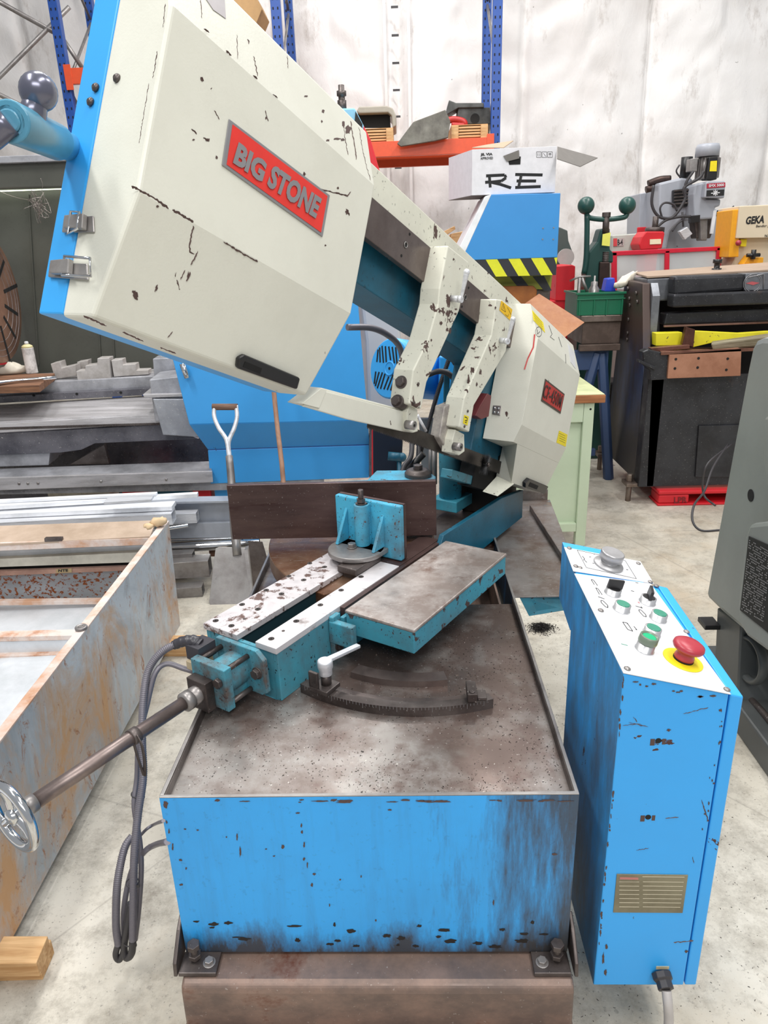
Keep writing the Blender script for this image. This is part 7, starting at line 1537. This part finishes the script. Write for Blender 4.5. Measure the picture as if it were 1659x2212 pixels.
# ---- milling machine
MM = thing('milling_machine', 'grey turret milling machine with a black motor and a red model plate', 'milling machine', (P(1480, 600, y=7.0)[0], 7.3, 0))
M['mill'] = paint('mill_grey_paint', '#a9adb6', '#7c7f86', 0.2, 0.02, rough=0.38); Ym = 7.0
def mm(name, pts, Y, t, mat='mill', bev=0.008, lab=None): m = MB(); m.pxp(pts, Y, t); return m.build(name, M[mat] if isinstance(mat, str) else mat, MM, bev, lab)
mm('control_cabinet', [(1382, 418), (1425, 410), (1425, 600), (1377, 600)], Ym+0.5, 0.4)
mm('cabinet_foot', [(1377, 491), (1420, 489), (1420, 510), (1376, 512)], Ym+0.49, 0.02, 'redpaint')
mm('ram', [(1424, 395), (1470, 384), (1496, 384), (1500, 445), (1448, 500), (1440, 540), (1420, 540)], Ym+0.15, 0.4, 'mill', 0.02)
mm('column', [(1440, 450), (1545, 450), (1620, 485), (1620, 640), (1430, 640)], Ym+0.5, 0.5, 'mill', 0.02)
mm('turret', [(1455, 410), (1500, 405), (1505, 445), (1455, 447)], Ym+0.1, 0.2, 'black', 0.01)
for k in range(5): mm('cooling_fin', [(1457, 411+k*7), (1502, 407+k*7), (1502, 410+k*7), (1457, 414+k*7)], Ym+0.08, 0.02, 'dsteel', 0.001)
mm('head', [(1502, 398), (1522, 392), (1525, 430), (1558, 430), (1556, 445), (1545, 448), (1543, 472), (1500, 475), (1498, 420)], Ym-0.05, 0.35, 'mill', 0.015)
mm('belt_housing', [(1524, 395), (1530, 391), (1566, 391), (1568, 396), (1565, 428), (1521, 427)], Ym-0.12, 0.3, 'mill', 0.01)
pm = mm('model_plate', [(1527, 397), (1567, 394), (1567, 404), (1527, 407)], Ym-0.126, 0.005, plain('plate_crimson', '#b0243c', .4), 0.001)
a, b, c = P(1531, 404.5, y=Ym-0.1265), P(1564, 402, y=Ym-0.1265), P(1531, 398.5, y=Ym-0.1265); text('SMX 5000', a, Vector(b)-Vector(a), Vector(c)-Vector(a), M['white'], pm, 'lettering', 0.03)
lgp = mm('logo_plate', [(1527, 411), (1565, 409), (1564, 422), (1526, 424)], Ym-0.126, 0.005, 'ink', 0.001)
lines(lgp, [[(1536, 417.5), (1555, 416)], [(1545.5, 410), (1545.5, 423)], [(1541, 412), (1550, 421)], [(1550, 412), (1541, 421)]], 0, 0.004, M['white'], fn=lambda u, v, o: Vector(P(u, v, y=Ym-0.127)), name='emblem')
m = MB(); o = Vector(P(1526, 388, y=Ym+0.02)); h_ = P(1526, 340, y=Ym+0.02)[2]-o.z; m.cyl(o, o+Vector((0, 0, h_)), 0.085, n=24)
for k in range(20): t = k/20*6.283; m.box(Fr(o+Vector((math.cos(t)*0.088, math.sin(t)*0.088, 0)), (math.cos(t), math.sin(t), 0), (-math.sin(t), math.cos(t), 0), (0, 0, 1)), 0, 0.012, -0.003, 0.003, 0.01, h_-0.01)
m.build('motor', M['steel'], MM, 0, 'finned vertical motor')
mm('motor_cover', [(1532, 340), (1551, 338), (1548, 388), (1526, 388)], Ym-0.10, 0.12, 'black', 0.006)
mm('motor_label', [(1535, 348), (1549, 347), (1548, 370), (1533, 370)], Ym-0.104, 0.003, 'yellow', 0)
m = MB(); o = Vector(P(1527, 339, y=Ym+0.02)); h_ = P(1527, 312, y=Ym+0.02)[2]-o.z; m.lathe(o, (0, 0, 1), [(0.10, 0), (0.10, h_*0.75), (0.09, h_), (0.02, h_*1.02)], 28); m.build('motor_cap', M['mill'], MM)
mm('relay_box', [(1492, 343), (1508, 341), (1506, 370), (1490, 370)], Ym-0.02, 0.1, 'steel', 0.004)
m = MB(); o = Vector(P(1480, 384, y=Ym+0.2)); m.cyl(o, o+Vector((0, 0, 0.17)), 0.05, n=18); m.build('pump_motor', M['black'], MM)
mm('quill', [(1512, 455), (1530, 455), (1528, 520), (1514, 520)], Ym, 0.12, 'steel', 0.01)
mm('head_casting', [(1500, 470), (1545, 468), (1540, 500), (1535, 515), (1505, 515)], Ym+0.05, 0.15, 'dsteel', 0.01)
mm('scale_bar', [(1541, 455), (1549, 453), (1541, 505), (1534, 505)], Ym-0.05, 0.02, 'alub', 0.002)
mm('digital_display', [(1468, 500), (1485, 490), (1496, 505), (1480, 518)], Ym-0.15, 0.06, 'alu', 0.004)
mm('black_box', [(1492, 466), (1513, 464), (1512, 480), (1492, 482)], Ym-0.12, 0.06, 'black', 0.004)
for pts, r in (([(1412, 400), (1408, 440), (1420, 465), (1440, 472), (1458, 465), (1480, 430), (1478, 405), (1510, 385), (1520, 370)], 0.013), ([(1420, 490), (1440, 475), (1470, 468), (1492, 468)], 0.012),
               ([(1480, 420), (1482, 395), (1498, 370)], 0.012), ([(1470, 384), (1461, 370), (1468, 356)], 0.007), ([(1430, 470), (1426, 450), (1436, 438), (1455, 442), (1462, 455)], 0.009), ([(1474, 458), (1476, 490)], 0.009),
               ([(1548, 480), (1570, 460), (1585, 445)], 0.006), ([(1452, 500), (1462, 485), (1474, 476)], 0.008)):
    m = MB(); m.tube([P(u, v, y=Ym-0.12) for u, v in pts], r, 8); m.build('cable', M['rubber'], MM)
m = MB(); m.tube([P(1400, 397, y=Ym+0.3), P(1425, 388, y=Ym+0.3), P(1448, 386, y=Ym+0.3)], 0.03, 8); m.tube([P(1395, 410, y=Ym+0.3), P(1420, 403, y=Ym+0.3)], 0.03, 8); m.build('cable_bundle', metal('brown_cloth', '#4e3f3b', '#35302e'), MM)
mm('guard_arm', [(1545, 455), (1590, 450), (1590, 460), (1545, 468)], Ym+0.1, 0.08, 'black', 0.004)
mm('green_strap', [(1571, 458), (1575, 453), (1574, 478), (1566, 477)], Ym-0.05, 0.01, plain('lime_strap', '#7fd07a', .5), 0)
# ---- yellow and cream ironworker
IW = thing('ironworker', 'cream punching machine with a yellow side panel at the right edge', 'ironworker', (P(1640, 600, y=6.0)[0], 6.2, 0))
M['iwc'] = paint('ironworker_cream', '#dccdb2', '#a8987c', 0.12, 0.03, rough=0.45); M['iwy'] = plain('ironworker_yellow', '#f0a81e', .45); Yw = 6.0
def iw(name, pts, Y, t, mat='iwc', bev=0.006, lab=None): m = MB(); m.pxp(pts, Y, t); return m.build(name, M[mat] if isinstance(mat, str) else mat, IW, bev, lab)
iw('upper_panel', [(1598, 445), (1760, 438), (1755, 512), (1590, 515)], Yw, 0.4)
iw('side_panel', [(1583, 453), (1598, 452), (1596, 555), (1574, 556)], Yw+0.02, 0.3, 'iwy')
iw('lower_body', [(1598, 515), (1760, 512), (1760, 600), (1566, 600), (1588, 556)], Yw+0.1, 0.3)
iw('clamp', [(1606, 570), (1620, 551), (1632, 556), (1650, 556), (1648, 572), (1606, 582)], Yw-0.05, 0.1, 'iwy', 0.004)
iw('clamp_base', [(1606, 572), (1640, 570), (1640, 583), (1606, 583)], Yw-0.08, 0.1, 'iwy', 0.003)
m = MB(); m.ball(P(1595, 525, y=Yw-0.03), 0.022, 14); m.build('stop_button', M['red'], IW); iw('stop_plate', [(1600, 516), (1614, 516), (1612, 533), (1600, 532)], Yw+0.05, 0.05, 'yellow', 0.003)
m = MB(); o = P(1626, 560, y=Yw-0.07); m.cyl(o, Vector(o)+Vector((0, 0, 0.07)), 0.018, n=10); m.cyl(Vector(o)+Vector((-0.05, 0, 0.03)), Vector(o)+Vector((0.05, 0, 0.03)), 0.014, n=8); m.build('clamp_screw', M['black'], IW)
a, b, c = P(1611, 485, y=Yw-0.001), P(1650, 482, y=Yw-0.001), P(1612, 468, y=Yw-0.001); text('GEKA', a, Vector(b)-Vector(a), Vector(c)-Vector(a), M['ink'], IW, 'lettering', 0.04, shear=0.2)
a, b, c = P(1633, 493, y=Yw-0.001), P(1672, 491, y=Yw-0.001), P(1633, 486, y=Yw-0.001); text('Bendicr p 50', a, Vector(b)-Vector(a), Vector(c)-Vector(a), M['ink'], IW, 'lettering', 0.01, shear=0.2)
a, b, c = P(1652, 513, y=Yw-0.001), P(1672, 512, y=Yw-0.001), P(1652, 507, y=Yw-0.001); text('PATENT', a, Vector(b)-Vector(a), Vector(c)-Vector(a), M['ink'], IW, 'lettering', 0.01)
x = P(1640, 600, y=Yw+0.1)[0]; m = MB(); m.box(FW, x-0.3, x+0.6, Yw+0.12, Yw+0.4, 0, P(1640, 599, y=Yw+0.1)[2]); m.build('pedestal', M['iwc'], IW)
# swarf heap on the floor and stray chips
hp = P(1168, 1358, z=0.003); m = heap(hp[0], hp[1], 0.085, 0.001, 0.03, 1800, 5); single(m, 'swarf_heap', M['soot'], 'small heap of dark swarf on the floor beside the saw base', 'swarf', kind='stuff')
random.seed(12)
def floor_pt():
    while True:
        x, y = random.uniform(0.33, 1.1), random.uniform(0.9, 3.4)
        if random.random() < 0.55-0.5*(x-0.33): return (x, y, 0.0005)
m = MB(); chips(m, 1500, floor_pt, 0.0012, 0.004); fch = single(m, 'floor_chips', M['soot'], 'dark chips scattered over the concrete floor right of the saw', 'swarf', kind='stuff')
# shadowy box and bucket under the trestle
m = MB(); q = P(1240, 800, y=5.3); m.lathe((q[0]-0.05, 5.25, 0), (0, 0, 1), [(0.13, 0), (0.15, 0.32), (0.155, 0.33), (0.14, 0.33), (0.13, 0.03)], 24); single(m, 'metal_bucket', M['steel'], 'grey bucket standing behind the blue trestle leg', 'bucket')
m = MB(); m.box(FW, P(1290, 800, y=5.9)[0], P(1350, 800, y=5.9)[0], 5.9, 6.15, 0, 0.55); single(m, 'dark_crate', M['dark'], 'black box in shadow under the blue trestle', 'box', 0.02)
